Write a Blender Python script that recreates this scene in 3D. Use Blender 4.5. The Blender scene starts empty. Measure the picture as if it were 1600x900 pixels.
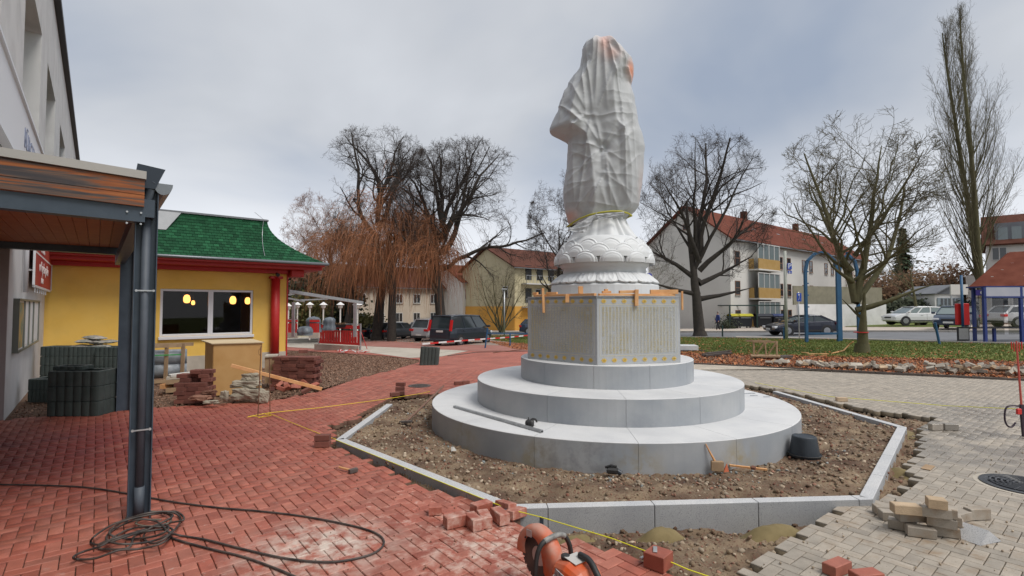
import bpy, bmesh, math, random
import numpy as np
from mathutils import Vector, Matrix, noise
R = math.radians
random.seed(7); rng = np.random.default_rng(7)
sc = bpy.context.scene; COL = sc.collection

# ------------------------------------------------------------------ camera
F = 800.0; CH = 1.9; PITCH = math.atan(30.0 / F)
cam = bpy.data.cameras.new('camera'); camo = bpy.data.objects.new('camera', cam); COL.objects.link(camo)
camo.location = (0, 0, CH); camo.rotation_euler = (math.pi / 2 + PITCH, 0, 0)
cam.sensor_width = 36; cam.lens = 36 * F / 1600; cam.clip_end = 3000; cam.clip_start = 0.05
sc.camera = camo

# ------------------------------------------------------------------ world, sun, exposure
SUN_EL, SUN_AZ = R(56), R(128)      # azimuth measured from +Y towards +X
w = bpy.data.worlds.new('World'); sc.world = w; w.use_nodes = True
nt = w.node_tree; nt.nodes.clear()
def N(t, **k):
    n = nt.nodes.new(t)
    for a, b in k.items(): setattr(n, a, b)
    return n
out = N('ShaderNodeOutputWorld'); mix = N('ShaderNodeMixShader')
bg1 = N('ShaderNodeBackground'); bg2 = N('ShaderNodeBackground')
sky = N('ShaderNodeTexSky', sky_type='NISHITA'); sky.sun_disc = False
sky.sun_elevation = SUN_EL; sky.sun_rotation = SUN_AZ
bg1.inputs['Strength'].default_value = 0.08
nt.links.new(sky.outputs[0], bg1.inputs[0])
tc = N('ShaderNodeTexCoord'); sep = N('ShaderNodeSeparateXYZ'); nt.links.new(tc.outputs['Generated'], sep.inputs[0])
# project the direction on a cloud deck so that clouds flatten towards the horizon
addz = N('ShaderNodeMath', operation='ADD'); addz.inputs[1].default_value = 0.22
absz = N('ShaderNodeMath', operation='ABSOLUTE'); nt.links.new(sep.outputs[2], absz.inputs[0]); nt.links.new(absz.outputs[0], addz.inputs[0])
dv = N('ShaderNodeVectorMath', operation='DIVIDE'); cz = N('ShaderNodeCombineXYZ')
for i in range(3): nt.links.new(addz.outputs[0], cz.inputs[i])
nt.links.new(tc.outputs['Generated'], dv.inputs[0]); nt.links.new(cz.outputs[0], dv.inputs[1])
n1 = N('ShaderNodeTexNoise'); n1.inputs['Scale'].default_value = 0.75; n1.inputs['Detail'].default_value = 5; n1.inputs['Roughness'].default_value = 0.48
n1.inputs['Distortion'].default_value = 0.3
mp = N('ShaderNodeMapping'); mp.inputs['Location'].default_value = (3.1, 0.6, 0.0)
nt.links.new(dv.outputs[0], mp.inputs[0]); nt.links.new(mp.outputs[0], n1.inputs['Vector'])
ramp = N('ShaderNodeValToRGB'); e = ramp.color_ramp.elements
e[0].position = 0.3; e[0].color = (0.31, 0.36, 0.45, 1)
e[1].position = 0.7; e[1].color = (0.68, 0.70, 0.735, 1)
m_ = e.new(0.5); m_.color = (0.52, 0.54, 0.575, 1)
nt.links.new(n1.outputs[0], ramp.inputs[0])
hz = N('ShaderNodeMapRange'); hz.inputs['From Min'].default_value = 0.0; hz.inputs['From Max'].default_value = 0.33
hz.inputs['To Min'].default_value = 0.95; hz.inputs['To Max'].default_value = 0.0; hz.interpolation_type = 'SMOOTHSTEP'
nt.links.new(absz.outputs[0], hz.inputs[0])
mxc = N('ShaderNodeMixRGB'); mxc.inputs[2].default_value = (0.86, 0.88, 0.93, 1)
nt.links.new(hz.outputs[0], mxc.inputs[0]); nt.links.new(ramp.outputs[0], mxc.inputs[1])
nt.links.new(mxc.outputs[0], bg2.inputs[0]); bg2.inputs['Strength'].default_value = 0.70
mix.inputs[0].default_value = 0.93
nt.links.new(bg1.outputs[0], mix.inputs[1]); nt.links.new(bg2.outputs[0], mix.inputs[2]); nt.links.new(mix.outputs[0], out.inputs[0])
sun = bpy.data.lights.new('sun', 'SUN'); suno = bpy.data.objects.new('sun', sun); COL.objects.link(suno)
sun.energy = 1.5; sun.angle = R(28); sun.color = (1.0, 0.95, 0.88)
suno.rotation_euler = (math.pi / 2 - SUN_EL, 0, math.pi - SUN_AZ)
suno.location = (0, 0, 30)
vs = sc.view_settings; vs.view_transform = 'Standard'; vs.look = 'None'; vs.gamma = 1; vs.use_curve_mapping = False; vs.exposure = 0.74

# ------------------------------------------------------------------ ground height and pixel rays (design-time placing)
def smooth(a, b, x):
    t = min(1, max(0, (x - a) / (b - a))); return t * t * (3 - 2 * t)
def zg(x, y):
    xx = min(60, max(-40, x)); yy = min(70, y)
    return smooth(12, 22, y) * (0.027 * xx - 0.018 * (yy - 10)) if y > 12 else 0.0
_c, _s = math.cos(PITCH), math.sin(PITCH)
def ray(px, py):
    u = (px - 800) / F; v = (450 - py) / F
    return Vector((u, _c - v * _s, _s + v * _c))
def gp(px, py, z=None):
    d = ray(px, py)
    if z is not None:
        t = (z - CH) / d.z; return Vector((d.x * t, d.y * t, z))
    t = 0.5; p = 0
    while t < 400:
        x, y, zz = d.x * t, d.y * t, CH + d.z * t
        if zz <= zg(x, y): break
        p = t; t *= 1.02
    a, b = p, t
    for _ in range(30):
        m = (a + b) / 2
        if CH + d.z * m <= zg(d.x * m, d.y * m): b = m
        else: a = m
    t = b; x, y = d.x * t, d.y * t
    return Vector((x, y, zg(x, y)))
def at(px, py, Y):
    d = ray(px, py); t = Y / d.y; return Vector((d.x * t, Y, CH + d.z * t))
def zat(py, Y): return CH + (480 - py) * Y / F
E1 = Vector((math.sin(R(51)), math.cos(R(51)), 0)); E2 = Vector((-E1.y, E1.x, 0))   # street grid of the place
AZ = R(90 - 51)   # rotation about Z that turns +X into E1

# ------------------------------------------------------------------ materials
def mat(name, col, col2=None, rough=0.75, nscale=4.0, bump=0.0, bscale=60.0, var=0.0, metal=0.0, spots=(), detail=5,
        speck=0.0, sscale=250.0, specc=(0.05, 0.05, 0.05), alpha=None, emit=None, wet=(), spec=0.5, contrast=0.2, grime=0.0, coat=0.0):
    m = bpy.data.materials.new(name); m.use_nodes = True; t = m.node_tree; ns = t.nodes; ln = t.links
    b = ns['Principled BSDF']; b.inputs['Roughness'].default_value = rough; b.inputs['Metallic'].default_value = metal
    b.inputs['Specular IOR Level'].default_value = spec; b.inputs['Coat Weight'].default_value = coat
    def nn(ty, **k):
        n = ns.new(ty)
        for a, v in k.items(): setattr(n, a, v)
        return n
    geo = nn('ShaderNodeNewGeometry'); pos = geo.outputs['Position']
    c4 = lambda c: (c[0], c[1], c[2], 1)
    cur = nn('ShaderNodeRGB'); cur.outputs[0].default_value = c4(col); cur = cur.outputs[0]
    def noise_(scale, det=detail, ro=0.55):
        n = nn('ShaderNodeTexNoise'); n.inputs['Scale'].default_value = scale; n.inputs['Detail'].default_value = det
        n.inputs['Roughness'].default_value = ro; ln.new(pos, n.inputs['Vector']); return n.outputs[0]
    def rng_(src, a, b_, c=0.0, d=1.0):
        n = nn('ShaderNodeMapRange'); n.inputs[1].default_value = a; n.inputs[2].default_value = b_
        n.inputs[3].default_value = c; n.inputs[4].default_value = d; ln.new(src, n.inputs[0]); return n.outputs[0]
    def mixc(f, a, b_, mode='MIX'):
        n = nn('ShaderNodeMixRGB', blend_type=mode)
        if isinstance(f, float): n.inputs[0].default_value = f
        else: ln.new(f, n.inputs[0])
        ln.new(a, n.inputs[1])
        if isinstance(b_, tuple): n.inputs[2].default_value = c4(b_)
        else: ln.new(b_, n.inputs[2])
        return n.outputs[0]
    def mul(a, b_):
        n = nn('ShaderNodeMath', operation='MULTIPLY'); ln.new(a, n.inputs[0])
        if isinstance(b_, float): n.inputs[1].default_value = b_
        else: ln.new(b_, n.inputs[1])
        return n.outputs[0]
    if var:
        at_ = nn('ShaderNodeAttribute', attribute_name='var'); oi = nn('ShaderNodeObjectInfo')
        ad = nn('ShaderNodeMath', operation='ADD'); ln.new(at_.outputs['Fac'], ad.inputs[0]); ln.new(oi.outputs['Random'], ad.inputs[1])
        fr = nn('ShaderNodeMath', operation='FRACT'); ln.new(ad.outputs[0], fr.inputs[0])
        if col2: cur = mixc(fr.outputs[0], cur, col2)
        hs = nn('ShaderNodeHueSaturation'); ln.new(cur, hs.inputs['Color'])
        f2 = nn('ShaderNodeMath', operation='MULTIPLY'); f2.inputs[1].default_value = 7.31; ln.new(fr.outputs[0], f2.inputs[0])
        f3 = nn('ShaderNodeMath', operation='FRACT'); ln.new(f2.outputs[0], f3.inputs[0])
        ln.new(rng_(f3.outputs[0], 0, 1, 1 - var, 1 + var), hs.inputs['Value']); cur = hs.outputs[0]
    elif col2:
        cur = mixc(rng_(noise_(nscale), 0.5 - contrast, 0.5 + contrast), cur, col2)
    if var:
        g = rng_(noise_(nscale), 0.3, 0.7, 0.82, 1.15); v_ = nn('ShaderNodeVectorMath', operation='SCALE'); ln.new(cur, v_.inputs[0]); ln.new(g, v_.inputs['Scale']); cur = v_.outputs[0]
    if grime:
        cur = mixc(mul(rng_(noise_(1.3), 0.45, 0.7), grime), cur, (0.06, 0.05, 0.04))
    if speck:
        cur = mixc(mul(rng_(noise_(sscale, 2), 0.55, 0.62), speck), cur, specc)
    for (x, y, r, c, thr, sc_) in spots:           # stains that belong to the surface
        vd = nn('ShaderNodeVectorMath', operation='DISTANCE'); ln.new(pos, vd.inputs[0]); vd.inputs[1].default_value = (x, y, 0)
        f = mul(rng_(vd.outputs['Value'], r, r * 0.2), rng_(noise_(sc_, 6, 0.65), thr, thr + 0.2))
        cur = mixc(f, cur, c)
    ln.new(cur, b.inputs['Base Color'])
    if wet:
        fac = None
        for (x, y, r) in wet:
            vd = nn('ShaderNodeVectorMath', operation='DISTANCE'); ln.new(pos, vd.inputs[0]); vd.inputs[1].default_value = (x, y, 0)
            f = mul(rng_(vd.outputs['Value'], r, r * 0.45), rng_(noise_(1.7, 4), 0.38, 0.52))
            if fac is None: fac = f
            else:
                mx = nn('ShaderNodeMath', operation='MAXIMUM'); ln.new(fac, mx.inputs[0]); ln.new(f, mx.inputs[1]); fac = mx.outputs[0]
        ln.new(rng_(fac, 0, 1, rough, 0.13), b.inputs['Roughness'])
        v_ = nn('ShaderNodeVectorMath', operation='SCALE'); ln.new(cur, v_.inputs[0]); ln.new(rng_(fac, 0, 1, rough, 0.2), b.inputs['Roughness']); ln.new(rng_(fac, 0, 1, spec, 1.0), b.inputs['Specular IOR Level']); ln.new(rng_(fac, 0, 1, 1, 0.8), v_.inputs['Scale']); ln.new(v_.outputs[0], b.inputs['Base Color'])
    if bump:
        bn = nn('ShaderNodeBump'); bn.inputs['Strength'].default_value = bump; bn.inputs['Distance'].default_value = 0.01
        ln.new(noise_(bscale, 6, 0.6), bn.inputs['Height']); ln.new(bn.outputs[0], b.inputs['Normal'])
    if alpha is not None:
        b.inputs['Transmission Weight'].default_value = 1 - alpha; b.inputs['IOR'].default_value = 1.1
    if emit:
        b.inputs['Emission Color'].default_value = c4(emit[0]); b.inputs['Emission Strength'].default_value = emit[1]
    return m

def glass_mat(name, tint=(0.02, 0.025, 0.03), rough=0.05, transp=0.0):
    m = bpy.data.materials.new(name); m.use_nodes = True; b = m.node_tree.nodes['Principled BSDF']
    b.inputs['Base Color'].default_value = (*tint, 1); b.inputs['Roughness'].default_value = rough
    b.inputs['Specular IOR Level'].default_value = 0.7
    if transp:
        t = m.node_tree; tr = t.nodes.new('ShaderNodeBsdfTransparent'); gl = t.nodes.new('ShaderNodeBsdfGlossy'); gl.inputs['Roughness'].default_value = 0.02
        fr = t.nodes.new('ShaderNodeFresnel'); fr.inputs[0].default_value = 1.32; mx = t.nodes.new('ShaderNodeMixShader')
        tr.inputs[0].default_value = (transp, transp, transp, 1)
        t.links.new(fr.outputs[0], mx.inputs[0]); t.links.new(tr.outputs[0], mx.inputs[1]); t.links.new(gl.outputs[0], mx.inputs[2])
        t.links.new(mx.outputs[0], t.nodes['Material Output'].inputs[0])
    return m

# ------------------------------------------------------------------ mesh helpers
class MB:
    def __init__(s): s.v = []; s.f = []; s.mi = []; s.cur = 0
    def add(s, vs, fs):
        o = len(s.v); s.v.extend([tuple(p) for p in vs]); s.f.extend([tuple(i + o for i in f) for f in fs]); s.mi.extend([s.cur] * len(fs)); return s
    def box(s, c, d, rz=0.0, M=None, ch=0.0):
        x, y, z = d[0] / 2, d[1] / 2, d[2] / 2
        if M is None: M = Matrix.Translation(Vector(c)) @ Matrix.Rotation(rz, 4, 'Z')
        if ch <= 0:
            vs = [M @ Vector((a * x, b * y, g * z)) for g in (-1, 1) for a, b in ((-1, -1), (1, -1), (1, 1), (-1, 1))]
            return s.add(vs, [(3, 2, 1, 0), (4, 5, 6, 7), (0, 1, 5, 4), (1, 2, 6, 5), (2, 3, 7, 6), (3, 0, 4, 7)])
        vs = []
        for g, k in ((-z, ch), (-z + ch, 0), (z - ch, 0), (z, ch)):
            for a, b in ((-1, -1), (1, -1), (1, 1), (-1, 1)): vs.append(M @ Vector((a * (x - k), b * (y - k), g)))
        fs = [(3, 2, 1, 0), (12, 13, 14, 15)]
        for l in range(3):
            for i in range(4): j = (i + 1) % 4; fs.append((l * 4 + i, l * 4 + j, l * 4 + 4 + j, l * 4 + 4 + i))
        return s.add(vs, fs)
    def seg(s, a, b, w, h, up=(0, 0, 1)):     # a bar of section w x h from a to b
        a, b = Vector(a), Vector(b); d = b - a; L = d.length; d.normalize(); up = Vector(up)
        if abs(d.dot(up)) > 0.99: up = Vector((1, 0, 0))
        sd = d.cross(up).normalized(); u = sd.cross(d).normalized()
        M = Matrix((d, sd, u)).transposed().to_4x4(); M.translation = (a + b) / 2
        return s.box(None, (L, w, h), M=M)
    def tube(s, pts, rad, n=6, closed=False, caps=True):
        pts = [Vector(p) for p in pts]; k = len(pts)
        if not hasattr(rad, '__len__'): rad = [rad] * k
        vs = []; fs = []; ref = Vector((0.3, 0.5, 0.8)).normalized()
        for i, p in enumerate(pts):
            if closed: d = pts[(i + 1) % k] - pts[i - 1]
            else: d = pts[min(i + 1, k - 1)] - pts[max(i - 1, 0)]
            if d.length < 1e-9: d = Vector((0, 0, 1))
            d.normalize(); a = d.cross(ref)
            if a.length < 1e-3: a = d.cross(Vector((1, 0, 0)))
            a.normalize(); b = d.cross(a)
            for j in range(n):
                an = 2 * math.pi * j / n; vs.append(p + (a * math.cos(an) + b * math.sin(an)) * rad[i])
        m = k if closed else k - 1
        for i in range(m):
            for j in range(n):
                q = (j + 1) % n; i2 = (i + 1) % k
                fs.append((i * n + j, i * n + q, i2 * n + q, i2 * n + j))
        if caps and not closed and n > 2:
            fs.append(tuple(range(n - 1, -1, -1))); fs.append(tuple((k - 1) * n + j for j in range(n)))
        return s.add(vs, fs)
    def cyl(s, a, b, r, r2=None, n=16, caps=True): return s.tube([a, b], [r, r if r2 is None else r2], n, caps=caps)
    def lathe(s, prof, n=32, c=(0, 0, 0), M=None):
        vs = []; fs = []
        for r, z in prof:
            for j in range(n):
                an = 2 * math.pi * j / n; p = Vector((c[0] + r * math.cos(an), c[1] + r * math.sin(an), c[2] + z))
                vs.append(M @ p if M else p)
        for i in range(len(prof) - 1):
            for j in range(n): q = (j + 1) % n; fs.append((i * n + j, i * n + q, (i + 1) * n + q, (i + 1) * n + j))
        if prof[0][0] > 1e-4: fs.append(tuple(range(n - 1, -1, -1)))
        if prof[-1][0] > 1e-4: fs.append(tuple((len(prof) - 1) * n + j for j in range(n)))
        return s.add(vs, fs)
    def prism(s, pts, z0, z1, M=None):     # vertical prism, or any prism through a matrix
        n = len(pts); vs = [Vector((p[0], p[1], z0)) for p in pts] + [Vector((p[0], p[1], z1)) for p in pts]
        if M: vs = [M @ v for v in vs]
        fs = [tuple(range(n - 1, -1, -1)), tuple(range(n, 2 * n))] + [(i, (i + 1) % n, n + (i + 1) % n, n + i) for i in range(n)]
        return s.add(vs, fs)
    def build(s, name, mats, parent=None, smooth=False, bevel=0.0, loc=None, local=False, fix=True):
        me = bpy.data.meshes.new(name); vs = s.v
        o = bpy.data.objects.new(name, me)
        if loc is not None and not local: vs = [(a[0] - loc[0], a[1] - loc[1], a[2] - loc[2]) for a in vs]
        me.from_pydata(vs, [], s.f); 
        if not isinstance(mats, (list, tuple)): mats = [mats]
        for m in mats: me.materials.append(m)
        if len(mats) > 1: me.polygons.foreach_set('material_index', s.mi)
        if fix:
            bm = bmesh.new(); bm.from_mesh(me); bmesh.ops.recalc_face_normals(bm, faces=bm.faces); bm.to_mesh(me); bm.free()
        if smooth: me.polygons.foreach_set('use_smooth', [True] * len(me.polygons))
        me.update(); COL.objects.link(o)
        if loc is not None: o.location = loc
        if parent is not None:
            o.parent = parent
            if loc is None and not local: o.matrix_parent_inverse = parent_matrix(parent).inverted()
        if bevel:
            bv = o.modifiers.new('bevel', 'BEVEL'); bv.width = bevel; bv.segments = 2; bv.limit_method = 'ANGLE'; bv.angle_limit = R(40)
        return o
def parent_matrix(p):
    m = Matrix.LocRotScale(p.location, p.rotation_euler, p.scale)
    if p.parent: m = parent_matrix(p.parent) @ p.matrix_parent_inverse @ m
    return m
def tag(o, label=None, cat=None, group=None, kind=None):
    if label: o['label'] = label
    if cat: o['category'] = cat
    if group: o['group'] = group
    if kind: o['kind'] = kind
    return o
def thing(name, label, cat, loc=(0, 0, 0), rz=0.0, group=None):
    o = bpy.data.objects.new(name, None); COL.objects.link(o); o.location = loc; o.rotation_euler = (0, 0, rz); o.empty_display_size = 0.2
    return tag(o, label, cat, group)
def children(o): return [c for c in bpy.data.objects if c.parent == o]
def copy_thing(src, loc, rz, label, group=None):
    tree = [(src, None)]
    r = src.copy(); COL.objects.link(r); r.location = loc; r.rotation_euler = (0, 0, rz); r['label'] = label
    if group: r['group'] = group
    for ch in src_children(src):
        c = ch.copy(); COL.objects.link(c); c.parent = r
        for g in src_children(ch):
            d = g.copy(); COL.objects.link(d); d.parent = c
    return r
def src_children(o): return list(o.children)
def structure(o): o['kind'] = 'structure'; return o
def inpoly(pts, poly):
    x, y = pts[:, 0], pts[:, 1]; r = np.zeros(len(pts), bool); n = len(poly); j = n - 1
    for i in range(n):
        xi, yi, xj, yj = poly[i][0], poly[i][1], poly[j][0], poly[j][1]
        r ^= ((yi > y) != (yj > y)) & (x < (xj - xi) * (y - yi) / (yj - yi + 1e-12) + xi); j = i
    return r
def P(lst, z=None):     # mixed list of pixel pairs and ('w', x, y)
    o = []
    for p in lst:
        if p[0] == 'w': o.append((p[1], p[2]))
        else: q = gp(p[0], p[1], z); o.append((q.x, q.y))
    return o
def drape(name, poly, dz, m, kind='structure', step=1.5):
    bm = bmesh.new(); vs = [bm.verts.new((x, y, 0)) for x, y in poly]; bm.faces.new(vs)
    bmesh.ops.triangulate(bm, faces=bm.faces[:])
    ys = [p[1] for p in poly]; xs = [p[0] for p in poly]
    y = 12.0
    while y < min(72, max(ys)):
        if y > min(ys): bmesh.ops.bisect_plane(bm, geom=bm.verts[:] + bm.edges[:] + bm.faces[:], plane_co=(0, y, 0), plane_no=(0, 1, 0))
        y += step
    for x in (-40, 60):
        if min(xs) < x < max(xs): bmesh.ops.bisect_plane(bm, geom=bm.verts[:] + bm.edges[:] + bm.faces[:], plane_co=(x, 0, 0), plane_no=(1, 0, 0))
    bmesh.ops.triangulate(bm, faces=bm.faces[:])
    for v in bm.verts: v.co.z = zg(v.co.x, v.co.y) + dz
    for f in bm.faces:
        if f.normal.z < 0: f.normal_flip()
    me = bpy.data.meshes.new(name); bm.to_mesh(me); bm.free(); me.materials.append(m)
    o = bpy.data.objects.new(name, me); COL.objects.link(o); o['kind'] = kind; return o
def scatter_mesh(name, base_v, base_f, pos, scale, rot, m, var=True, tilt=None, parent=None):
    """many small copies of one shape joined into a single mesh (numpy); pos Nx3, scale Nx3, rot N (z), tilt Nx2"""
    n = len(pos); bv = np.array(base_v, float); k = len(bv)
    v = bv[None] * scale[:, None, :]
    if tilt is not None:
        ca, sa = np.cos(tilt[:, 0])[:, None], np.sin(tilt[:, 0])[:, None]
        y, z = v[..., 1] * ca - v[..., 2] * sa, v[..., 1] * sa + v[..., 2] * ca; v = np.stack([v[..., 0], y, z], -1)
        ca, sa = np.cos(tilt[:, 1])[:, None], np.sin(tilt[:, 1])[:, None]
        x, z = v[..., 0] * ca + v[..., 2] * sa, -v[..., 0] * sa + v[..., 2] * ca; v = np.stack([x, v[..., 1], z], -1)
    c, s = np.cos(rot)[:, None], np.sin(rot)[:, None]
    v = np.stack([v[..., 0] * c - v[..., 1] * s, v[..., 0] * s + v[..., 1] * c, v[..., 2]], -1) + pos[:, None, :]
    v = v.reshape(-1, 3); me = bpy.data.meshes.new(name)
    groups = {}
    L = sum(len(f) for f in base_f); nf = len(base_f)
    loops = np.concatenate([np.array(f) for f in base_f]); tot = np.array([len(f) for f in base_f])
    al = (loops[None] + (np.arange(n) * k)[:, None]).ravel(); at_ = np.tile(tot, n); st = np.concatenate([[0], np.cumsum(at_)[:-1]])
    me.vertices.add(len(v)); me.vertices.foreach_set('co', v.ravel().astype('f'))
    me.loops.add(len(al)); me.loops.foreach_set('vertex_index', al.astype('i'))
    me.polygons.add(len(at_)); me.polygons.foreach_set('loop_start', st.astype('i')); me.polygons.foreach_set('loop_total', at_.astype('i'))
    me.update(calc_edges=True); me.materials.append(m)
    if var:
        a = me.attributes.new('var', 'FLOAT', 'POINT'); a.data.foreach_set('value', np.repeat(rng.random(n), k).astype('f'))
    o = bpy.data.objects.new(name, me); COL.objects.link(o); o['kind'] = 'stuff'
    if parent: o.parent = parent
    return o
def poly_sample(poly, n):
    pl = np.array(poly); lo, hi = pl.min(0), pl.max(0); o = np.zeros((0, 2))
    while len(o) < n:
        q = lo + rng.random((n * 2, 2)) * (hi - lo); o = np.vstack([o, q[inpoly(q, poly)]])
    return o[:n]
def text_mesh(name, body, size, M, m, parent=None, extrude=0.002, align='CENTER', kind=None):
    cu = bpy.data.curves.new(name, 'FONT'); cu.body = body; cu.size = size; cu.align_x = align; cu.align_y = 'CENTER'; cu.extrude = extrude; cu.resolution_u = 2
    o = bpy.data.objects.new(name + '_tmp', cu); COL.objects.link(o)
    dg = bpy.context.evaluated_depsgraph_get(); me = bpy.data.meshes.new_from_object(o.evaluated_get(dg)); bpy.data.objects.remove(o); bpy.data.curves.remove(cu)
    me.transform(M); me.materials.clear(); me.materials.append(m); me.name = name
    t = bpy.data.objects.new(name, me); COL.objects.link(t)
    if parent is not None: t.parent = parent; t.matrix_parent_inverse = parent_matrix(parent).inverted()
    return t
def frame(o, x, z=(0, 0, 1)):    # matrix whose X runs along x, Y along z (up), Z outwards : for upright signs
    x = Vector(x).normalized(); y = Vector(z).normalized(); n = x.cross(y)
    M = Matrix((x, y, n)).transposed().to_4x4(); M.translation = Vector(o); return M
# ------------------------------------------------------------------ palette
CXX, CYY = 1.66, 9.2
_w1 = gp(500, 855); _w2 = gp(780, 850); _w3 = gp(660, 800); _d1 = gp(150, 720); _d2 = gp(60, 700); _g1 = gp(1520, 690, 0); _g2 = gp(1560, 660, 0); _g3 = gp(1450, 830, 0)
_r1 = gp(170, 690)
m_red = mat('red_clinker', (0.35, 0.095, 0.062), (0.41, 0.145, 0.10), rough=0.56, nscale=9, grime=.14, bump=0.35, bscale=110, var=0.16, speck=0.25, sscale=300, specc=(0.12, 0.03, 0.02),
            spots=[(_w1.x, _w1.y, 0.75, (0.62, 0.52, 0.45), 0.40, 7.0), (_w2.x, _w2.y, 0.9, (0.60, 0.48, 0.41), 0.44, 9.0), (_w3.x, _w3.y, 1.3, (0.56, 0.42, 0.36), 0.56, 9.0),
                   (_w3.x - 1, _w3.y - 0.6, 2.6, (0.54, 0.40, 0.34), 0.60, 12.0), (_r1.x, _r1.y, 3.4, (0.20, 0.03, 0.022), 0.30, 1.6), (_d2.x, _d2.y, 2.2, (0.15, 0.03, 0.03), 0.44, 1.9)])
m_grey = mat('grey_paver', (0.33, 0.295, 0.25), (0.40, 0.35, 0.29), rough=0.7, nscale=7, bump=0.4, bscale=120, var=0.10, speck=0.5, sscale=320, specc=(0.16, 0.14, 0.12),
             wet=[(_g1.x, _g1.y, 2.4), (_g2.x + 1, _g2.y, 2.6)], spots=[(_g3.x, _g3.y, 1.5, (0.28, 0.2, 0.13), 0.5, 6.0)])
m_jointr = mat('red_joint_sand', (0.10, 0.05, 0.035), (0.16, 0.10, 0.07), nscale=20, bump=0.5, rough=0.95)
m_jointg = mat('grey_joint_sand', (0.10, 0.085, 0.065), (0.19, 0.15, 0.10), nscale=3, bump=0.5, rough=0.95)
m_soil = mat('building_soil', (0.085, 0.050, 0.031), (0.27, 0.20, 0.13), nscale=1.7, contrast=0.14, bump=1.0, bscale=45, rough=0.95, speck=0.6, sscale=38, specc=(0.12, 0.045, 0.03))
m_sand = mat('damp_sand', (0.15, 0.115, 0.05), (0.25, 0.195, 0.095), nscale=5, bump=0.5, bscale=160, rough=0.95)
m_stone = mat('rubble_stone', (0.22, 0.165, 0.115), (0.44, 0.36, 0.27), var=0.3, bump=0.5, bscale=80, rough=0.9)
m_stonered = mat('red_rubble', (0.17, 0.07, 0.045), (0.30, 0.16, 0.11), var=0.3, bump=0.5, bscale=80, rough=0.9)
m_stoneblue = mat('blue_grey_gravel', (0.17, 0.19, 0.19), (0.30, 0.32, 0.31), var=0.3, bump=0.5, bscale=80, rough=0.85)
m_mulch = mat('mulch_ground', (0.10, 0.055, 0.035), (0.18, 0.11, 0.07), nscale=12, bump=1.0, bscale=50, rough=0.95)
m_chip = mat('bark_chip', (0.16, 0.075, 0.045), (0.34, 0.215, 0.15), var=0.3, rough=0.9)
m_leaf = mat('fallen_leaf', (0.36, 0.095, 0.035), (0.42, 0.19, 0.08), var=0.4, rough=0.8)
m_grassg = mat('lawn_soil', (0.075, 0.12, 0.02), (0.16, 0.17, 0.035), nscale=0.9, bump=0.8, bscale=60, rough=0.95)
m_blade = mat('grass_blade', (0.085, 0.14, 0.02), (0.18, 0.19, 0.045), var=0.3, rough=0.7)
m_asph = mat('asphalt', (0.13, 0.135, 0.145), (0.18, 0.185, 0.2), nscale=1.2, bump=0.3, bscale=200, rough=0.85)
m_kerb = mat('kerb_stone', (0.36, 0.34, 0.31), (0.44, 0.41, 0.37), nscale=5, rough=0.85)
m_conc = mat('pale_concrete_slab', (0.42, 0.38, 0.32), (0.52, 0.47, 0.40), nscale=1.5, grime=.25, bump=0.2, rough=0.85)
m_redfar = mat('red_tarmac', (0.28, 0.11, 0.085), (0.36, 0.17, 0.14), nscale=1.0, rough=0.9)
m_gravelpark = mat('car_park_gravel', (0.22, 0.16, 0.13), (0.33, 0.27, 0.23), nscale=3, bump=0.8, bscale=30, rough=0.95)
m_side = mat('pavement_slabs', (0.40, 0.34, 0.29), (0.50, 0.44, 0.38), nscale=1.0, rough=0.9)
m_gran = mat('pale_granite', (0.58, 0.59, 0.605), (0.66, 0.665, 0.67), nscale=1.6, grime=.10, bump=0.12, bscale=220, rough=0.6, speck=0.35, sscale=420, specc=(0.38, 0.39, 0.41), contrast=0.12)
m_grans = mat('shaded_damp_granite', (0.30, 0.325, 0.355), (0.40, 0.415, 0.43), nscale=1.3, bump=0.15, bscale=220, rough=0.55, speck=0.35, sscale=420, specc=(0.26, 0.27, 0.29), contrast=0.14,
              spots=[(CXX + r_ * math.cos(a_), CYY + r_ * math.sin(a_), q_, c_, t_, 5.0) for r_, a_, q_, c_, t_ in [(3.05, R(261 + o_), .38, (.33, .295, .21), .42) for o_ in (6, -18, 31, -41)] + [(2.27, R(250), .5, (.20, .22, .25), .36), (2.27, R(272), .55, (.21, .23, .26), .38), (1.5, R(236), .55, (.17, .19, .23), .34), (1.5, R(275), .5, (.2, .22, .25), .38), (3.05, R(255), .9, (.24, .25, .27), .46)]])  # riser colour darkened to paint in side shade; spots are damp and mortar stains
m_curbs = mat('shaded_flamed_kerb', (0.33, 0.34, 0.36), (0.40, 0.41, 0.42), nscale=3, bump=0.3, bscale=260, rough=0.8, speck=0.75, sscale=170, specc=(0.16, 0.17, 0.18))  # flamed kerb sides, with side shade put into the colour
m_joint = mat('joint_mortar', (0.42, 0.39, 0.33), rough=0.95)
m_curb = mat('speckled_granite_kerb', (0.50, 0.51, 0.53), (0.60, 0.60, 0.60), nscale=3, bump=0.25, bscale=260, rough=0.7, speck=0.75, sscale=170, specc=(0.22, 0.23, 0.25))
m_white = mat('white_carved_stone', (0.60, 0.62, 0.64), (0.66, 0.675, 0.69), nscale=1.5, bump=0.06, rough=0.55)
m_plinth = mat('honed_grey_granite', (0.37, 0.39, 0.41), (0.44, 0.455, 0.47), nscale=3, bump=0.1, bscale=200, rough=0.5, speck=0.3, sscale=350, specc=(0.25, 0.26, 0.27))
m_gold = mat('gold_lettering', (0.60, 0.52, 0.30), (0.60, 0.59, 0.53), nscale=2.2, rough=0.5, contrast=0.1)
m_goldf = mat('gold_lotus_inlay', (0.66, 0.42, 0.06), (0.6, 0.44, 0.14), nscale=4, rough=0.45)
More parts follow.
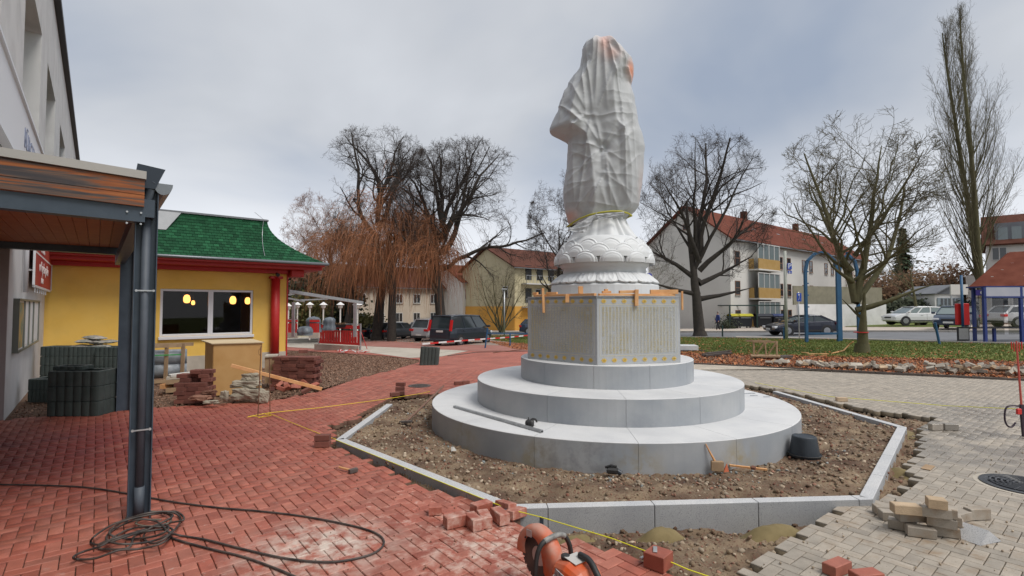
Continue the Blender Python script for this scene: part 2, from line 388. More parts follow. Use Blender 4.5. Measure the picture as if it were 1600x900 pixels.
m_timber = mat('raw_spruce', (0.62, 0.30, 0.12), (0.72, 0.42, 0.20), nscale=8, bump=0.2, bscale=60, rough=0.75)
m_steel = mat('blue_grey_steel', (0.035, 0.052, 0.075), (0.055, 0.078, 0.105), nscale=5, rough=0.42, bump=0.05)
m_steeld = mat('dark_steel', (0.02, 0.03, 0.045), rough=0.35)
m_pipe = mat('zinc_pipe', (0.06, 0.075, 0.095), (0.085, 0.10, 0.125), nscale=6, rough=0.6, metal=0.0)
m_black = mat('black_rubber', (0.016, 0.016, 0.018), (0.03, 0.03, 0.03), nscale=20, rough=0.55)
m_zinc = mat('galvanised_metal', (0.42, 0.44, 0.46), (0.52, 0.54, 0.56), nscale=6, rough=0.4, metal=0.6)
m_yel = mat('yellow_string', (0.75, 0.72, 0.03), rough=0.6)
m_yels = mat('yellow_tape', (0.75, 0.55, 0.03), rough=0.6)
m_dred = mat('dark_clinker', (0.13, 0.045, 0.035), (0.21, 0.08, 0.06), rough=0.8, nscale=9, bump=0.4, bscale=110, var=0.2)
m_rust = mat('rusty_iron', (0.13, 0.055, 0.03), (0.2, 0.1, 0.06), nscale=30, rough=0.9)
m_iron = mat('cast_iron', (0.07, 0.06, 0.055), (0.12, 0.1, 0.09), nscale=20, rough=0.6)
m_ironb = mat('wet_iron', (0.03, 0.035, 0.042), (0.05, 0.05, 0.055), nscale=20, rough=0.3)
m_pave_edge = mat('dark_edging', (0.06, 0.05, 0.045), (0.1, 0.08, 0.07), nscale=6, rough=0.9)

# ------------------------------------------------------------------ octagonal kerb ring and statue centre
KT = 0.06
oA, oC, oD, oE = [gp(*q, KT) for q in ((524.6, 686.5), (795, 795), (1364, 780), (1417, 667.5))]
oB, oF = gp(604, 631, KT), gp(1215, 611, KT)
CX, CY = 1.66, 9.2
base_l = P([('w', -60, -20), ('w', 80, -20), ('w', 400, 300), ('w', 900, 1500), ('w', -900, 1500), ('w', -400, 200)])
# the pavings
red_poly = P([('w', -8.9, 8.0), (12, 655), (190, 641), (260, 636), (420, 627), (500, 611), (560, 591), (620, 576), (655, 566), (720, 570), (800, 585), (800, 600),
              (690, 616), (664, 615), (611, 619), (581, 634), (552, 654), (510, 665), (518, 676), (520, 686), (517, 700), (541, 705), (558, 713), (597, 728), (624, 741), (650, 756),
              (707, 776), (768, 790), (792, 797), (819, 820), (850, 836), (868, 848), (925, 848), (980, 866), (1050, 892), (1140, 925), ('w', 1.6, 1.2), ('w', -7, 1.2), ('w', -7.5, 5)], 0)
grey_poly = P([(1091, 569), (1600, 594.5), (1900, 604), ('w', 12, 5), ('w', 8, 1.5), ('w', 1.62, 1.5), (1140, 915), (1190, 872), (1240, 838), (1290, 806), (1318, 788), (1340, 784),
               (1405, 772), (1424, 752), (1426, 724), (1434, 700), (1440, 672), (1448, 664), (1462, 652), (1380, 643), (1310, 629), (1258, 617), (1205, 607), (1100, 590)], 0)
OX, OY = 0.013, 0.021
def paving(name, poly, m_br, m_jt, ymax, label_s):
    g = 0.1; pl = np.array(poly)
    def toc(p): return np.array([p[:, 0] * E1.x + p[:, 1] * E1.y, p[:, 0] * E2.x + p[:, 1] * E2.y]).T
    q = toc(pl) / g; lo, hi = np.floor(q.min(0)).astype(int) - 2, np.ceil(q.max(0)).astype(int) + 2
    I, J = np.meshgrid(np.arange(lo[0], hi[0]), np.arange(lo[1], hi[1]), indexing='ij'); I = I.ravel(); J = J.ravel()
    H = (I - J) % 4 == 0; V = (I - J) % 4 == 3
    cu = np.concatenate([np.stack([I[H] + 1.0, J[H] + 0.5], 1), np.stack([I[V] + 0.5, J[V] + 1.0], 1)]) * g
    ro = np.concatenate([np.zeros(H.sum()), np.full(V.sum(), math.pi / 2)])
    xy = np.stack([cu[:, 0] * E1.x + cu[:, 1] * E2.x + OX, cu[:, 0] * E1.y + cu[:, 1] * E2.y + OY], 1)
    k = inpoly(xy, poly) & (xy[:, 1] < ymax); xy, ro = xy[k], ro[k] + AZ
    # the joint bed, one cell under every brick, so that the broken edge stays toothed
    bed = scatter_mesh(name, [(-.1, -.05, 0), (.1, -.05, 0), (.1, .05, 0), (-.1, .05, 0), (-.1, -.05, -.07), (.1, -.05, -.07), (.1, .05, -.07), (-.1, .05, -.07)],
                       [(0, 1, 2, 3), (0, 4, 5, 1), (1, 5, 6, 2), (2, 6, 7, 3), (3, 7, 4, 0)],
                       np.column_stack([xy, np.full(len(xy), -0.0135)]), np.full((len(xy), 3), 0.999) * [0.985, 0.97, 1], ro, m_jt, var=False)
    bed['kind'] = 'structure'
    x, y, c = 0.0972, 0.0472, 0.0045; bv = []
    for z, k_ in ((-0.078, 0), (-c, 0), (0, c)):
        for a, b in ((-1, -1), (1, -1), (1, 1), (-1, 1)): bv.append((a * (x - k_), b * (y - k_), z))
    bf = [(8, 9, 10, 11)] + [(l * 4 + i, l * 4 + (i + 1) % 4, l * 4 + 4 + (i + 1) % 4, l * 4 + 4 + i) for l in range(2) for i in range(4)]
    pos = np.column_stack([xy, rng.normal(0, 0.0007, len(xy)) - 0.001]); tilt = rng.normal(0, 0.0035, (len(xy), 2)); ro = ro + rng.normal(0, 0.006, len(xy))
    d = np.hypot(xy[:, 0], xy[:, 1]); u = xy[:, 0] / xy[:, 1]; v = (CH) / xy[:, 1]
    vis = (abs(u) < 1.0) & (v < 0.52) & (xy[:, 1] > 0)
    hid = np.zeros(len(xy), bool)
    order = np.argsort(np.where(vis, d, 1e6))[:298]; rest = np.ones(len(xy), bool); rest[order] = False
    me = bpy.data.meshes.new('brick'); me.from_pydata(bv, [], bf); me.materials.append(m_br)
    for i in order:
        o = bpy.data.objects.new('brick' if 'red' in name else 'paver', me); COL.objects.link(o)
        o.location = pos[i]; o.rotation_euler = (tilt[i, 0], tilt[i, 1], ro[i]); o.parent = bed
    s = scatter_mesh('far_bricks' if 'red' in name else 'far_pavers', bv, bf, pos[rest], np.ones((rest.sum(), 3)), ro[rest], m_br, tilt=tilt[rest], parent=bed)
    return bed
YD = 15.6
red_bed = paving('red_paving', red_poly, m_red, m_jointr, YD, 'red')
grey_bed = paving('grey_paving', grey_poly, m_grey, m_jointg, YD, 'grey')

def brick_far(name, c1, c2, mo, sc_=1.0):
    m = bpy.data.materials.new(name); m.use_nodes = True; t = m.node_tree; b = t.nodes['Principled BSDF']; b.inputs['Roughness'].default_value = 0.8
    g = t.nodes.new('ShaderNodeNewGeometry'); mp = t.nodes.new('ShaderNodeMapping'); mp.inputs['Rotation'].default_value = (0, 0, -AZ)
    br = t.nodes.new('ShaderNodeTexBrick'); br.inputs['Scale'].default_value = 1; br.inputs['Brick Width'].default_value = 0.2 * sc_; br.inputs['Row Height'].default_value = 0.1 * sc_
    br.inputs['Mortar Size'].default_value = 0.005; br.inputs['Color1'].default_value = (*c1, 1); br.inputs['Color2'].default_value = (*c2, 1); br.inputs['Mortar'].default_value = (*mo, 1)
    n = t.nodes.new('ShaderNodeTexNoise'); n.inputs['Scale'].default_value = 0.9; n.inputs['Detail'].default_value = 6
    t.links.new(g.outputs['Position'], mp.inputs[0]); t.links.new(mp.outputs[0], br.inputs[0]); t.links.new(g.outputs['Position'], n.inputs[0])
    mr = t.nodes.new('ShaderNodeMapRange'); mr.inputs[1].default_value = .3; mr.inputs[2].default_value = .7; mr.inputs[3].default_value = 0.8; mr.inputs[4].default_value = 1.15; t.links.new(n.outputs[0], mr.inputs[0])
    s = t.nodes.new('ShaderNodeVectorMath'); s.operation = 'SCALE'; t.links.new(br.outputs[0], s.inputs[0]); t.links.new(mr.outputs[0], s.inputs['Scale']); t.links.new(s.outputs[0], b.inputs[0])
    return m
m_redf = brick_far('far_red_clinker', (0.36, 0.105, 0.075), (0.43, 0.15, 0.11), (0.12, 0.06, 0.045)); m_greyf = brick_far('far_grey_paver', (0.42, 0.37, 0.31), (0.50, 0.44, 0.36), (0.2, 0.17, 0.12))
redf = P([(480, 541), (490, 541), (565, 548), (640, 558), (690, 556), (745, 546), (780, 543), (850, 543), ('w', 2.8, 26), ('w', 2.8, YD - 0.1), ('w', -3.6, YD - 0.1), (620, 576), (655, 566), (655, 562), (600, 555.5), (490, 549), (440, 547), (440, 541)])
drape('far_red_path', redf, -0.004, m_redf, step=0.7)
greyf = P([(1091, 569), (1900, 604)]); g0 = gp(1091, 569)
greyf = [(g0.x - 1, YD - 0.06), (g0.x - 1.0, g0.y)] + P([(1091, 569), (1300, 579.5)]) + [(9.2, YD - 0.06)]
drape('far_grey_path', greyf, -0.004, m_greyf, step=0.7)
drape('grey_paving_margin', [(9.0, 15.6), (9.0, 12), (30, 9), (60, 12)], -0.09, m_greyf)

# far ground, and what lies on it
drape('ground', P([('w', -300, -60), ('w', 300, -60), ('w', 1500, 1800), ('w', -1500, 1800)]), -0.42, m_grassg)
g2 = [('w', -16, 12), ('w', -60, 14), ('w', -80, 200), ('w', 160, 200), ('w', 100, 20), ('w', 20, 9)]
terr = P([(700, 566), (560, 590), (480, 612), (400, 628), (190, 641), (12, 655), ('w', -9.6, 8.0), ('w', -9.6, 4), ('w', -40, 4), ('w', -150, 60), ('w', -150, 220), ('w', 220, 220), ('w', 220, 30), ('w', 60, 10), ('w', 24, 10.3), (1600, 593.5), (1091, 568.2), (1000, 566), (800, 566)])
drape('terrain', terr, -0.03, m_mulch)
park = P([(440, 541), (452, 520), ('w', -30, 40), ('w', -30, 47), (690, 521), (760, 521), (770, 535), (830, 537), (830, 545), (745, 546), (690, 556), (640, 559), (565, 549)])
drape('beige_yard', P([(440, 541.5), (452, 523), (500, 527), (560, 535), (640, 543), (745, 545.5), (690, 557), (640, 559.5), (565, 549.5)]), 0.004, m_conc)
drape('red_tarmac_lane', P([(560, 533), (600, 533), (700, 538), (835, 541), (835, 548), (740, 548.5), (640, 544), (560, 540.5)]), 0.008, m_redfar)
drape('car_park', P([(550, 536), (552, 520), (700, 518), (757, 520), (775, 531), (830, 535), (830, 541.5), (700, 538.5), (600, 533.5)]), 0.0, m_gravelpark)
drape('lawn_strip', P([(765, 531), (757, 523), (830, 524), (1100, 527.4), (1350, 531.5), (1600, 538.5), (1900, 547), (2300, 600), (1900, 585), (1600, 565), (1200, 556), (1080, 551), (830, 538)]), 0.004, m_grassg)
drape('leafy_verge', P([(800, 531), (830, 537), (1080, 548), (1200, 553), (1600, 562), (1900, 578), (1900, 603), (1600, 594), (1091, 568.5), (1000, 567), (830, 545)]), -0.006, m_mulch)
drape('street', P([('w', -60, 60), (650, 524), (830, 524.5), (1100, 527), (1350, 531), (1600, 538), (2000, 551), (2600, 560), (2600, 524), (1600, 519), (1350, 518.6), (1100, 519.3), (830, 519.5), (650, 519.5), ('w', -70, 72)]), -0.012, m_asph)
drape('near_pavement', P([(1150, 527.3), (1350, 531.2), (1600, 538.4), (2000, 551.4), (2000, 548.5), (1600, 536.4), (1350, 529.5), (1150, 526)]), 0.02, m_side)
drape('far_pavement', P([('w', -70, 74), (650, 519.4), (830, 519.4), (1100, 519.2), (1350, 518.5), (1600, 518.9), (2600, 524), (2600, 510), (1600, 508.5), (1350, 510.5), (1100, 515), (830, 515.5), (650, 515.5)]), 0.09, m_side)
drape('back_lawn', P([(1320, 512.5), (1338, 506), (1460, 503.5), (1500, 504), (1515, 513.5)]), 0.12, m_grassg)
def strip(name, px, wd, z0, z1, m, pz=None):
    mb = MB(); pts = [gp(*p, pz) for p in px]
    for a, b in zip(pts, pts[1:]):
        n = max(1, int((b - a).length / 1.0))
        for i in range(n):
            p, q = a.lerp(b, i / n), a.lerp(b, (i + .985) / n); h = (z0 + z1) / 2
            mb.seg((p.x, p.y, (pz if pz is not None else zg(p.x, p.y)) + h), (q.x, q.y, (pz if pz is not None else zg(q.x, q.y)) + h), wd, z1 - z0)
    return mb.build(name, m)
structure(strip('street_kerb', [(640, 524.2), (830, 524.6), (1100, 527.2), (1350, 531.2), (1600, 538.3), (1900, 548)], 0.16, -0.1, 0.06, m_kerb))
structure(strip('far_street_kerb', [(640, 519.5), (830, 519.5), (1100, 519.3), (1350, 518.6), (1600, 518.9), (1900, 520.5)], 0.16, -0.1, 0.11, m_kerb))
structure(strip('paving_edging', [(1060, 567.6), (1091, 568.8), (1300, 579.2), (1600, 594), (1800, 603)], 0.08, -0.15, 0.03, m_pave_edge))
structure(strip('verge_edging', [(700, 556.3), (745, 550.6), (835, 548.5)], 0.08, -0.15, 0.02, m_pave_edge))

# ------------------------------------------------------------------ building soil in and around the ring
ocx, ocy = CX, CY
oct_in = [(p.x, p.y) for p in (oA, oC, oD, oE, oF)] + [(CX + 0.6, 13.7), (CX - 2.4, 13.2), (oB.x, oB.y)]
def soil():
    nx, ny = 300, 290; x0, x1, y0, y1 = -3.7, 7.2, 3.3, 13.9
    X, Y = np.meshgrid(np.linspace(x0, x1, nx), np.linspace(y0, y1, ny), indexing='xy'); pts = np.stack([X.ravel(), Y.ravel()], 1)
    ins = inpoly(pts, oct_in); pav = inpoly(pts, red_poly) | inpoly(pts, grey_poly)
    Z = np.zeros(len(pts))
    for i, (x, y) in enumerate(pts):
        v = Vector((x, y, 0))
        n = noise.noise(v * 1.6) * 0.04 + noise.noise(v * 5) * 0.03 + abs(noise.noise(v * 11)) * 0.045 + noise.noise(v * 29) * 0.018
        tt = ((x - oC.x) * (oD.x - oC.x) + (y - oC.y) * (oD.y - oC.y)) / (oD - oC).length_squared; off = oC.y + (oD.y - oC.y) * tt - y
        if ins[i] and not (-.06 < tt < 1.06 and off > -.085):
            r = math.hypot(x - CX, y - CY); edge = smooth(3.05, 3.9, r)
            z = -0.095 + 0.085 * edge + n + 0.05 * max(0, noise.noise(v * 0.9 + Vector((3, 1, 0)))) * edge
            z = min(z, 0.035)
        else:
            z = -0.10 + n * 0.8; z = min(z, -0.02)
            if -.05 < tt < 1.05 and off > -.1: z = min(-.02, -0.20 + .15 * smooth(.1, .65, off) * smooth(0.02, .25, tt) * smooth(1.0, .7, tt) * (1 + 3 * n) + n)
        if pav[i]: z = min(z, -0.135)
        Z[i] = z
    f = [(j * nx + i, j * nx + i + 1, (j + 1) * nx + i + 1, (j + 1) * nx + i) for j in range(ny - 1) for i in range(nx - 1)]
    me = bpy.data.meshes.new('dug_soil'); me.from_pydata(np.column_stack([pts, Z]).tolist(), [], f); me.materials.append(m_soil)
    me.polygons.foreach_set('use_smooth', [True] * len(f)); o = bpy.data.objects.new('dug_soil', me); COL.objects.link(o); structure(o)
    return pts, Z, ins, pav
s_pts, s_Z, s_ins, s_pav = soil()
def soilz(x, y):
    i = int(round((x + 3.7) / 10.9 * 299)); j = int(round((y - 3.3) / 10.6 * 289))
    i = min(299, max(0, i)); j = min(289, max(0, j)); return s_Z[j * 300 + i]
# rubble pieces
t_ = (1 + 5 ** .5) / 2
ico = [(-1, t_, 0), (1, t_, 0), (-1, -t_, 0), (1, -t_, 0), (0, -1, t_), (0, 1, t_), (0, -1, -t_), (0, 1, -t_), (t_, 0, -1), (t_, 0, 1), (-t_, 0, -1), (-t_, 0, 1)]
icof = [(0, 11, 5), (0, 5, 1), (0, 1, 7), (0, 7, 10), (0, 10, 11), (1, 5, 9), (5, 11, 4), (11, 10, 2), (10, 7, 6), (7, 1, 8), (3, 9, 4), (3, 4, 2), (3, 2, 6), (3, 6, 8), (3, 8, 9), (4, 9, 5), (2, 4, 11), (6, 2, 10), (8, 6, 7), (9, 8, 1)]
ico = [Vector(p).normalized() * random.uniform(0.72, 1.15) for p in ico]
def rubble(name, poly, n, s0, s1, m, avoid=3.1, lift=0.3, ring=None):
    q = poly_sample(poly, int(n * 1.6)); r = np.hypot(q[:, 0] - CX, q[:, 1] - CY); q = q[(r > avoid) & ~inpoly(q, red_poly) & ~inpoly(q, grey_poly)]
    if ring: 
        r = np.hypot(q[:, 0] - CX, q[:, 1] - CY); q = q[rng.random(len(q)) < np.clip((ring - r) / (ring - avoid), 0, 1) ** 1.2]
    q = q[:n]; k = len(q); s = s0 + (s1 - s0) * rng.random(k) ** 6
    pos = np.column_stack([q, [soilz(x, y) for x, y in q]]); pos[:, 2] += s * lift * 0.5
    scl = s[:, None] * np.stack([rng.uniform(.7, 1.3, k), rng.uniform(.6, 1.1, k), rng.uniform(.4, .8, k)], 1)
    return scatter_mesh(name, ico, icof, pos, scl, rng.random(k) * 6.28, m, tilt=rng.normal(0, .5, (k, 2)))
outer = P([(480, 690), (510, 655), (600, 615), (700, 600), (900, 590), (1200, 600), (1465, 648), (1425, 760), (1140, 925), (790, 800)], 0)
rubble('soil_rubble', outer, 15000, 0.004, 0.042, m_stone)
rubble('red_soil_crumbs', outer, 12000, 0.004, 0.03, m_stonered)
rubble('earth_clods', outer, 12000, 0.006, 0.045, m_soil)
rubble('blue_grey_gravel', oct_in, 5200, 0.01, 0.032, m_stoneblue, ring=3.8)
def mound(px, py, rx, ry, h, rz=0.0, label='olive brown sand heaped against the granite kerb', z0=-0.1):
    c = gp(px, py, 0); vs = []; fs = []; n = 26; k = 9
    for i in range(k + 1):
        t = i / k
        for j in range(n):
            a = 2 * math.pi * j / n; x, y = rx * t * math.cos(a), ry * t * math.sin(a)
            zz = h * (math.cos(t * math.pi) * .5 + .5) * (1 + .35 * noise.noise(Vector((px * .1 + x * 4, y * 4, 1)))) + .012 * noise.noise(Vector((x * 20, y * 20, px)))
            vs.append((c.x + x * math.cos(rz) - y * math.sin(rz), c.y + x * math.sin(rz) + y * math.cos(rz), z0 + (zz if t < 1 else -0.02)))
    for i in range(k):
        for j in range(n): fs.append((i * n + j, i * n + (j + 1) % n, (i + 1) * n + (j + 1) % n, (i + 1) * n + j))
    fs.append(tuple(range(n)))
    o = MB().add(vs, fs).build('sand_heap', m_sand, smooth=True); tag(o, label, 'sand heap', kind='stuff'); return o
mound(1215, 822, 0.62, 0.34, 0.24, 0.1, 'large olive brown heap of damp sand in front of the granite kerb', -.22)
mound(1035, 818, 0.36, 0.22, 0.2, 0, 'small sand heap at the kerb joint, left of the larger one', -.22)
mound(905, 822, 0.35, 0.18, 0.15, 0, 'thin sand spill at the kerb beside the cut-off saw', -.22)
mound(566, 676, 0.32, 0.28, 0.11, 0.4, 'sand heap in the inner left corner of the kerb ring')
mound(598, 652, 0.4, 0.2, 0.10, 0.9, 'sand bank behind the short left kerb')
mound(1385, 665, 0.45, 0.8, 0.1, -0.2, 'sand bank inside the right corner of the kerb ring')
mound(1405, 730, 0.2, 0.3, 0.10, 0, 'sand heap outside the right kerb beside the grey pavers')

# ------------------------------------------------------------------ kerb stones
kerb = thing('kerb_ring', 'unfinished octagon of pale granite kerb stones round the statue steps', 'kerb', (CX, CY, 0))
def kerb_side(a, b, n, offs=0.0, wd=0.115, t0=0.0, t1=1.0):
    d = b - a; L = d.length; d = d / L; nrm = Vector((-d.y, d.x, 0))
    if nrm.dot(Vector((CX, CY, 0)) - a) < 0: nrm = -nrm
    cuts = [0.0]; x = offs
    while x < L - 0.05:
        if x > 0.05: cuts.append(x)
        x += n
    cuts.append(L)
    an = math.radians(22.5)
    for i in range(len(cuts) - 1):
        s0, s1 = cuts[i] + 0.0025, cuts[i + 1] - 0.0025
        i0, i1 = s0, s1
        if i == 0 and t0: i0 += wd * math.tan(an)
        if i == len(cuts) - 2 and t1: i1 -= wd * math.tan(an)
        q = [a + d * s0, a + d * s1, a + d * i1 + nrm * wd, a + d * i0 + nrm * wd]
        kb = MB().prism([(p.x, p.y) for p in q], -0.24, KT); kb.mi = [0, 0, 1, 1, 1, 1]; kb.build('kerb_stone', [m_curb, m_curbs], parent=kerb, bevel=0.006)  # top and bottom plain granite, sides the shade-darkened copy
kerb_side(oC, oD, 1.0, 0.36); kerb_side(oD, oE, 1.0, 0.9); kerb_side(oE, oF, 1.0, 0.9, t1=0); kerb_side(oA, oC, 1.0, 0.85); kerb_side(oA, oB, 1.0, 0, t1=0)

# ------------------------------------------------------------------ the three round steps
steps = thing('round_steps', 'three stacked round granite steps carrying the statue pedestal', 'steps', (CX, CY, 0))
base_an = math.atan2(-CY, -CX)     # towards the camera
def tier(r_in, r_out, z0, z1, n, a0, seg=9):
    for k in range(n):
        s = base_an + R(a0) + 2 * math.pi * k / n + 0.0022 / r_out; e_ = base_an + R(a0) + 2 * math.pi * (k + 1) / n - 0.0022 / r_out
        vs = []; cs = 0.008
        prof = [(r_in, z0), (r_out, z0), (r_out, z1 - cs), (r_out - cs * .4, z1 - cs * .3), (r_out - cs, z1), (r_in, z1)]
        for i in range(seg + 1):
            a = s + (e_ - s) * i / seg
            for r, z in prof: vs.append((CX + r * math.cos(a), CY + r * math.sin(a), z))
        p = len(prof); fs = [(i * p + j, i * p + (j + 1) % p, (i + 1) * p + (j + 1) % p, (i + 1) * p + j) for i in range(seg) for j in range(p)]
        fs += [tuple(range(p - 1, -1, -1)), tuple(seg * p + j for j in range(p))]
        mb = MB().add(vs, fs); mb.mi = [1 if (k_ < seg * p and k_ % p in (1,)) or k_ >= seg * p else 0 for k_ in range(len(fs))]; mb.build('step_block', [m_gran, m_grans], parent=steps)  # risers and block ends take the shade-darkened granite, tops the pale one
    MB().lathe([(0.02, z0 + .01), (r_out - 0.012, z0 + .01), (r_out - 0.012, z1 - 0.012), (r_in, z1 - .012)], 96, (CX, CY, 0)).build('mortar_core', m_joint, parent=steps)
R1, R2, R3, H1, H2, H3 = 3.05, 2.27, 1.5, 0.285, 0.665, 1.02
tier(2.0, R1, -0.14, H1, 15, 7.3); tier(1.2, R2, H1 + 0.001, H2, 13, 7); tier(0.3, R3, H2 + 0.001, H3, 11, -6.3)

# ------------------------------------------------------------------ hexagonal pedestal with its inscription
HT = 2.075; HR = 1.44; h0 = math.atan2(7.78 - CY, 1.284 - CX)
ped = thing('hexagonal_pedestal', 'grey six-sided stone pedestal with gold inscriptions under the statue', 'pedestal', (CX, CY, H3))
hexp = [(CX + HR * math.cos(h0 + k * math.pi / 3), CY + HR * math.sin(h0 + k * math.pi / 3)) for k in range(6)]
for k in range(6):
    a, b = Vector((*hexp[k], 0)), Vector((*hexp[(k + 1) % 6], 0)); d = (b - a).normalized(); nr = Vector((d.y, -d.x, 0)); w_ = 0.08 * math.tan(R(30))
    q = [a + d * .0015, b - d * .0015, b - d * w_ - nr * .08, a + d * w_ - nr * .08]
    pn = MB().prism([(p.x, p.y) for p in q], H3 + 0.001, HT).build('stone_panel', m_plinth, parent=ped, bevel=0.004)
    if k not in (0, 5): continue
    M = frame((a + b) / 2 + nr * 0.0012 + Vector((0, 0, (H3 + HT) / 2)), d)
    Hh = (HT - H3) / 2; Wh = HR / 2
    if (M.to_3x3() @ Vector((0, 0, 1))).dot(nr) < 0: M = frame((a + b) / 2 + nr * 0.0012 + Vector((0, 0, (H3 + HT) / 2)), -d)
    mb = MB()
    for y in (Hh - 0.135, -Hh + 0.135, ): mb.box(None, (2 * Wh - .1, 0.006, 0.003), M=M @ Matrix.Translation((0, y, 0)))
    for x in (-Wh + .05, Wh - .05): mb.box(None, (0.005, 2 * Hh - .27, 0.003), M=M @ Matrix.Translation((x, 0, 0)))
    mb.build('border_line', m_gold, parent=ped)
    for y in (Hh - 0.075, -Hh + 0.075):
        for i in range(8):
            x = -Wh + 0.115 + i * (2 * Wh - 0.23) / 7; fl = MB()
            for an, L in ((90, 1.0), (58, .95), (122, .95), (25, .95), (155, .95)):
                A = M @ Matrix.Translation((x, y - 0.022, 0)) @ Matrix.Rotation(R(an), 4, 'Z')
                fl.prism([(0, 0), (.02 * L, .011), (.037 * L, .010), (.055 * L, 0), (.037 * L, -.010), (.02 * L, -.011)], 0, .003, A)
            A = M @ Matrix.Translation((x, y - .026, 0)); fl.prism([(-.035, 0), (.035, 0), (.015, -.012), (-.015, -.012)], 0, .003, A)
            fl.build('lotus_ornament', m_goldf, parent=ped)
    sutra = '观自在菩萨行深般若波罗蜜多时照见五蕴皆空度一切苦厄舍利子色不异空空不异色色即是空空即是色受想行识亦复如是舍利子是诸法空相不生不灭不垢不净不增不减是故空中无色无受想行识无眼耳鼻舌身意无色声香味触法无眼界乃至无意识界无无明亦无无明尽乃至无老死亦无老死尽无苦集灭道无智亦无得以无所得故菩提萨埵依般若波罗蜜多故心无挂碍无挂碍故无有恐怖远离颠倒梦想究竟涅槃三世诸佛依般若波罗蜜多故得阿耨多罗三藐三菩提故知般若波罗蜜多是大神咒是大明咒是无上咒是无等等咒能除一切苦真实不虚故说般若波罗蜜多咒即说咒曰揭谛揭谛波罗揭谛波罗僧揭谛菩提萨婆诃'
    nc, nr_ = 22, 19; off = 0 if k == 5 else 130; rows = []
    for r_ in range(nr_):
        rows.append(''.join(sutra[(off + (nc - 1 - c_) * nr_ + r_) % len(sutra)] for c_ in range(nc)))
    cw = (2 * Wh - .16) / nc
    cu = bpy.data.curves.new('t', 'FONT'); cu.body = '\n'.join(rows); cu.size = 0.042; cu.align_x = 'CENTER'; cu.extrude = 0.0012; cu.resolution_u = 1
    cu.space_character = 1.45; cu.space_line = 1.0
    to = bpy.data.objects.new('t', cu); COL.objects.link(to); dg = bpy.context.evaluated_depsgraph_get(); me = bpy.data.meshes.new_from_object(to.evaluated_get(dg)); bpy.data.objects.remove(to)
    co = np.empty(len(me.vertices) * 3, 'f'); me.vertices.foreach_get('co', co); co = co.reshape(-1, 3); lo, hi = co.min(0), co.max(0)
    sx, sy = (2 * Wh - .17) / (hi[0] - lo[0]), (2 * Hh - .33) / (hi[1] - lo[1])
    co[:, 0] = (co[:, 0] - (lo[0] + hi[0]) / 2) * sx; co[:, 1] = (co[:, 1] - (lo[1] + hi[1]) / 2) * sy; me.vertices.foreach_set('co', co.ravel())
    me.transform(M @ Matrix.Translation((0, 0, 0.001))); me.materials.clear(); me.materials.append(m_gold); me.name = 'inscription'
    t = bpy.data.objects.new('inscription', me); COL.objects.link(t); t.parent = ped; t.matrix_parent_inverse = parent_matrix(ped).inverted(); t['kind'] = 'stuff'
MB().prism(hexp, HT - 0.05, HT - 0.004).build('top_slab', m_plinth, parent=ped)
# ------------------------------------------------------------------ statue: lotus throne, robe hem, plastic wrap
VA = math.atan2(CX, CY); LX = Vector((math.cos(VA), -math.sin(VA), 0)); DV = Vector((math.sin(VA), math.cos(VA), 0)); C0 = Vector((CX, CY, 0))
def sx(px, back=0.0):     # lateral offset of a pixel column in the plane through the statue axis
    u = (px - 800) / F; c = C0 + DV * back; return (u * c.y - c.x) / (LX.x - u * LX.y)
def sz(py, s=0.0, back=0.0): return CH + (480 - py) * (C0.y + DV.y * back + LX.y * s) / F
statue = thing('wrapped_statue', 'tall pale stone statue on a lotus throne, wrapped in grey plastic sheet', 'statue', (CX, CY, HT))
AX = sx(944)
def ring(prof, n=72): return [(r, z) for r, z in prof]
base_n = base_an
SC = C0 + LX * AX
MB().lathe([(0.93, HT + 0.001), (0.95, HT + .02), (0.95, HT + 0.20), (0.93, HT + 0.215)], 48, (SC.x, SC.y, 0)).build('base_slab', m_white, parent=statue, bevel=0.01)
z0 = HT + 0.215
lat = [(0.90, z0), (0.90, z0 + .03), (0.83, z0 + 0.11), (0.75, z0 + .18), (0.73, z0 + 0.20), (0.735, z0 + 0.24), (0.73, z0 + .285), (0.74, z0 + .30),
       (0.785, z0 + .33), (0.80, z0 + .42), (0.79, z0 + .54), (0.75, z0 + .66), (0.69, z0 + .77), (0.62, z0 + .83), (0.56, z0 + .84)]
MB().lathe(lat, 96, (SC.x, SC.y, 0)).build('throne_body', m_white, parent=statue, smooth=True)
def prof_r(z):
    for (r0, a), (r1, b) in zip(lat, lat[1:]):
        if a <= z <= b: return r0 + (r1 - r0) * (z - a) / max(1e-6, b - a)
    return lat[-1][0]
def petal_up(ang, zb, ht, wa, bulge):
    vs = []; fs = []; nu, nv = 30, 22
    for j in range(nv + 1):
        q = j / nv                      # 0 at the middle of the petal .. 1 at its rim
        for i in range(nu + 1):
            th = math.pi * i / nu
            ex = .82; cx_, cz_ = math.copysign(abs(math.cos(th)) ** ex, math.cos(th)), math.copysign(abs(math.sin(th)) ** ex, math.sin(th))
            tip = 1 + .05 * math.exp(-((th - math.pi / 2) / .16) ** 2)
            z = zb + ht * .12 + ht * .88 * cz_ * q * tip; z = max(z, zb - .03)
            b = bulge * (1 - q ** 5) ** .5 if q < 1 else -.035
            b += -0.020 * math.exp(-((q - .80) / .035) ** 2) - 0.006 * math.exp(-((q - .6) / .03) ** 2) + .008 * math.exp(-((q - .92) / .04) ** 2)
            r = prof_r(min(z, z0 + .835)) - 0.01 + b; a = ang + wa * cx_ * q
            vs.append((SC.x + r * math.cos(a), SC.y + r * math.sin(a), z))
    for j in range(nv):
        for i in range(nu): a = j * (nu + 1) + i; fs.append((a, a + 1, a + nu + 2, a + nu + 1))
    MB().add(vs, fs).build('lotus_petal', m_white, parent=statue, smooth=True)
n = 12
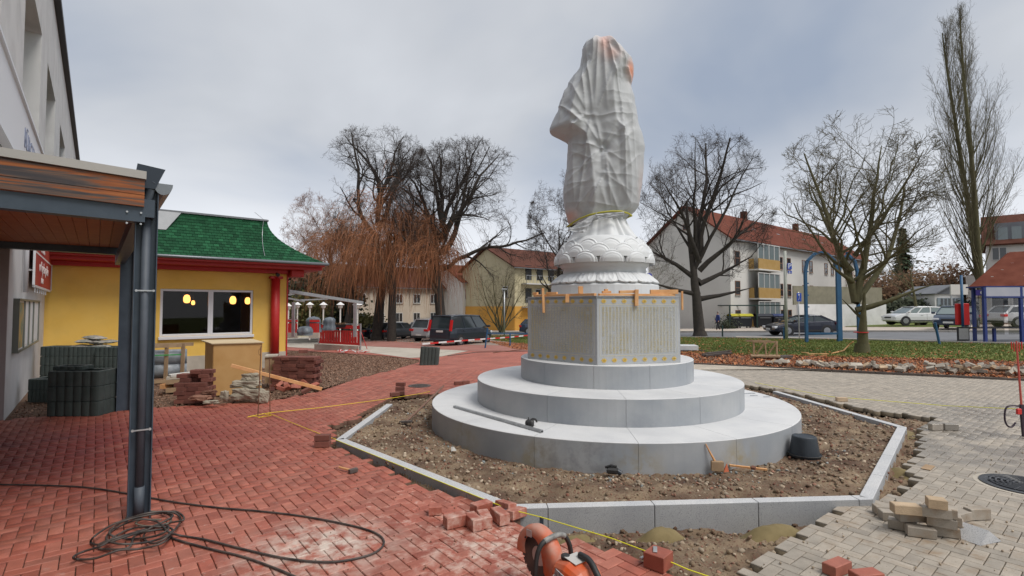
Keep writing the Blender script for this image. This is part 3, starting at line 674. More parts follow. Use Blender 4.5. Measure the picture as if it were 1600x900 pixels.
for row, (zb, ht, wa, bl, sh) in enumerate(((z0 + .33, .235, .262, .11, 0.0), (z0 + .42, .27, .262, .08, .5), (z0 + .52, .265, .262, .05, 0.0))):
    for k in range(n): petal_up(base_an + R(9) + (k + sh) * 2 * math.pi / n, zb, ht, wa, bl)
def petal_down(ang, wa):
    vs = []; fs = []; nu, nv = 26, 12; zt, zl = z0 + .19, z0 + .005
    for j in range(nv + 1):
        t = j / nv
        for i in range(nu + 1):
            s = -1 + 2 * i / nu; lo = zl + .035 * s ** 4 + .014 * math.exp(-(s / .12) ** 2); z = zt + (lo - zt) * t
            b = .02 * (1 - s ** 6)
            for c_ in (-.45, .45):           # the two raised loops on every petal
                dx = (s - c_) / .23; dz = (t - .0) / .72; q = math.sqrt(dx * dx + max(0, dz) ** 4); b += .018 * math.exp(-((q - 1) / .22) ** 2) - .006 * (q < .8)
            r = prof_r(min(max(z, z0), z0 + .2)) + .012 + b + .03 * t
            a = ang + s * wa
            if j == nv: r -= .04
            vs.append((SC.x + r * math.cos(a), SC.y + r * math.sin(a), z))
    for j in range(nv):
        for i in range(nu): a = j * (nu + 1) + i; fs.append((a, a + 1, a + nu + 2, a + nu + 1))
    MB().add(vs, fs).build('hanging_petal', m_white, parent=statue, smooth=True)
for k in range(16): petal_down(base_an + R(3) + k * 2 * math.pi / 16, .193)
# robe hem above the throne, widening downwards with a few deep folds
vs = []; fs = []; n = 240; m = 26; ztop = sz(326); zbot = z0 + .765
for j in range(m + 1):
    t = j / m; z = ztop + (zbot - ztop) * t
    for i in range(n):
        a = 2 * math.pi * i / n; r = .33 + .30 * t ** 1.6; c = math.cos(a); s = math.sin(a)
        f = 0.0
        for c_, w_, h_ in ((-1.32, .16, .05), (-1.02, .10, .06), (-.72, .16, .05), (-2.3, .2, .02), (-1.9, .12, .02), (.5, .2, .05), (1.5, .25, .05), (2.6, .25, .05)):
            d = math.atan2(math.sin(a - c_), math.cos(a - c_)); f += h_ * math.exp(-(d / w_) ** 2) * (0.35 + .9 * t)
            f -= h_ * .7 * math.exp(-((d - w_ * 1.4) / (w_ * .5)) ** 2) * (0.35 + .9 * t)
        r += f + .01 * noise.noise(Vector((c * 3, s * 3, z * 2)))
        wave = .03 * math.sin(a * 9 + 1.2) * t ** 6 + .02 * math.sin(a * 17) * t ** 8
        p = SC + LX * (r * 1.08 * c - .02) + DV * (r * .92 * s); vs.append((p.x, p.y, z + wave))
for j in range(m):
    for i in range(n): fs.append((j * n + i, j * n + (i + 1) % n, (j + 1) * n + (i + 1) % n, (j + 1) * n + i))
MB().add(vs, fs).build('robe_hem', m_white, parent=statue, smooth=True)
m_wrap = mat('plastic_sheet', (0.41, 0.425, 0.445), (0.49, 0.50, 0.515), nscale=1.6, rough=0.6, contrast=.25)
t = m_wrap.node_tree; b = t.nodes['Principled BSDF']; at_ = t.nodes.new('ShaderNodeAttribute'); at_.attribute_name = 'tint'; mx = t.nodes.new('ShaderNodeMixRGB')
src = b.inputs['Base Color'].links[0].from_socket; t.links.new(at_.outputs['Fac'], mx.inputs[0]); t.links.new(src, mx.inputs[1]); mx.inputs[2].default_value = (0.72, 0.29, 0.18, 1); t.links.new(mx.outputs[0], b.inputs['Base Color'])
OL = [(61, 936, 948), (65, 925, 957), (70, 917, 964), (76, 912, 969), (80, 911, 974), (88, 909, 981), (98, 907.5, 990), (108, 906, 993), (118, 901, 992.5), (128, 896, 989), (136, 893, 987), (144, 888, 988.5), (155, 882, 991.5), (168, 878, 994),
      (180, 873, 997), (192, 868.5, 999.5), (199, 865.5, 1001), (203, 866, 1002), (207, 873, 1003), (213, 884, 1004.5), (219, 890, 1005.5), (235, 889, 1007), (255, 887.5, 1006.5), (275, 885, 1006), (295, 883, 1004), (310, 883, 1001.5), (322, 884, 999), (330, 886, 993), (336, 888, 985), (345, 890, 975), (352, 893, 955)]
def ol(py):
    for (a, l0, r0), (b, l1, r1) in zip(OL, OL[1:]):
        if a <= py <= b: t = (py - a) / (b - a); return l0 + (l1 - l0) * t, r0 + (r1 - r0) * t
    return OL[-1][1:]
K = (943, 241)
CR = [((919, 84), (930, 190), .9), ((926, 196), (906, 326), .9), ((955, 82), (974, 182), .8), ((974, 182), (980, 322), .8), ((986, 142), (996, 300), .7), ((945, 70), (951, 180), .6), ((948, 250), (957, 326), .7), ((898, 216), (900, 322), .7), ((905, 92), (884, 170), .8), ((887, 160), (880, 196), .8), (K, (933, 194), 1.0), (K, (898, 165), .7), (K, (963, 210), .9), (K, (992, 196), .6), (K, (890, 226), .9), (K, (887, 288), .9), (K, (908, 290), .8), (K, (946, 280), 1.0), ((946, 280), (926, 322), 1.0), (K, (985, 268), .5), (K, (972, 300), .5),
      ((913, 82), (919, 190), 1.2), ((938, 66), (932, 192), .7), ((919, 190), (933, 192), .8), ((896, 128), (917, 180), .6), ((880, 165), (912, 200), .8), ((912, 200), (895, 212), .9), ((912, 200), (889, 178), .6), ((919, 190), (892, 215), .7),
      ((962, 118), (934, 190), .6), ((985, 118), (1001, 200), .5), ((973, 125), (973, 300), .35), ((885, 291), (932, 290), .5), ((945, 250), (992, 247), .35), ((933, 194), (1003, 186), .6), ((960, 173), (994, 172), .4), ((950, 158), (990, 157), .35), ((938, 279), (1001, 284), .4),
      ((943, 218), (1004, 232), .4), ((926, 322), (975, 330), .6), ((946, 280), (998, 315), .4), ((890, 318), (926, 322), .5), ((970, 85), (984, 118), .7), ((950, 66), (975, 100), .5), ((984, 118), (987, 135), .9), ((885, 250), (925, 240), .4), ((930, 300), (900, 330), .5), ((1000, 250), (960, 290), .4),
      ((886, 235), (935, 262), .6), ((888, 270), (940, 262), .5), ((884, 305), (930, 285), .5), ((950, 330), (940, 296), .5), ((968, 334), (955, 300), .5), ((985, 325), (970, 290), .4), ((905, 120), (900, 160), .5), ((925, 100), (915, 150), .5), ((990, 215), (965, 245), .5)]
nu, nv = 300, 330; vs = []; tint = []
def facet_field(nx, ny, seed, amp):     # crumple: planar facets between jittered nodes
    rg = random.Random(seed); H = [[rg.uniform(-1, 1) * amp for _ in range(nx)] for _ in range(ny + 2)]
    def f(u, v):
        v += .35 * math.sin(u * 12.9 / nx * 3 + seed) / ny * 1.2; u += .3 * math.sin(v * 9 + seed) / nx * 2 + .25 * v * (1 if seed % 2 else -1)
        x = (u % 1.0) * nx; y = max(0, min(1, v)) * ny; i, j = int(x), int(y); fx, fy = x - i, y - j; i %= nx; k = (i + 1) % nx; jj = min(j + 1, ny + 1)
        if (i + j + seed) % 2:
            return H[j][i] + (H[j][k] - H[j][i]) * fx + (H[jj][k] - H[j][k]) * fy if fx > fy else H[j][i] + (H[jj][i] - H[j][i]) * fy + (H[jj][k] - H[jj][i]) * fx
        return H[j][i] * (1 - fx - fy) + H[j][k] * fx + H[jj][i] * fy if fx + fy < 1 else H[jj][k] * (fx + fy - 1) + H[jj][i] * (1 - fx) + H[j][k] * (1 - fy)
    return f
ff1, ff2, ff3 = facet_field(11, 5, 3, .055), facet_field(24, 11, 8, .022), facet_field(52, 34, 5, .0065)
for j in range(nv + 1):
    py = 61 + (352 - 61) * j / nv; l, r = ol(py); xl, xr = sx(l), sx(r); xc, hw = (xl + xr) / 2, (xr - xl) / 2; zc = sz(py)
    top = min(1, (py - 61) / 22); dd = (.50 * math.sqrt(top * (2 - top)) + .0) * (1 if py < 300 else 1 - .25 * (py - 300) / 52)
    hw = max(hw, .02)
    for i in range(nu):
        a = 2 * math.pi * i / nu; c, s = math.cos(a), math.sin(a)
        ex = 0.85; X = xc + hw * math.copysign(abs(c) ** ex, c); Dp = dd * math.copysign(abs(s) ** ex, s)
        ppx = (l + r) / 2 + (r - l) / 2 * math.copysign(abs(c) ** ex, c); d = 0.0
        fr = max(0, min(1, (-s + .25) * 2))
        q = Vector((c * 2.2, s * 2.2, zc * 1.5)); q2 = Vector((c * 3.6 + 4, s * 3.6, zc * 4.0)); 
        uu, vv_ = i / nu, j / nv
        d += ff1(uu, vv_) * .6 + ff2(uu, vv_) * .35 + ff3(uu, vv_) * .6 + .02 * (.45 - abs(noise.noise(q2 * .6)))
        if fr > 0:
            for (x0, y0), (x1, y1), am in CR:
                if not (min(y0, y1) - 12 < py < max(y0, y1) + 12): continue
                vx, vy = x1 - x0, y1 - y0; L2 = vx * vx + vy * vy; tt = max(0, min(1, ((ppx - x0) * vx + (py - y0) * vy) / L2))
                ds = math.hypot(ppx - x0 - tt * vx, py - y0 - tt * vy); sd = (vx * (py - y0) - vy * (ppx - x0))
                w_ = am * (.25 + .75 * math.sin(math.pi * min(1, .15 + tt * .85)))
                d += fr * w_ * (.6 if (x0, y0) == K else .55 if abs(vy) < abs(vx) * .7 else .95) * (.036 * math.exp(-ds / 1.7) - .024 * math.exp(-((ds - 6) / 4.5) ** 2) * (1 if sd > 0 else .2))
            d -= fr * .07 * math.exp(-(math.hypot(ppx - K[0], py - K[1]) / 7) ** 2)
        pn = 7; ph = (a + .25 * math.sin(vv_ * 5) + .15 * vv_) % (2 * math.pi / pn); d += .8 * (1 - abs(c) ** 3) * (math.cos(math.pi / pn) / math.cos(ph - math.pi / pn) - .95)
        ed = abs(c) ** 3; d *= (1 - .3 * ed); d += .05 * smooth(922, 908, ppx) * smooth(212, 205, py) * smooth(95, 130, py) * fr
        nrm = Vector((c / max(hw, .1), s / max(dd, .1), 0)).normalized()
        lean = -.10 * ((352 - py) / 291)
        p = SC + LX * (X - AX + nrm.x * d) + DV * (Dp + nrm.y * d + lean); vs.append((p.x, p.y, zc + .012 * noise.noise(q2 * 1.7 + Vector((0, 7, 0))) * top))
        tn = 0
        if s < .4:
            tn = max(tn, .5 * math.exp(-(((ppx - 948) / 10) ** 2 + ((py - 82) / 20) ** 2)), .4 * math.exp(-(((ppx - 958) / 14) ** 2 + ((py - 100) / 10) ** 2)))
            tn = max(tn, .95 * math.exp(-(((ppx - 989) / 5) ** 2 + ((py - 119) / 13) ** 2)), .55 * math.exp(-(((ppx - 893) / 12) ** 2 + ((py - 340) / 9) ** 2)), .18 * math.exp(-(((ppx - 1003) / 5) ** 2 + ((py - 300) / 30) ** 2)))
        tint.append(tn)
fs = [(j * nu + i, j * nu + (i + 1) % nu, (j + 1) * nu + (i + 1) % nu, (j + 1) * nu + i) for j in range(nv) for i in range(nu)]
fs.append(tuple(range(nu)))
wr = MB().add(vs, fs).build('plastic_wrap', m_wrap, parent=statue, smooth=True)
a = wr.data.attributes.new('tint', 'FLOAT', 'POINT'); a.data.foreach_set('value', tint)
# strap and the loose lower flap of the sheet
pts = []
for px, py in ((887, 354), (895, 348), (905, 342), (920, 336), (938, 332), (955, 330), (970, 330), (981, 333), (987, 337)):
    s = sx(px); f_ = (px - 937) / 56; dep = -.47 * math.sqrt(max(0.02, 1 - f_ * f_)); p = C0 + LX * s + DV * dep; p = at(px, py, p.y); pts.append(p)
back = [C0 + LX * sx(px) + DV * d_ for px, d_ in ((975, .35), (940, .45), (905, .35))]
pts += [Vector((p.x, p.y, sz(338))) for p in back]
MB().tube(pts, .016, 6, closed=True).build('yellow_strap', mat('olive_strap', (0.42, 0.38, 0.04), rough=0.6), parent=statue, smooth=True)
def sheet(name, P4, mt, par, amp=.02, n=24, seed=0):
    A, B, Cc, D = [Vector(p) for p in P4]; vs = []; fs = []
    for j in range(n + 1):
        for i in range(n + 1):
            u, v = i / n, j / n; p = A.lerp(B, u).lerp(D.lerp(Cc, u), v); nn = (B - A).cross(D - A).normalized()
            p += nn * amp * (abs(noise.noise(Vector((u * 3 + seed, v * 3, 1)))) * 2 - .6 + .3 * noise.noise(Vector((u * 9, v * 9, seed)))); vs.append(p)
    for j in range(n):
        for i in range(n): a = j * (n + 1) + i; fs.append((a, a + 1, a + n + 2, a + n + 1))
    o = MB().add(vs, fs).build(name, mt, parent=par, smooth=True); so = o.modifiers.new('thick', 'SOLIDIFY'); so.thickness = .004; return o
Y0 = 8.78
sheet('sheet_flap', [at(891, 357, Y0), at(934, 333, Y0 - .1), at(913, 364, Y0 - .12), at(887, 361, Y0 - .02)], m_wrap, statue, .035)
sheet('sheet_flap', [at(930, 335, Y0 - .12), at(975, 331, Y0 - .1), at(974, 338, Y0 - .1), at(934, 343, Y0 - .12)], m_wrap, statue, .03, seed=5)
# small blue rag behind the throne
tag(MB().box((*(SC + LX * .80 + DV * .25)[:2], z0 + .17), (.1, .08, .12), ch=.03).build('blue_rag', mat('blue_cloth', (0.02, 0.03, 0.35), rough=.9)), 'small bright blue rag tucked behind the lotus throne on the right', 'rag')

# timber formwork laid on top of the pedestal
def tim(label, a, b, w_, h_, group='formwork timbers on the pedestal'):
    o = MB().seg(a, b, w_, h_).build('timber_batten', m_timber, bevel=0.004); tag(o, label, 'timber batten', group=group)
q0, q1, q5 = [Vector((*hexp[i], 0)) for i in (0, 1, 5)]
def edge(k, t, out, z):   # along visible edges: k=0 right/ k=5 left
    a, b = (q0, q1) if k == 'A' else (q0, q5)
    p = a.lerp(b, t); d = (p - C0).normalized(); return Vector((p.x + d.x * out, p.y + d.y * out, z))
lft, rgt = ('A', 'B') if q1.x < q5.x else ('B', 'A')
tim('long flat batten along the front left rim of the pedestal top', edge(lft, .02, -.05, HT + .02), edge(lft, .93, -.05, HT + .02), .06, .04)
tim('long flat batten along the front right rim of the pedestal top', edge(rgt, .02, -.05, HT + .018), edge(rgt, .97, -.05, HT + .018), .06, .036)
tim('upright clamp board hanging down over the left panel, the longest', edge(lft, .735, .03, HT + .14), edge(lft, .722, .03, HT - .27), .05, .04)
tim('short clamp block over the rim left of the pedestal corner', edge(lft, .385, .03, HT + .03), edge(lft, .385, .03, HT - .10), .05, .06)
tim('upright dark batten end standing beside the throne slab', edge(lft, .23, -.06, HT + .04), edge(lft, .23, -.06, HT + .155), .055, .075)
tim('clamp board hanging over the right panel under the throne', edge(rgt, .46, .03, HT + .10), edge(rgt, .455, .03, HT - .155), .05, .055)
tim('batten on the right rim leading to the hanging clamp board', edge(rgt, .27, -.05, HT + .062), edge(rgt, .47, -.03, HT + .07), .05, .045)
tim('flat crosspiece near the pedestal corner, right of the middle', edge(rgt, .06, -.1, HT + .06), edge(rgt, .17, -.08, HT + .06), .05, .035)
tim('little block on the crosspiece near the pedestal corner', edge(rgt, .09, -.1, HT + .092), edge(rgt, .13, -.1, HT + .092), .05, .03)
tim('thick batten at the far right rim standing proud of the corner', edge(rgt, .70, -.12, HT + .07), edge(rgt, .99, -.02, HT + .07), .06, .07)
tim('thin upright lath at the far right corner of the pedestal', edge(rgt, 1.015, .02, HT + .08), edge(rgt, 1.015, .02, HT - .22), .03, .03)
tim('stub batten at the far left corner of the pedestal top', edge(lft, .90, -.07, HT + .055), edge(lft, .97, -.07, HT + .055), .05, .05)
tim('short batten on the left rim between the two clamps', edge(lft, .58, -.06, HT + .058), edge(lft, .72, -.03, HT + .058), .05, .036)
# ------------------------------------------------------------------ yellow restaurant with the green roof
m_yellow = mat('yellow_render', (0.78, 0.49, 0.095), (0.80, 0.53, 0.13), nscale=1.2, grime=.14, bump=0.15, bscale=180, rough=0.85)
m_redp = mat('red_paint', (0.42, 0.012, 0.012), (0.47, 0.02, 0.016), nscale=3, rough=0.5)
m_shing = mat('green_shingle', (0.010, 0.06, 0.027), (0.017, 0.09, 0.04), var=0.25, spec=.2, bump=0.5, bscale=150, rough=0.85, nscale=6)
m_upvc = mat('white_window_frame', (0.66, 0.67, 0.70), rough=0.35)
m_render = mat('white_render', (0.62, 0.62, 0.62), (0.68, 0.68, 0.675), nscale=1.0, grime=.16, bump=0.35, bscale=120, rough=0.9)
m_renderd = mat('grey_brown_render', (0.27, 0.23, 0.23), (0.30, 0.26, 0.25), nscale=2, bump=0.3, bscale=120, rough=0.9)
m_glassd = glass_mat('window_glass', transp=0.75)
m_dark = mat('dark_interior', (0.02, 0.018, 0.017), rough=0.9)
m_lead = mat('grey_flashing', (0.17, 0.18, 0.195), (0.21, 0.22, 0.235), nscale=3, rough=0.5, metal=0.3)
m_gutter = mat('grey_gutter', (0.20, 0.22, 0.24), rough=0.4, metal=0.4)
NR = Vector((E1.y, -E1.x, 0))                       # wall normal towards the plaza
RC = Vector((-8.35, 18.95, 0))                      # right corner of the front wall
def rp(t, o, z): p = RC + E1 * t + NR * o; return Vector((p.x, p.y, z))      # t along wall (left is minus), o outwards
rest = thing('restaurant', 'low yellow restaurant with red eaves and green shingled pagoda roof', 'restaurant', tuple(RC), AZ)
TL = -7.4; WL, WR, WB, WT = -3.86, -1.12, .945, 2.5
def wbox(mb, t0, t1, o0, o1, z0, z1): 
    M = Matrix((E1, -NR, Vector((0, 0, 1)))).transposed().to_4x4(); M.translation = rp((t0 + t1) / 2, (o0 + o1) / 2, (z0 + z1) / 2); mb.box(None, (abs(t1 - t0), abs(o1 - o0), abs(z1 - z0)), M=M)
mb = MB(); wbox(mb, TL, WL, -.35, 0, -.3, 3.6); wbox(mb, WR, 0, -.35, 0, -.3, 3.6); wbox(mb, WL, WR, -.35, 0, -.3, WB); wbox(mb, WL, WR, -.35, 0, WT, 3.6); wbox(mb, -.35, 0, -9, -.35, -.6, 3.6)
mb.build('wall', m_yellow, parent=rest)
mb = MB(); wbox(mb, 0.002, .05, -9, .03, -.6, 3.3); mb.build('red_corner_board', m_redp, parent=rest)
mb = MB(); wbox(mb, TL, 0, 0.003, .03, -.3, .28); mb.build('wall_base', m_conc, parent=rest)
# interior seen through the glass
mb = MB(); wbox(mb, TL, -.36, -6, -5.9, 0, 3.5); wbox(mb, TL, -.36, -6, -.36, -.05, 0); wbox(mb, TL, -.36, -6, -.36, 3.4, 3.5); wbox(mb, TL, TL + .1, -6, -.36, 0, 3.5); mb.build('interior', m_dark, parent=rest)
mid = (WL + WR) / 2 + .06
for (a, b, lab) in ((WL, mid, 0), (mid, WR, 1)):
    fr = MB(); g = .075
    wbox(fr, a, a + g, -.14, -.04, WB, WT); wbox(fr, b - g, b, -.14, -.04, WB, WT); wbox(fr, a + g, b - g, -.14, -.04, WT - g, WT); wbox(fr, a + g, b - g, -.14, -.04, WB, WB + g)
    w_ = fr.build('window', m_upvc, parent=rest, bevel=.008)
    gl = MB(); wbox(gl, a + g, b - g, -.10, -.085, WB + g, WT - g); p = gl.build('pane', m_glassd, parent=w_)
fr = MB(); wbox(fr, WL - .03, WR + .03, -.06, .10, WB - .10, WB - .002); fr.build('window_sill', m_upvc, parent=rest, bevel=.01)
m_lamp = mat('lantern_glow', (0.9, 0.45, 0.12), rough=.6, emit=((1.0, 0.42, 0.10), 3.0)); m_lampc = mat('lantern_core', (0.9, 0.8, 0.4), emit=((1.0, 0.75, 0.25), 5.0))
for px, py, h, lab in ((292, 467, .30, 'left'), (302, 473, .16, 'small'), (364, 469, .30, 'r1'), (387, 470, .26, 'r2')):
    u = (px - 800) / F; o = -1.6; q = rp(0, o, 0); t = (u * q.y - q.x) / (E1.x - u * E1.y); c = rp(t, o, 0); z = zat(py, c.y)
    txt = {'left': 'glowing lantern behind the left restaurant window pane', 'small': 'smallest orange lantern behind the left restaurant pane', 'r1': 'glowing lantern in the middle of the right restaurant pane', 'r2': 'glowing lantern near the right edge of the right restaurant pane'}[lab]
    L = thing('paper_lantern', txt, 'lantern', (c.x, c.y, z), group='lanterns inside the restaurant')
    MB().lathe([(.03, -h * .5), (h * .28, -h * .42), (h * .36, -.2 * h), (h * .36, .15 * h), (h * .25, .42 * h), (.03, .5 * h)], 12, (c.x, c.y, z)).build('lantern_shade', m_lamp, parent=L, smooth=True)
    MB().cyl((c.x, c.y, z + h * .5), (c.x, c.y, 3.4), .008, n=5).build('cord', m_black, parent=L)
# eaves and curved roof
mb = MB(); wbox(mb, TL, 1.02, 0, .82, 3.26, 3.42); wbox(mb, .2, 1.02, -9, 0, 3.26, 3.42); wbox(mb, 0.0, .2, -9, 0, 3.26, 3.42)
mb.build('red_soffit', m_redp, parent=rest)
mb = MB(); wbox(mb, TL, -.02, .03, .20, 3.12, 3.26); mb.build('red_beam', m_redp, parent=rest, bevel=.01)
mb = MB(); wbox(mb, .05, .5, -.5, .42, 3.02, 3.255); mb.build('corner_bracket', m_redp, parent=rest, bevel=.02)
EO = 1.12; ER = 1.05; ZE = 3.5; ZR = 5.08
def cur(s): # s 0 at eave .. 1 at top : returns outward fraction and height
    return (1 - s) ** 1.9, s ** 1.0
rows = 15
m_sh = m_shing
TOPO = -.35; TOPR = -.62    # offsets of the top edge: front plane and right hip
def roofpt(side, t, s):
    f, h = cur(s); z = ZE + (ZR - ZE) * h
    return rp(t, TOPO + (EO - TOPO) * f, z) if side == 'f' else rp(TOPR + (ER - TOPR) * f, t, z)
def right_lim(s): return TOPR + (ER - TOPR) * cur(s)[0]
# sheathing under the shingles, and the shingles themselves as real tabs
vs = []; fs = []; n = rows
for s_i in range(n + 1):
    s = s_i / n
    vs += [roofpt('f', TL, s) - Vector((0, 0, .02)), roofpt('f', right_lim(s), s) - Vector((0, 0, .02)), rp(right_lim(s), -9, ZE + (ZR - ZE) * s - .02)]
for i in range(n): a = i * 3; fs += [(a, a + 1, a + 4, a + 3), (a + 1, a + 2, a + 5, a + 4)]
rf = MB().add(vs, fs).build('roof', m_shing, parent=rest)
sv = []; sf = []; svar = []
for r_ in range(rows):
    s0, s1 = r_ / rows, (r_ + 1.15) / rows; s1 = min(s1, 1.0)
    tw = .165; off = (r_ % 2) * tw / 2; t = TL
    def emit(pts):
        o = len(sv); dn = Vector((0, 0, .016)); 
        for i, p in enumerate(pts): sv.append(p + (dn if i < 2 else dn * .1) + NR * (.012 if i < 2 else 0))
        for i in range(4): sv.append(pts[i] - dn * .3)
        sf.extend([(o, o + 1, o + 2, o + 3), (o + 4, o + 5, o + 1, o), (o + 4, o, o + 3, o + 7), (o + 5, o + 6, o + 2, o + 1)]); svar.extend([random.random()] * 8)
    x = TL - off
    while x < right_lim(s0):
        a, b = max(TL, x + .005), min(x + tw - .005, right_lim(s0)); c, d = min(b, right_lim(s1)), min(a, right_lim(s1))
        if b - a > .01: emit([roofpt('f', a, s0), roofpt('f', b, s0), roofpt('f', c, s1), roofpt('f', d, s1)])
        x += tw
    x = -9
    while x < TOPO + (EO - TOPO) * cur(s0)[0]:
        lim0 = TOPO + (EO - TOPO) * cur(s0)[0]; lim1 = TOPO + (EO - TOPO) * cur(s1)[0]
        a, b = x + .005, min(x + tw - .005, lim0); emit([roofpt('r', b, s0), roofpt('r', a, s0), roofpt('r', min(a, lim1), s1), roofpt('r', min(b, lim1), s1)]); x += tw
me = bpy.data.meshes.new('shingles'); me.from_pydata([tuple(v) for v in sv], [], sf); me.materials.append(m_shing); a_ = me.attributes.new('var', 'FLOAT', 'POINT'); a_.data.foreach_set('value', svar)
so = bpy.data.objects.new('shingles', me); COL.objects.link(so); so['kind'] = 'stuff'
so.parent = rest; so.matrix_parent_inverse = parent_matrix(rest).inverted()
mb = MB(); mb.tube([rp(TL, EO + .05, ZE - .03), rp(ER + .06, EO + .05, ZE - .03), rp(ER + .06, -9, ZE - .03)], .055, 8); mb.build('gutter', m_gutter, parent=rest, smooth=True)
mb = MB(); wbox(mb, TL, ER - .03, EO - .22, EO - .02, ZE - .13, ZE - .03); mb.build('eaves_board', m_redp, parent=rest)
mb = MB(); mb.seg(rp(TL, TOPO, ZR + .02), rp(TOPR, TOPO, ZR + .02), .1, .06); mb.seg(rp(TOPR, TOPO, ZR + .02), rp(TOPR, -9, ZR + .02), .1, .06); mb.build('roof_edge_flashing', m_lead, parent=rest)
fl = [roofpt('f', TL, .58), roofpt('f', -3.75, .58), roofpt('f', -3.3, 1.0), roofpt('f', TL, 1.0)]
fl = [p + NR * .04 + Vector((0, 0, .012)) for p in fl]; v8 = fl + [p - NR * .03 - Vector((0, 0, .03)) for p in fl]
MB().add(v8, [(0, 1, 2, 3), (7, 6, 5, 4), (0, 4, 5, 1), (1, 5, 6, 2), (2, 6, 7, 3), (3, 7, 4, 0)]).build('metal_roof_panel', m_lead, parent=rest)
# lightning wire running down the shingles
wp = [roofpt('f', -1.0 + .25 * s, s) + NR * .03 + Vector((0, 0, .04)) for s in [1, .8, .6, .4, .2, .08]]; wp.reverse()
wp = wp[::-1]; wp = [rp(-1.05, TOPO, ZR + .28)] + wp
MB().tube(wp, .008, 5).build('lightning_wire', m_zinc, parent=rest)
c0 = rp(-.42, .16, 0); MB().cyl((c0.x, c0.y, -.3), (c0.x, c0.y, 3.0), .15, n=24).build('red_column', m_redp, parent=rest, smooth=True)
mb = MB(); c1 = rp(-.42, .42, 3.12); mb.cyl(rp(-.42, .30, 3.1), rp(-.42, .46, 3.05), .05, .065, 12); mb.build('floodlight', m_black, parent=rest)
mb = MB(); wbox(mb, -.62, -.2, .0, .30, 2.93, 3.02); mb.build('column_cap', m_redp, parent=rest, bevel=.01)

# ------------------------------------------------------------------ white community building on the left
FP = Vector((-8.6, 8.74, 0))
def fp(t, z, o=0.0): p = FP + E2 * t + E1 * o; return Vector((p.x, p.y, z))      # t away from camera, o outwards (towards plaza)
town = thing('community_building', 'tall white rendered building with deep window recesses at the left edge', 'building', tuple(FP), R(129))
def fbox(mb, t0, t1, o0, o1, z0, z1):
    M = Matrix((E2, -E1, Vector((0, 0, 1)))).transposed().to_4x4(); M.translation = fp((t0 + t1) / 2, (z0 + z1) / 2, (o0 + o1) / 2); mb.box(None, (abs(t1 - t0), abs(o1 - o0), abs(z1 - z0)), M=M)
wins = [(-11.5, -8.1), (-5.3, -1.9), (.9, 4.3), (6.1, 9.4), (12.1, 15.6), (18.6, 22.0), (25.2, 28.6), (31.8, 35.2)]
ZW0, ZW1, ZTOP = 4.3, 8.45, 10.75
mb = MB(); fbox(mb, 0, 46, -.5, 0, -.6, ZW0); fbox(mb, -16, 0, -.5, 0, 3.6, ZW0); fbox(mb, -16, 0, -3.2, -3.0, -.6, 3.6); fbox(mb, -16, 46, -.5, 0, ZW1, ZTOP)
e0 = -16
for a, b in wins: fbox(mb, e0, a, -.5, 0, ZW0, ZW1); e0 = b
fbox(mb, e0, 46, -.5, 0, ZW0, ZW1); fbox(mb, 45.5, 46, -9, -.5, -.6, ZTOP); fbox(mb, -16, 46, -9, -8.6, -.6, ZTOP)
mb.build('wall', m_render, parent=town)
mb = MB(); fbox(mb, -16.2, 46.2, -9, .16, ZTOP, ZTOP + .18); mb.build('roof_edge', m_black, parent=town)
for a, b in wins:
    fr = MB(); g = .09; o0, o1 = -.5, -.42
    zm = (ZW0 + ZW1) / 2 + .3
    for x0, x1 in ((a, a + g), ((a + b) / 2 - g / 2, (a + b) / 2 + g / 2), (b - g, b)): fbox(fr, x0, x1, o0, o1, ZW0, ZW1)
    for z_ in (ZW0, zm, ZW1 - g): fbox(fr, a, b, o0 + .002, o1 - .002, z_, z_ + g)
    w_ = fr.build('window', m_upvc, parent=town)
    gl = MB(); fbox(gl, a, b, -.47, -.46, ZW0, ZW1); gl.build('pane', glass_mat('tall_pane', (0.05, 0.09, 0.09)) if a == wins[0][0] else bpy.data.materials['tall_pane'], parent=w_)
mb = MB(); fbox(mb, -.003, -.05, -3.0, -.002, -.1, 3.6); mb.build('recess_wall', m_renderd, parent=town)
# name board over the canopy
sb = MB(); fbox(sb, -3.2, 4.15, .03, .10, 4.35, 5.45); nb = thing('name_board', 'white board with blue letters spelling BÜRGERHAUS on the facade', 'sign', tuple(fp(0, 4.35)), R(129)); sb.build('board', mat('board_white', (0.72, 0.73, 0.76), rough=.5), parent=nb)
sb = MB(); fbox(sb, -3.25, 4.2, .02, .14, 5.45, 5.5); fbox(sb, -3.25, 4.2, .02, .14, 4.3, 4.35); sb.build('board_frame', m_upvc, parent=nb)
Mx = frame(fp(1.9, 4.93, .105), E2); Mx = Mx if (Mx.to_3x3() @ Vector((0, 0, 1))).dot(E1) > 0 else frame(fp(1.9, 4.93, .105), -E2)
m_ink = mat('dark_blue_letters', (0.22, 0.25, 0.36), rough=.5)
text_mesh('lettering', 'BÜRGERHAUS', .50, Mx @ Matrix.Scale(1.02, 4, (1, 0, 0)), m_ink, nb, extrude=.006)
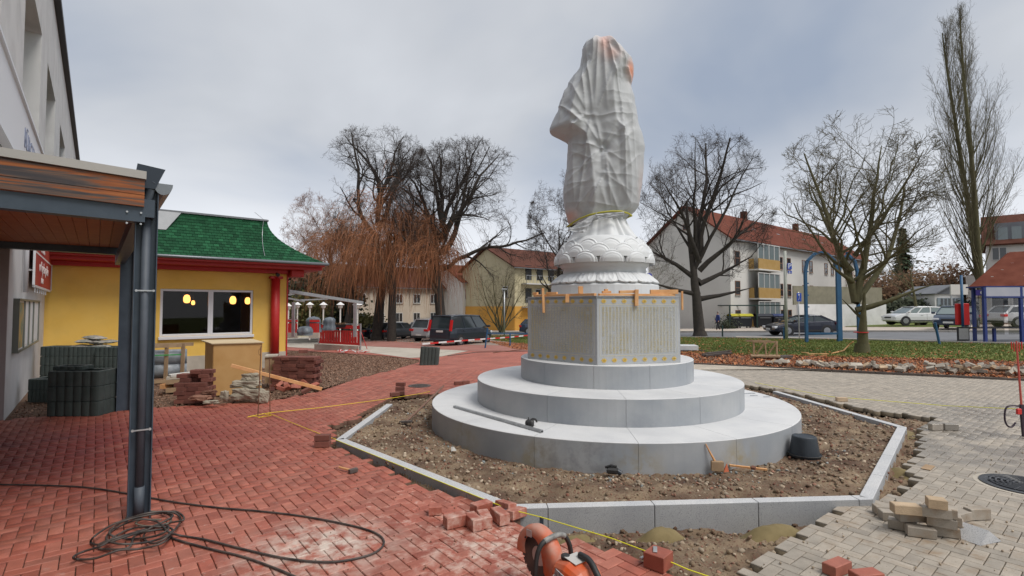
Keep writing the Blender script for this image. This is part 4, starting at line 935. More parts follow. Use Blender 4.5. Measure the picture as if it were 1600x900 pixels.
# red banner in its frame, standing off the wall
bn = thing('red_banner', 'red advertising banner with white lettering on the white wall', 'banner', tuple(fp(7, 2.3)), R(129))
m_ban = mat('banner_red', (0.36, 0.012, 0.02), (0.42, 0.06, 0.03), nscale=.8, rough=.6); m_ltr = mat('banner_white', (0.75, 0.68, 0.66), rough=.6)
bt0, bt1, bz0, bz1 = 2.7, 7.6, 2.38, 3.9
mb = MB(); fbox(mb, bt0, bt1, .12, .13, bz0, bz1); mb.build('cloth', m_ban, parent=bn)
mb = MB(); fbox(mb, bt0 - .04, bt0, .10, .14, bz0, bz1); fbox(mb, bt1, bt1 + .05, .10, .15, bz0, bz1); fbox(mb, bt0, bt1, .10, .14, bz0 - .05, bz0); fbox(mb, bt0, bt1, .10, .14, bz1, bz1 + .05)
for t_ in (bt0 + .1, bt1 - .1): fbox(mb, t_, t_ + .04, 0, .10, bz0 + .3, bz0 + .34)
mb.build('banner_frame', m_upvc, parent=bn)
for k in range(6): mb = MB(); fbox(mb, bt0 + .3 + k * .6, bt0 + .34 + k * .6, .11, .13, bz0 - .16, bz0 - .05); mb.build('banner_tie', m_upvc, parent=bn)
Mb = lambda t, z: (lambda M: M)(frame(fp(t, z, .135), E2) if (frame(fp(t, z, .135), E2).to_3x3() @ Vector((0, 0, 1))).dot(E1) > 0 else frame(fp(t, z, .135), -E2))
text_mesh('lettering', 'zuhaus', .42, Mb(4.6, 3.32), m_ltr, bn); text_mesh('lettering', 'ur Vogelsang allein', .36, Mb(5.1, 2.84), m_ltr, bn); text_mesh('lettering', 'zuhaus', .26, Mb(4.6, 2.55), m_ltr, bn); text_mesh('lettering', 'AM HAUS', .3, Mb(5.0, 3.62), m_ltr, bn)
mb = MB(); fbox(mb, bt0, bt1, .1315, .134, 3.08, 3.12); mb.build('banner_stripe', m_ltr, parent=bn)
mb = MB(); mb.tube([fp(1.9, 2.2, .06), fp(1.9, 4.2, .06)], .04, 8); tag(mb.build('drain_pipe', m_upvc, smooth=True), 'white drain pipe on the wall beside the red banner', 'drain pipe')
# glazed notice case
nc_ = thing('notice_case', 'shallow glazed notice case with posters on the white wall', 'notice case', tuple(fp(2.5, 1.2)), R(129))
c0_, c1_, cz0, cz1 = .75, 4.9, 1.10, 2.02
mb = MB(); fbox(mb, c0_, c1_, .003, .06, cz0, cz1); mb.build('case_back', m_upvc, parent=nc_)
mb = MB(); fbox(mb, c0_ - .04, c1_ + .04, .0, .09, cz1, cz1 + .04); fbox(mb, c0_ - .04, c1_ + .04, .0, .09, cz0 - .04, cz0)
for t_ in (c0_ - .04, 1.72, 2.62, 3.55, c1_): fbox(mb, t_, t_ + .04, .0, .085, cz0, cz1)
mb.build('case_frame', mat('case_metal', (0.14, 0.15, 0.13), rough=.4), parent=nc_)
m_poster = mat('coloured_poster', (0.10, 0.22, 0.2), (0.5, 0.33, 0.12), nscale=3.5, rough=.5, contrast=.1)
mb = MB(); fbox(mb, c0_ + .06, 1.66, .061, .064, cz0 + .03, cz1 - .03); mb.build('poster', m_poster, parent=nc_)
for a, b in ((1.82, 2.56), (2.72, 3.48), (3.66, 4.84)):
    mb = MB(); fbox(mb, a, b, .061, .064, cz0 + .04, cz1 - .04); mb.build('paper_sheet', mat('paper', (0.72, 0.72, 0.72), rough=.7) if a < 2 else bpy.data.materials['paper'], parent=nc_)

# ------------------------------------------------------------------ canopy on steel posts
can = thing('entrance_canopy', 'timber edged canopy on dark steel posts at the building entrance', 'canopy', (-3.42, 4.68, 0), AZ)
PO = Vector((-3.375, 4.70, 0))
def cp(t, l, z): p = PO + E1 * t + E2 * l; return Vector((p.x, p.y, z))    # t across (minus = towards wall), l away from camera
def cbox(mb, t0, t1, l0, l1, z0, z1, za=0.0):
    vs = []
    for z, dz in ((z0, 0), (z1, 0)):
        for t_, l_ in ((t0, l0), (t1, l0), (t1, l1), (t0, l1)): vs.append(cp(t_, l_, z - za * t_))
    mb.add(vs, [(3, 2, 1, 0), (4, 5, 6, 7), (0, 1, 5, 4), (1, 2, 6, 5), (2, 3, 7, 6), (3, 0, 4, 7)])
def ibeam_post(c, ang, zt, w_, dp):
    d = Vector((math.cos(ang), math.sin(ang), 0)); e_ = Vector((-d.y, d.x, 0)); mb = MB()
    for s_ in (-1, 1):
        M = Matrix((d, e_, Vector((0, 0, 1)))).transposed().to_4x4(); M.translation = c + d * s_ * (w_ / 2 - .005) + Vector((0, 0, zt / 2)); mb.box(None, (.010, dp, zt), M=M)
    M = Matrix((d, e_, Vector((0, 0, 1)))).transposed().to_4x4(); M.translation = c + Vector((0, 0, zt / 2)); mb.box(None, (w_ - .02, .007, zt), M=M)
    return mb, d, e_
pa = math.atan2(PO.y, PO.x) - math.pi / 2 + R(2)         # profile opening turned to the plaza
mb, pd, pe = ibeam_post(PO, pa, 3.02, .172, .16); mb.build('steel_post', m_steel, parent=can, bevel=.002)
pc = PO - pe * .045
MB().cyl((pc.x, pc.y, .28), (pc.x, pc.y, 2.86), .034, n=14).build('downpipe', m_pipe, parent=can, smooth=True)
mb = MB()
for z_ in (2.62, 2.72, 2.82):
    for s_ in (-.05, .05): mb.cyl(cp(s_ - .1, -.165, z_ + .02), cp(s_ - .1, -.175, z_ + .02), .009, n=6)
mb.build('bolts', m_zinc, parent=can)['kind'] = 'stuff'
MB().cyl((pc.x, pc.y, .04), (pc.x, pc.y, .29), .040, n=14).build('downpipe_shoe', m_pipe, parent=can, smooth=True)
MB().tube([Vector((pc.x, pc.y, 2.84)), Vector((pc.x, pc.y, 2.90)) + pd * .005, Vector((pc.x, pc.y, 2.98)) + pd * .02 - pe * .03, Vector((pc.x, pc.y, 3.03)) + pd * .035 - pe * .035, Vector((pc.x, pc.y, 3.035)) + pd * .06 - pe * .01], .037, 14).build('downpipe_bend', m_pipe, parent=can, smooth=True)
for z_ in (.80, 2.05):
    mb = MB(); mb.seg(Vector((pc.x, pc.y, z_)) - pd * .062 - pe * .04, Vector((pc.x, pc.y, z_)) + pd * .062 - pe * .04, .006, .012)
    for s_ in (-1, 1): mb.cyl(Vector((pc.x, pc.y, z_)) + pd * .064 * s_ - pe * .05, Vector((pc.x, pc.y, z_)) + pd * .064 * s_ - pe * .02, .011, n=8)
    mb.build('pipe_clip', m_zinc, parent=can)
# far post
P2 = Vector((-7.16, 9.5, 0)); mb, _, _ = ibeam_post(P2, math.atan2(P2.y, P2.x) - math.pi / 2, 3.02, .2, .19); mb.build('steel_post', m_steel, parent=can)
L2 = (P2 - PO).dot(E2)
SL = .06    # fall of the roof edge towards the post
W = -2.6
mb = MB(); cbox(mb, W, -.02, -.16, -.02, 2.66, 2.80, .02); mb.build('front_beam', m_steel, parent=can)
MB().seg(cp(-.02, -.15, 2.79), cp(-.02, L2 + .5, 2.79), .14, .16).build('edge_beam', m_steel, parent=can)
mb = MB(); cbox(mb, W, 0, L2 - .1, L2 + .08, 2.86, 3.2, .01); mb.build('back_beam', m_steel, parent=can)
m_larch = bpy.data.materials.new('weathered_larch'); m_larch.use_nodes = True; t = m_larch.node_tree; b = t.nodes['Principled BSDF']; b.inputs['Roughness'].default_value = .7
g = t.nodes.new('ShaderNodeNewGeometry'); mp = t.nodes.new('ShaderNodeMapping'); mp.vector_type = 'TEXTURE'; mp.inputs['Rotation'].default_value = (0, 0, AZ); mp.inputs['Scale'].default_value = (1.0, .16, .06)
n_ = t.nodes.new('ShaderNodeTexNoise'); n_.inputs['Scale'].default_value = 1.4; n_.inputs['Detail'].default_value = 8; n_.inputs['Distortion'].default_value = .8; t.links.new(g.outputs['Position'], mp.inputs[0]); t.links.new(mp.outputs[0], n_.inputs[0])
cr = t.nodes.new('ShaderNodeValToRGB'); e = cr.color_ramp.elements; e[0].position = .38; e[0].color = (.045, .04, .045, 1); e[1].position = .72; e[1].color = (.42, .15, .045, 1)
k_ = e.new(.47); k_.color = (.11, .075, .06, 1); k_ = e.new(.55); k_.color = (.24, .07, .02, 1); t.links.new(n_.outputs[0], cr.inputs[0]); t.links.new(cr.outputs[0], b.inputs[0])
m_soff = mat('brown_soffit_board', (0.30, 0.095, 0.03), (0.38, 0.14, 0.045), nscale=5, rough=.6)
for z_a, z_b in ((2.795, 2.895), (2.90, 3.035)):
    vs = []
    for z, yy in ((z_a, -.19), (z_b, -.19), (z_b, -.16), (z_a, -.16)):
        vs.append(cp(W, yy, z + .045 * 2.6 * .7)); 
    for z, yy in ((z_a, -.19), (z_b, -.19), (z_b, -.16), (z_a, -.16)): vs.append(cp(-.03, yy, z))
    MB().add(vs, [(0, 1, 2, 3), (7, 6, 5, 4), (0, 4, 5, 1), (1, 5, 6, 2), (2, 6, 7, 3), (3, 7, 4, 0)]).build('fascia_board', m_larch, parent=can)
vs = []
for tt, dz in ((W, .045 * 2.6 * .7 + .02), (-.02, 0)):
    for z, yy in ((3.04, -.21), (3.11, -.21), (3.11, L2 + .6), (3.04, L2 + .6)): vs.append(cp(tt, yy, z + dz))
MB().add(vs, [(0, 1, 2, 3), (7, 6, 5, 4), (0, 4, 5, 1), (1, 5, 6, 2), (2, 6, 7, 3), (3, 7, 4, 0)]).build('roof_sheet', mat('pale_metal_trim', (0.40, 0.39, 0.37), rough=.5), parent=can)
for k in range(19):
    t1_ = -.06 - k * .135; mb = MB(); cbox(mb, t1_ - .13, t1_, -.02, L2 - .12, 2.985, 3.005); mb.build('soffit_board', m_soff, parent=can)
# gutter end plate, gutter and brackets at the post head
c_ = PO + Vector((0, 0, 3.09)) - pe * .02
vs = [c_ - pd * .11 + Vector((0, 0, -.11)), c_ + pd * .055 + Vector((0, 0, -.11)), c_ + pd * .13 + Vector((0, 0, .08)), c_ - pd * .08 + Vector((0, 0, .105))]
vs = [v - pe * .09 for v in vs]; vs += [v + pe * .012 for v in vs]
MB().add(vs, [(0, 1, 2, 3), (7, 6, 5, 4), (0, 4, 5, 1), (1, 5, 6, 2), (2, 6, 7, 3), (3, 7, 4, 0)]).build('gutter_end_plate', m_steeld, parent=can)
vs = []; fs = []; seg_ = 10
for k, l in enumerate((-.10, L2 + .6)):
    for i in range(seg_ + 1):
        a = math.pi + math.pi * i / seg_; p = cp(.115 + .075 * math.cos(a), l, 3.04 + .105 * math.sin(a)); vs.append(p)
for i in range(seg_): fs.append((i, i + 1, seg_ + 2 + i, seg_ + 1 + i))
fs.append(tuple(range(seg_ + 1)))
g_ = MB().add(vs, fs).build('gutter', m_gutter, parent=can); so = g_.modifiers.new('s', 'SOLIDIFY'); so.thickness = .004
mb = MB(); mb.seg(PO - pd * .085 - pe * .06 + Vector((0, 0, 2.76)), PO - pd * .20 - pe * .08 + Vector((0, 0, 2.69)), .03, .03); mb.build('beam_bracket', m_steeld, parent=can)
MB().tube([PO - pd * .09 + Vector((0, 0, 2.9)) - pe * .1, PO - pd * .15 + Vector((0, 0, 2.93)) - pe * .12, PO - pd * .19 + Vector((0, 0, 2.87)) - pe * .12, PO - pd * .17 + Vector((0, 0, 2.8)) - pe * .12, PO - pd * .09 + Vector((0, 0, 2.79)) - pe * .1], .005, 6).build('cable_loop', m_black, parent=can)
# ------------------------------------------------------------------ trees
def grow_tree(rnd, base, height, spread, r0, spec, env=None):
    """returns polylines of the trunk and of the branches : [(points, radii)]"""
    trunk = []; br = []
    up = Vector((0, 0, 1))
    def branch(p, d, L, r, lev, segs):
        pts = [p.copy()]; rad = [r]; d = d.normalized(); S = spec[lev]; tip = S.get('tip', .35)
        for i in range(segs):
            wob = Vector((rnd.gauss(0, 1), rnd.gauss(0, 1), rnd.gauss(0, 1))) * S.get('wob', .16)
            d = (d + wob + up * S.get('up', .05)).normalized(); p = p + d * L / segs
            if env and (lev > 1 or (lev == 1 and i > segs * .45)) and not env(p): break
            pts.append(p.copy()); rad.append(r * (1 - (1 - tip) * (i + 1) / segs))
        if len(pts) < 2: return
        if len(pts) <= segs: rad = [max(r * (1 - .88 * q / (len(pts) - 1)), .006) for q in range(len(pts))]
        (trunk if lev == 0 else br).append((pts, rad))
        if lev + 1 < len(spec):
            C = spec[lev + 1]; n = C['n'] if not isinstance(C['n'], tuple) else rnd.randint(*C['n']); m = len(pts) - 1
            for k in range(n):
                t = C.get('t0', .3) + (1 - C.get('t0', .3)) * (k + rnd.random() * .8) / n; t = min(t, .999); x = t * m; i = int(x); q = pts[i].lerp(pts[i + 1], x - i)
                dd = (pts[i + 1] - pts[i]).normalized(); a = dd.cross(Vector((rnd.gauss(0, 1), rnd.gauss(0, 1), rnd.gauss(0, 1)))).normalized()
                if C.get('flat'): a.z *= C['flat']
                an = R(rnd.uniform(*C['ang'])); nd = dd * math.cos(an) + a * math.sin(an)
                rr = rad[min(i + 1, m)] * C.get('rr', .6) * rnd.uniform(.75, 1.1)
                branch(q, nd, L * C['len'] * rnd.uniform(.65, 1.25) * (1 - C.get('fall', .35) * t), max(rr, C.get('rmin', .004)), lev + 1, C.get('segs', 5))
    return trunk, br, branch
def emit(lines, mb):
    for pts, rad in lines:
        r = rad[0]; n = 8 if r > .12 else 6 if r > .05 else 4 if r > .02 else 3
        mb.tube(pts, rad, n, caps=False)
bark_d = mat('dark_bark', (0.035, 0.03, 0.028), (0.06, 0.05, 0.04), nscale=6, bump=.8, bscale=30, rough=.95)
bark_m = mat('mossy_bark', (0.075, 0.07, 0.035), (0.115, 0.105, 0.05), nscale=4, bump=.8, bscale=30, rough=.95)
bark_b = mat('brown_bark', (0.10, 0.065, 0.045), (0.15, 0.10, 0.065), nscale=5, bump=.6, bscale=30, rough=.95)
twig_d = mat('dark_twig', (0.035, 0.028, 0.026), (0.065, 0.05, 0.042), nscale=2, rough=.9)
twig_o = mat('orange_willow_shoot', (0.27, 0.10, 0.04), (0.40, 0.17, 0.075), nscale=1.2, rough=.8)
twig_o2 = mat('brown_willow_shoot', (0.17, 0.075, 0.035), (0.27, 0.12, 0.06), nscale=1.2, rough=.8); twig_o3 = mat('rust_willow_shoot', (0.28, 0.10, 0.04), (0.36, 0.16, 0.075), nscale=1.2, rough=.8)
twig_b = mat('brown_twig', (0.20, 0.10, 0.07), (0.27, 0.16, 0.11), nscale=1.5, rough=.9)
twig_m = mat('olive_twig', (0.075, 0.065, 0.035), (0.12, 0.10, 0.055), nscale=1.5, rough=.9)
SP = [dict(wob=.05, up=.1, tip=.15), dict(n=8, t0=.45, ang=(28, 62), len=.95, rr=.62, wob=.14, up=.05, segs=9, tip=.25, fall=.15), dict(n=7, t0=.25, ang=(25, 60), len=.55, rr=.6, wob=.17, up=.04, segs=7, tip=.25),
      dict(n=6, t0=.2, ang=(25, 60), len=.52, rr=.6, wob=.2, up=.04, segs=5, tip=.3, rmin=.008), dict(n=6, t0=.12, ang=(22, 60), len=.58, rr=.6, wob=.22, up=.05, segs=4, tip=.4, rmin=.007), dict(n=4, t0=.12, ang=(20, 55), len=.62, rr=.7, wob=.22, up=.06, segs=3, tip=.5, rmin=.0055)]
def tree(name, label, seed, px, py, Y, top_py, spread_px, r0, bark, twig, fork=.35, spec=None, first=None, squash=1.0, cx_px=None, zc=.58, kinds='tree', group=None, basez=None):
    rnd = random.Random(seed); u = (px - 800) / F; b = Vector((u * Y, Y, zg(u * Y, Y) if basez is None else basez)); H = zat(top_py, Y) - b.z; sp = spread_px * Y / F / 2
    cx = ((cx_px or px) - 800) / F * Y; c = Vector((cx, Y, b.z + H * zc)); hz_ = H * (1 - zc)
    low = H * zc - H * fork * .55
    def env(p):
        q = p - c; return (q.x / sp) ** 2 + (q.y / (sp * .9)) ** 2 + (q.z / (hz_ if q.z > 0 else low)) ** 2 < rnd.uniform(.85, 1.08)
    spc = [dict(s_) for s_ in (spec or SP)]
    tr, br, f = grow_tree(rnd, b, H, sp, r0, spc, env)
    if first: first(f, b, H, rnd)
    else: f(b - Vector((0, 0, .3)), Vector((0, 0, 1)), H * .62, r0, 0, 10)
    t = thing(name, label, kinds, tuple(b), group=group)
    mb = MB(); emit(tr, mb); mb.tube([b - Vector((0, 0, .3)), b + Vector((0, 0, .05)), b + Vector((0, 0, .35))], [r0 * 1.4, r0 * 1.2, r0 * .98], 10, caps=False); mb.build('trunk', bark, parent=t, smooth=True, fix=False)
    big = [x for x in br if x[1][0] > .035]; sm = [x for x in br if x[1][0] <= .035]
    mb = MB(); emit(big, mb); mb.build('limbs', bark, parent=t, smooth=True, fix=False)
    mb = MB(); emit(sm, mb); o = mb.build('crown', twig, parent=t, fix=False)
    return t, br
# the dark tree right of the statue
def first_G(f, b, H, rnd):
    f(b - Vector((0, 0, .3)), Vector((-.02, 0, 1)), H * .66, .42, 0, 10)
    for x, z0_, L, up_ in ((-1, .25, .72, .6), (1, .24, .68, .5), (.75, .30, .62, 1.2), (-.7, .34, .6, 1.2), (-.25, .38, .55, 2), (.35, .36, .55, 2.2), (-1, .19, .52, .3), (1, .17, .5, .2)):
        f(b + Vector((0, 0, H * z0_)), Vector((x, rnd.uniform(-.5, .5), up_)), H * L, .2, 1, 11)
gY = gp(1093, 525).y
SG = [dict(s_) for s_ in SP]; SG[1]['n'] = 6; SG[1]['up'] = .02; SG[1]['wob'] = .12; SG[2]['n'] = 8
tree('bare_tree', 'broad dark leafless tree just right of the wrapped statue', 11, 1093, 525, gY, 186, 215, .42, bark_d, twig_d, first=first_G, spec=SG, cx_px=1103, zc=.56, fork=.40)
def first_H(f, b, H, rnd):
    f(b - Vector((0, 0, .3)), Vector((-.10, 0, 1)), H * .27, .24, 0, 6)
    p = b + Vector((-.2, 0, H * .2))
    f(p, Vector((-.12, .1, 1)), H * .80, .15, 1, 12); f(p, Vector((.42, -.1, 1)), H * .92, .15, 1, 12); f(p, Vector((.80, .3, .80)), H * .62, .13, 1, 10); f(p + Vector((0, 0, -.3)), Vector((1, -.4, .35)), H * .5, .12, 1, 9)
    f(p + Vector((-.1, 0, 1.2)), Vector((-.75, .2, .9)), H * .52, .11, 1, 10); f(p + Vector((-.1, 0, .8)), Vector((-.9, -.3, .45)), H * .42, .09, 1, 9); f(p + Vector((0, 0, 1.8)), Vector((.35, -.5, 1)), H * .55, .1, 1, 10)
hY = gp(1345, 551).y
SH = [dict(s_) for s_ in SP]; SH[1]['n'] = 1; SH[2].update(n=13, t0=.12, ang=(30, 65), len=.5); SH[1]['up'] = .03; SH[1]['wob'] = .07; SH[3].update(n=7); SH[4]['n'] = 5; SH[5]['n'] = 3; SH[2]['up'] = .06
tree('bare_tree', 'mossy forked leafless tree on the grass verge beside the blue frame', 23, 1345, 551, hY, 160, 265, .23, bark_m, twig_m, first=first_H, spec=SH, cx_px=1345, zc=.60, fork=.55)
# tall poplar
def poplar(label, seed, px, Y, top, r0, w_px, n, basez, twin=True):
    rnd = random.Random(seed); b = Vector(((px - 800) / F * Y, Y, basez)); H = zat(top, Y) - b.z; t = thing('poplar', label, 'tree', tuple(b)); mb, mt = MB(), MB()
    leads = [(b, Vector((-.125, 0, 1)), H * .99), (b + Vector((.1, .3, 0)), Vector((-.065, 0, 1)), H)] if twin else [(b, Vector((0, 0, 1)), H)]
    lines = []
    for p0, d, L in leads:
        pts = [p0.copy()]; rad = [r0]; p = p0.copy()
        for i in range(16):
            d = (d + Vector((rnd.gauss(0, .012), rnd.gauss(0, .012), .0))).normalized(); p = p + d * L / 16; pts.append(p.copy()); rad.append(r0 * (1 - (i + 1) / 17.0) ** .8 + .02)
        mb.tube(pts, rad, 8, caps=False); lines.append(pts)
    spec = [dict(), dict(wob=.07, up=.16, segs=8, tip=.2), dict(n=11, t0=.12, ang=(14, 36), len=.36, rr=.5, wob=.12, up=.16, segs=5, tip=.4, rmin=.008), dict(n=6, t0=.1, ang=(15, 42), len=.5, rr=.6, wob=.16, up=.12, segs=3, tip=.5, rmin=.006), dict(n=2, t0=.1, ang=(15, 42), len=.6, rr=.8, wob=.16, up=.1, segs=2, tip=.5, rmin=.005)]
    tr, br, f = grow_tree(rnd, b, H, 1, r0, spec)
    for k in range(n):
        pts = rnd.choice(lines); z = .12 + .86 * (k / n); x = z * 16; i = min(15, int(x)); q = pts[i].lerp(pts[i + 1], x - i); a = rnd.uniform(0, 6.28)
        w_ = w_px * Y / F / 2; L = min(H * .36 * (1 - z * .62), H * (1.0 - z) + 1.2); prof = math.sin(math.pi * min(1, (z + .12) ** .9)) ** .7
        f(q, Vector((math.cos(a) * .62 * prof, math.sin(a) * .5 * prof, 1)), L, .075 * (1 - z * .7), 1, 8)
    emit([x for x in br if x[1][0] > .03], mb); emit([x for x in br if x[1][0] <= .03], mt)
    mb.build('trunk', bark_m, parent=t, smooth=True, fix=False); mt.build('crown', twig_b if not twin else twig_m, parent=t, fix=False); return t
poplar('very tall twin topped poplar rising behind the red roofed shop', 5, 1541, 52, 30, .30, 130, 92, 0.2)
# big bare trees on the left and the weeping willows before them
SA = [dict(s_) for s_ in SP]; SA[1].update(n=13, t0=.32, up=.05, wob=.17, ang=(22, 62), len=1.0, rr=.66, fall=.25); SA[2].update(wob=.22, n=9); SA[3].update(wob=.26, n=6); SA[4].update(n=6)
SB = [dict(s_) for s_ in SP]; SB[1].update(wob=.16, up=.05); SB[2].update(n=10, t0=.2, wob=.22, len=.45); SB[3].update(n=7, wob=.24); SB[4].update(n=6)
def first_A(f, b, H, rnd):
    f(b - Vector((0, 0, .3)), Vector((0, 0, 1)), H * .62, .5, 0, 10)
    for x, z0_, L, up_, r_ in ((-.25, .52, .55, 1.2, .26), (.15, .58, .52, 2.2, .24), (.75, .50, .52, 1.0, .24), (-.8, .46, .5, .8, .22), (-.5, .58, .45, 1.4, .2), (.5, .60, .45, 1.5, .2), (-1, .40, .42, .45, .18), (1, .42, .4, .5, .18)):
        f(b + Vector((0, 0, H * z0_)), Vector((x, rnd.uniform(-.6, .6), up_)), H * L, r_, 1, 12)
def first_B(f, b, H, rnd):
    f(b - Vector((0, 0, .3)), Vector((.02, 0, 1)), H * .66, .48, 0, 10)
    for x, z0_, L, up_, r_ in ((.1, .58, .5, 2, .24), (.8, .50, .62, 1.1, .27), (1.2, .42, .68, .75, .27), (1.2, .34, .55, .3, .2), (-.7, .48, .55, 1.1, .25), (-.3, .56, .5, 1.5, .22), (.45, .55, .55, 1.3, .22), (-1, .38, .42, .4, .16)):
        f(b + Vector((0, 0, H * z0_)), Vector((x, rnd.uniform(-.6, .6), up_)), H * L, r_, 1, 12)
tree('bare_tree', 'tallest dark leafless tree, left of the pair behind the willows', 31, 590, 525, 44, 186, 205, .50, bark_d, twig_d, first=first_A, spec=SB, cx_px=588, zc=.66, fork=.6)
tree('bare_tree', 'wide gnarled leafless tree, right of the pair behind the van', 37, 690, 525, 43, 212, 270, .46, bark_d, twig_d, first=first_B, spec=SB, cx_px=728, zc=.6, fork=.45)
tree('bare_tree', 'brown twiggy tree behind the restaurant roof tip, left of the willows', 41, 516, 520, 47, 285, 165, .35, bark_b, twig_b, spec=SA, cx_px=515, zc=.6, fork=.5)
def willow(label, seed, px, Y, top, w_px, r0, ns, low):
    rnd = random.Random(seed); b = Vector(((px - 800) / F * Y, Y, zg((px - 800) / F * Y, Y))); H = zat(top, Y) - b.z; sp = w_px * Y / F / 2; t = thing('weeping_willow', label, 'tree', tuple(b), group='weeping willows beside the car park')
    spec = [dict(wob=.08, up=.1, tip=.6), dict(n=8, t0=.4, ang=(25, 55), len=.8, rr=.55, wob=.15, up=.12, segs=7, tip=.3), dict(n=6, t0=.3, ang=(25, 60), len=.55, rr=.6, wob=.2, up=0, segs=5, tip=.4), dict(n=4, t0=.3, ang=(25, 60), len=.5, rr=.6, wob=.2, up=-.05, segs=4, tip=.5)]
    def env(p): q = p - b; return (q.x / sp) ** 2 + (q.y / sp) ** 2 < 1 and q.z < H
    tr, br, f = grow_tree(rnd, b, H, sp, r0, spec, env); f(b - Vector((0, 0, .2)), Vector((.03, 0, 1)), H * .6, r0, 0, 8)
    mb = MB(); emit(tr, mb); mb.build('trunk', bark_d, parent=t, smooth=True, fix=False)
    mb = MB(); emit(br, mb); mb.build('limbs', bark_b, parent=t, fix=False)
    ends = [p for pts, rad in br if rad[0] < .16 for p in pts[1:]]; mb = MB()
    cl = [(rnd.choice(ends), rnd.uniform(.35, 1)) for _ in range(int(ns / 22))]
    for k in range(int(ns * .62)):
        ci = rnd.randrange(len(cl)); e_, q_ = cl[ci]; mb.cur = ci % 3; e_ = e_ + Vector((rnd.gauss(0, .28), rnd.gauss(0, .28), rnd.gauss(0, .3))); zb = b.z + low + rnd.random() ** 1.2 * 3.2; L = min(max(.8, (e_.z - zb) * rnd.uniform(.3, 1.0) * q_ * 1.1), 7.5)
        o = Vector((e_.x - b.x, e_.y - b.y, 0)); o = (o.normalized() if o.length > .1 else Vector((1, 0, 0))) * rnd.uniform(.0, .35) + Vector((rnd.gauss(0, .2), rnd.gauss(0, .2), 0)); p = e_.copy(); pts = [p.copy()]; d = (o + Vector((0, 0, .15))).normalized(); n = 7
        for i in range(n):
            d = (d + Vector((rnd.gauss(0, .07), rnd.gauss(0, .07), -.55))).normalized(); p = p + d * L / n; pts.append(p.copy())
        mb.tube(pts, [.011, .010, .009, .009, .008, .008, .007, .006], 3, caps=False)
    mb.build('hanging_shoots', [twig_o, twig_o2, twig_o3], parent=t, fix=False); return t
willow('orange brown weeping willow, leftmost of the three', 51, 540, 42, 300, 130, .30, 2300, .4)
willow('orange brown weeping willow, middle one behind the grey estate car', 52, 612, 41, 268, 165, .36, 3500, .3)
willow('orange brown weeping willow, rightmost one behind the van', 53, 690, 42.5, 290, 150, .34, 2900, .4)
# small multi stemmed tree before the orange house
def multi(f, b, H, rnd):
    for k in range(9):
        a = k * .7; f(b, Vector((math.cos(a) * .45, math.sin(a) * .3, 1)), H * .8, .09, 1, 8)
SM = [dict(s_) for s_ in SP]; SM[2].update(n=5, ang=(15, 40), up=.08); SM[3].update(n=4); SM[4].update(n=3)
tree('bushy_tree', 'low many stemmed bare tree in front of the orange house', 61, 783, 518, 52, 395, 100, .12, bark_m, twig_m, first=multi, spec=SM, cx_px=786, zc=.5, fork=.0)
tree('bare_tree', 'dark leafless tree half hidden behind the statue, on its left', 67, 872, 522, 38, 255, 120, .28, bark_d, twig_d, spec=SA, cx_px=880, zc=.6, fork=.35)
tree('bare_tree', 'slim leafless tree between the pedestal and the white flats', 71, 1028, 520, 46, 368, 80, .14, bark_m, twig_m, spec=SM, cx_px=1030, zc=.6, fork=.3)
tree('birch_tree', 'thin leaning pale trunked tree in front of the white hatchback', 73, 1432, 504, 41, 345, 150, .16, bark_m, twig_m, spec=SM, cx_px=1420, zc=.7, fork=.5)
tree('bare_tree', 'faint twiggy tree at the right edge of the photo, beyond the shop', 79, 1592, 470, 60, 285, 80, .2, bark_b, twig_b, spec=SM, cx_px=1592, zc=.6, fork=.3)
tree('bare_tree', 'brown twiggy tree behind the lawn, left of the fir', 81, 1372, 500, 60, 402, 90, .2, bark_b, twig_b, spec=SM, cx_px=1372, zc=.6, fork=.3)
tree('bare_tree', 'brown twiggy tree behind the parked blue car and the lawn', 83, 1490, 490, 60, 380, 120, .2, bark_b, twig_b, spec=SM, cx_px=1480, zc=.55, fork=.2)
# fir : drooping whorls of needles
def fir(label, px, Y, base, top, w_px, seed):
    rnd = random.Random(seed); b = Vector(((px - 800) / F * Y, Y, zat(base, Y))); H = zat(top, Y) - b.z; sp = w_px * Y / F / 2; t = thing('fir_tree', label, 'tree', tuple(b))
    MB().tube([b, b + Vector((0, 0, H))], [.22, .03], 6).build('trunk', bark_b, parent=t); mb = MB()
    for k in range(520):
        z = rnd.random(); r = sp * (1 - z) ** .8 * rnd.uniform(.6, 1.1); a = rnd.uniform(0, 6.28); c, s_ = math.cos(a), math.sin(a); p0 = b + Vector((0, 0, H * (.1 + .9 * z)))
        p1 = p0 + Vector((c * r, s_ * r, -r * .25)); n_ = Vector((-s_, c, 0))
        for q in range(5):
            w_ = .5 * (1 - q / 6); x = p0.lerp(p1, (q + .6) / 5); mb.add([x + n_ * w_, x - n_ * w_, x + Vector((c * .55, s_ * .55, -.35))], [(0, 1, 2)])
    mb.build('crown', mat('fir_needles', (0.02, 0.045, 0.022), (0.045, 0.07, 0.03), nscale=2, rough=.9), parent=t, fix=False)
fir('dark green fir tree beyond the lawn and the white hatchback', 1413, 72, 492, 356, 52, 3)
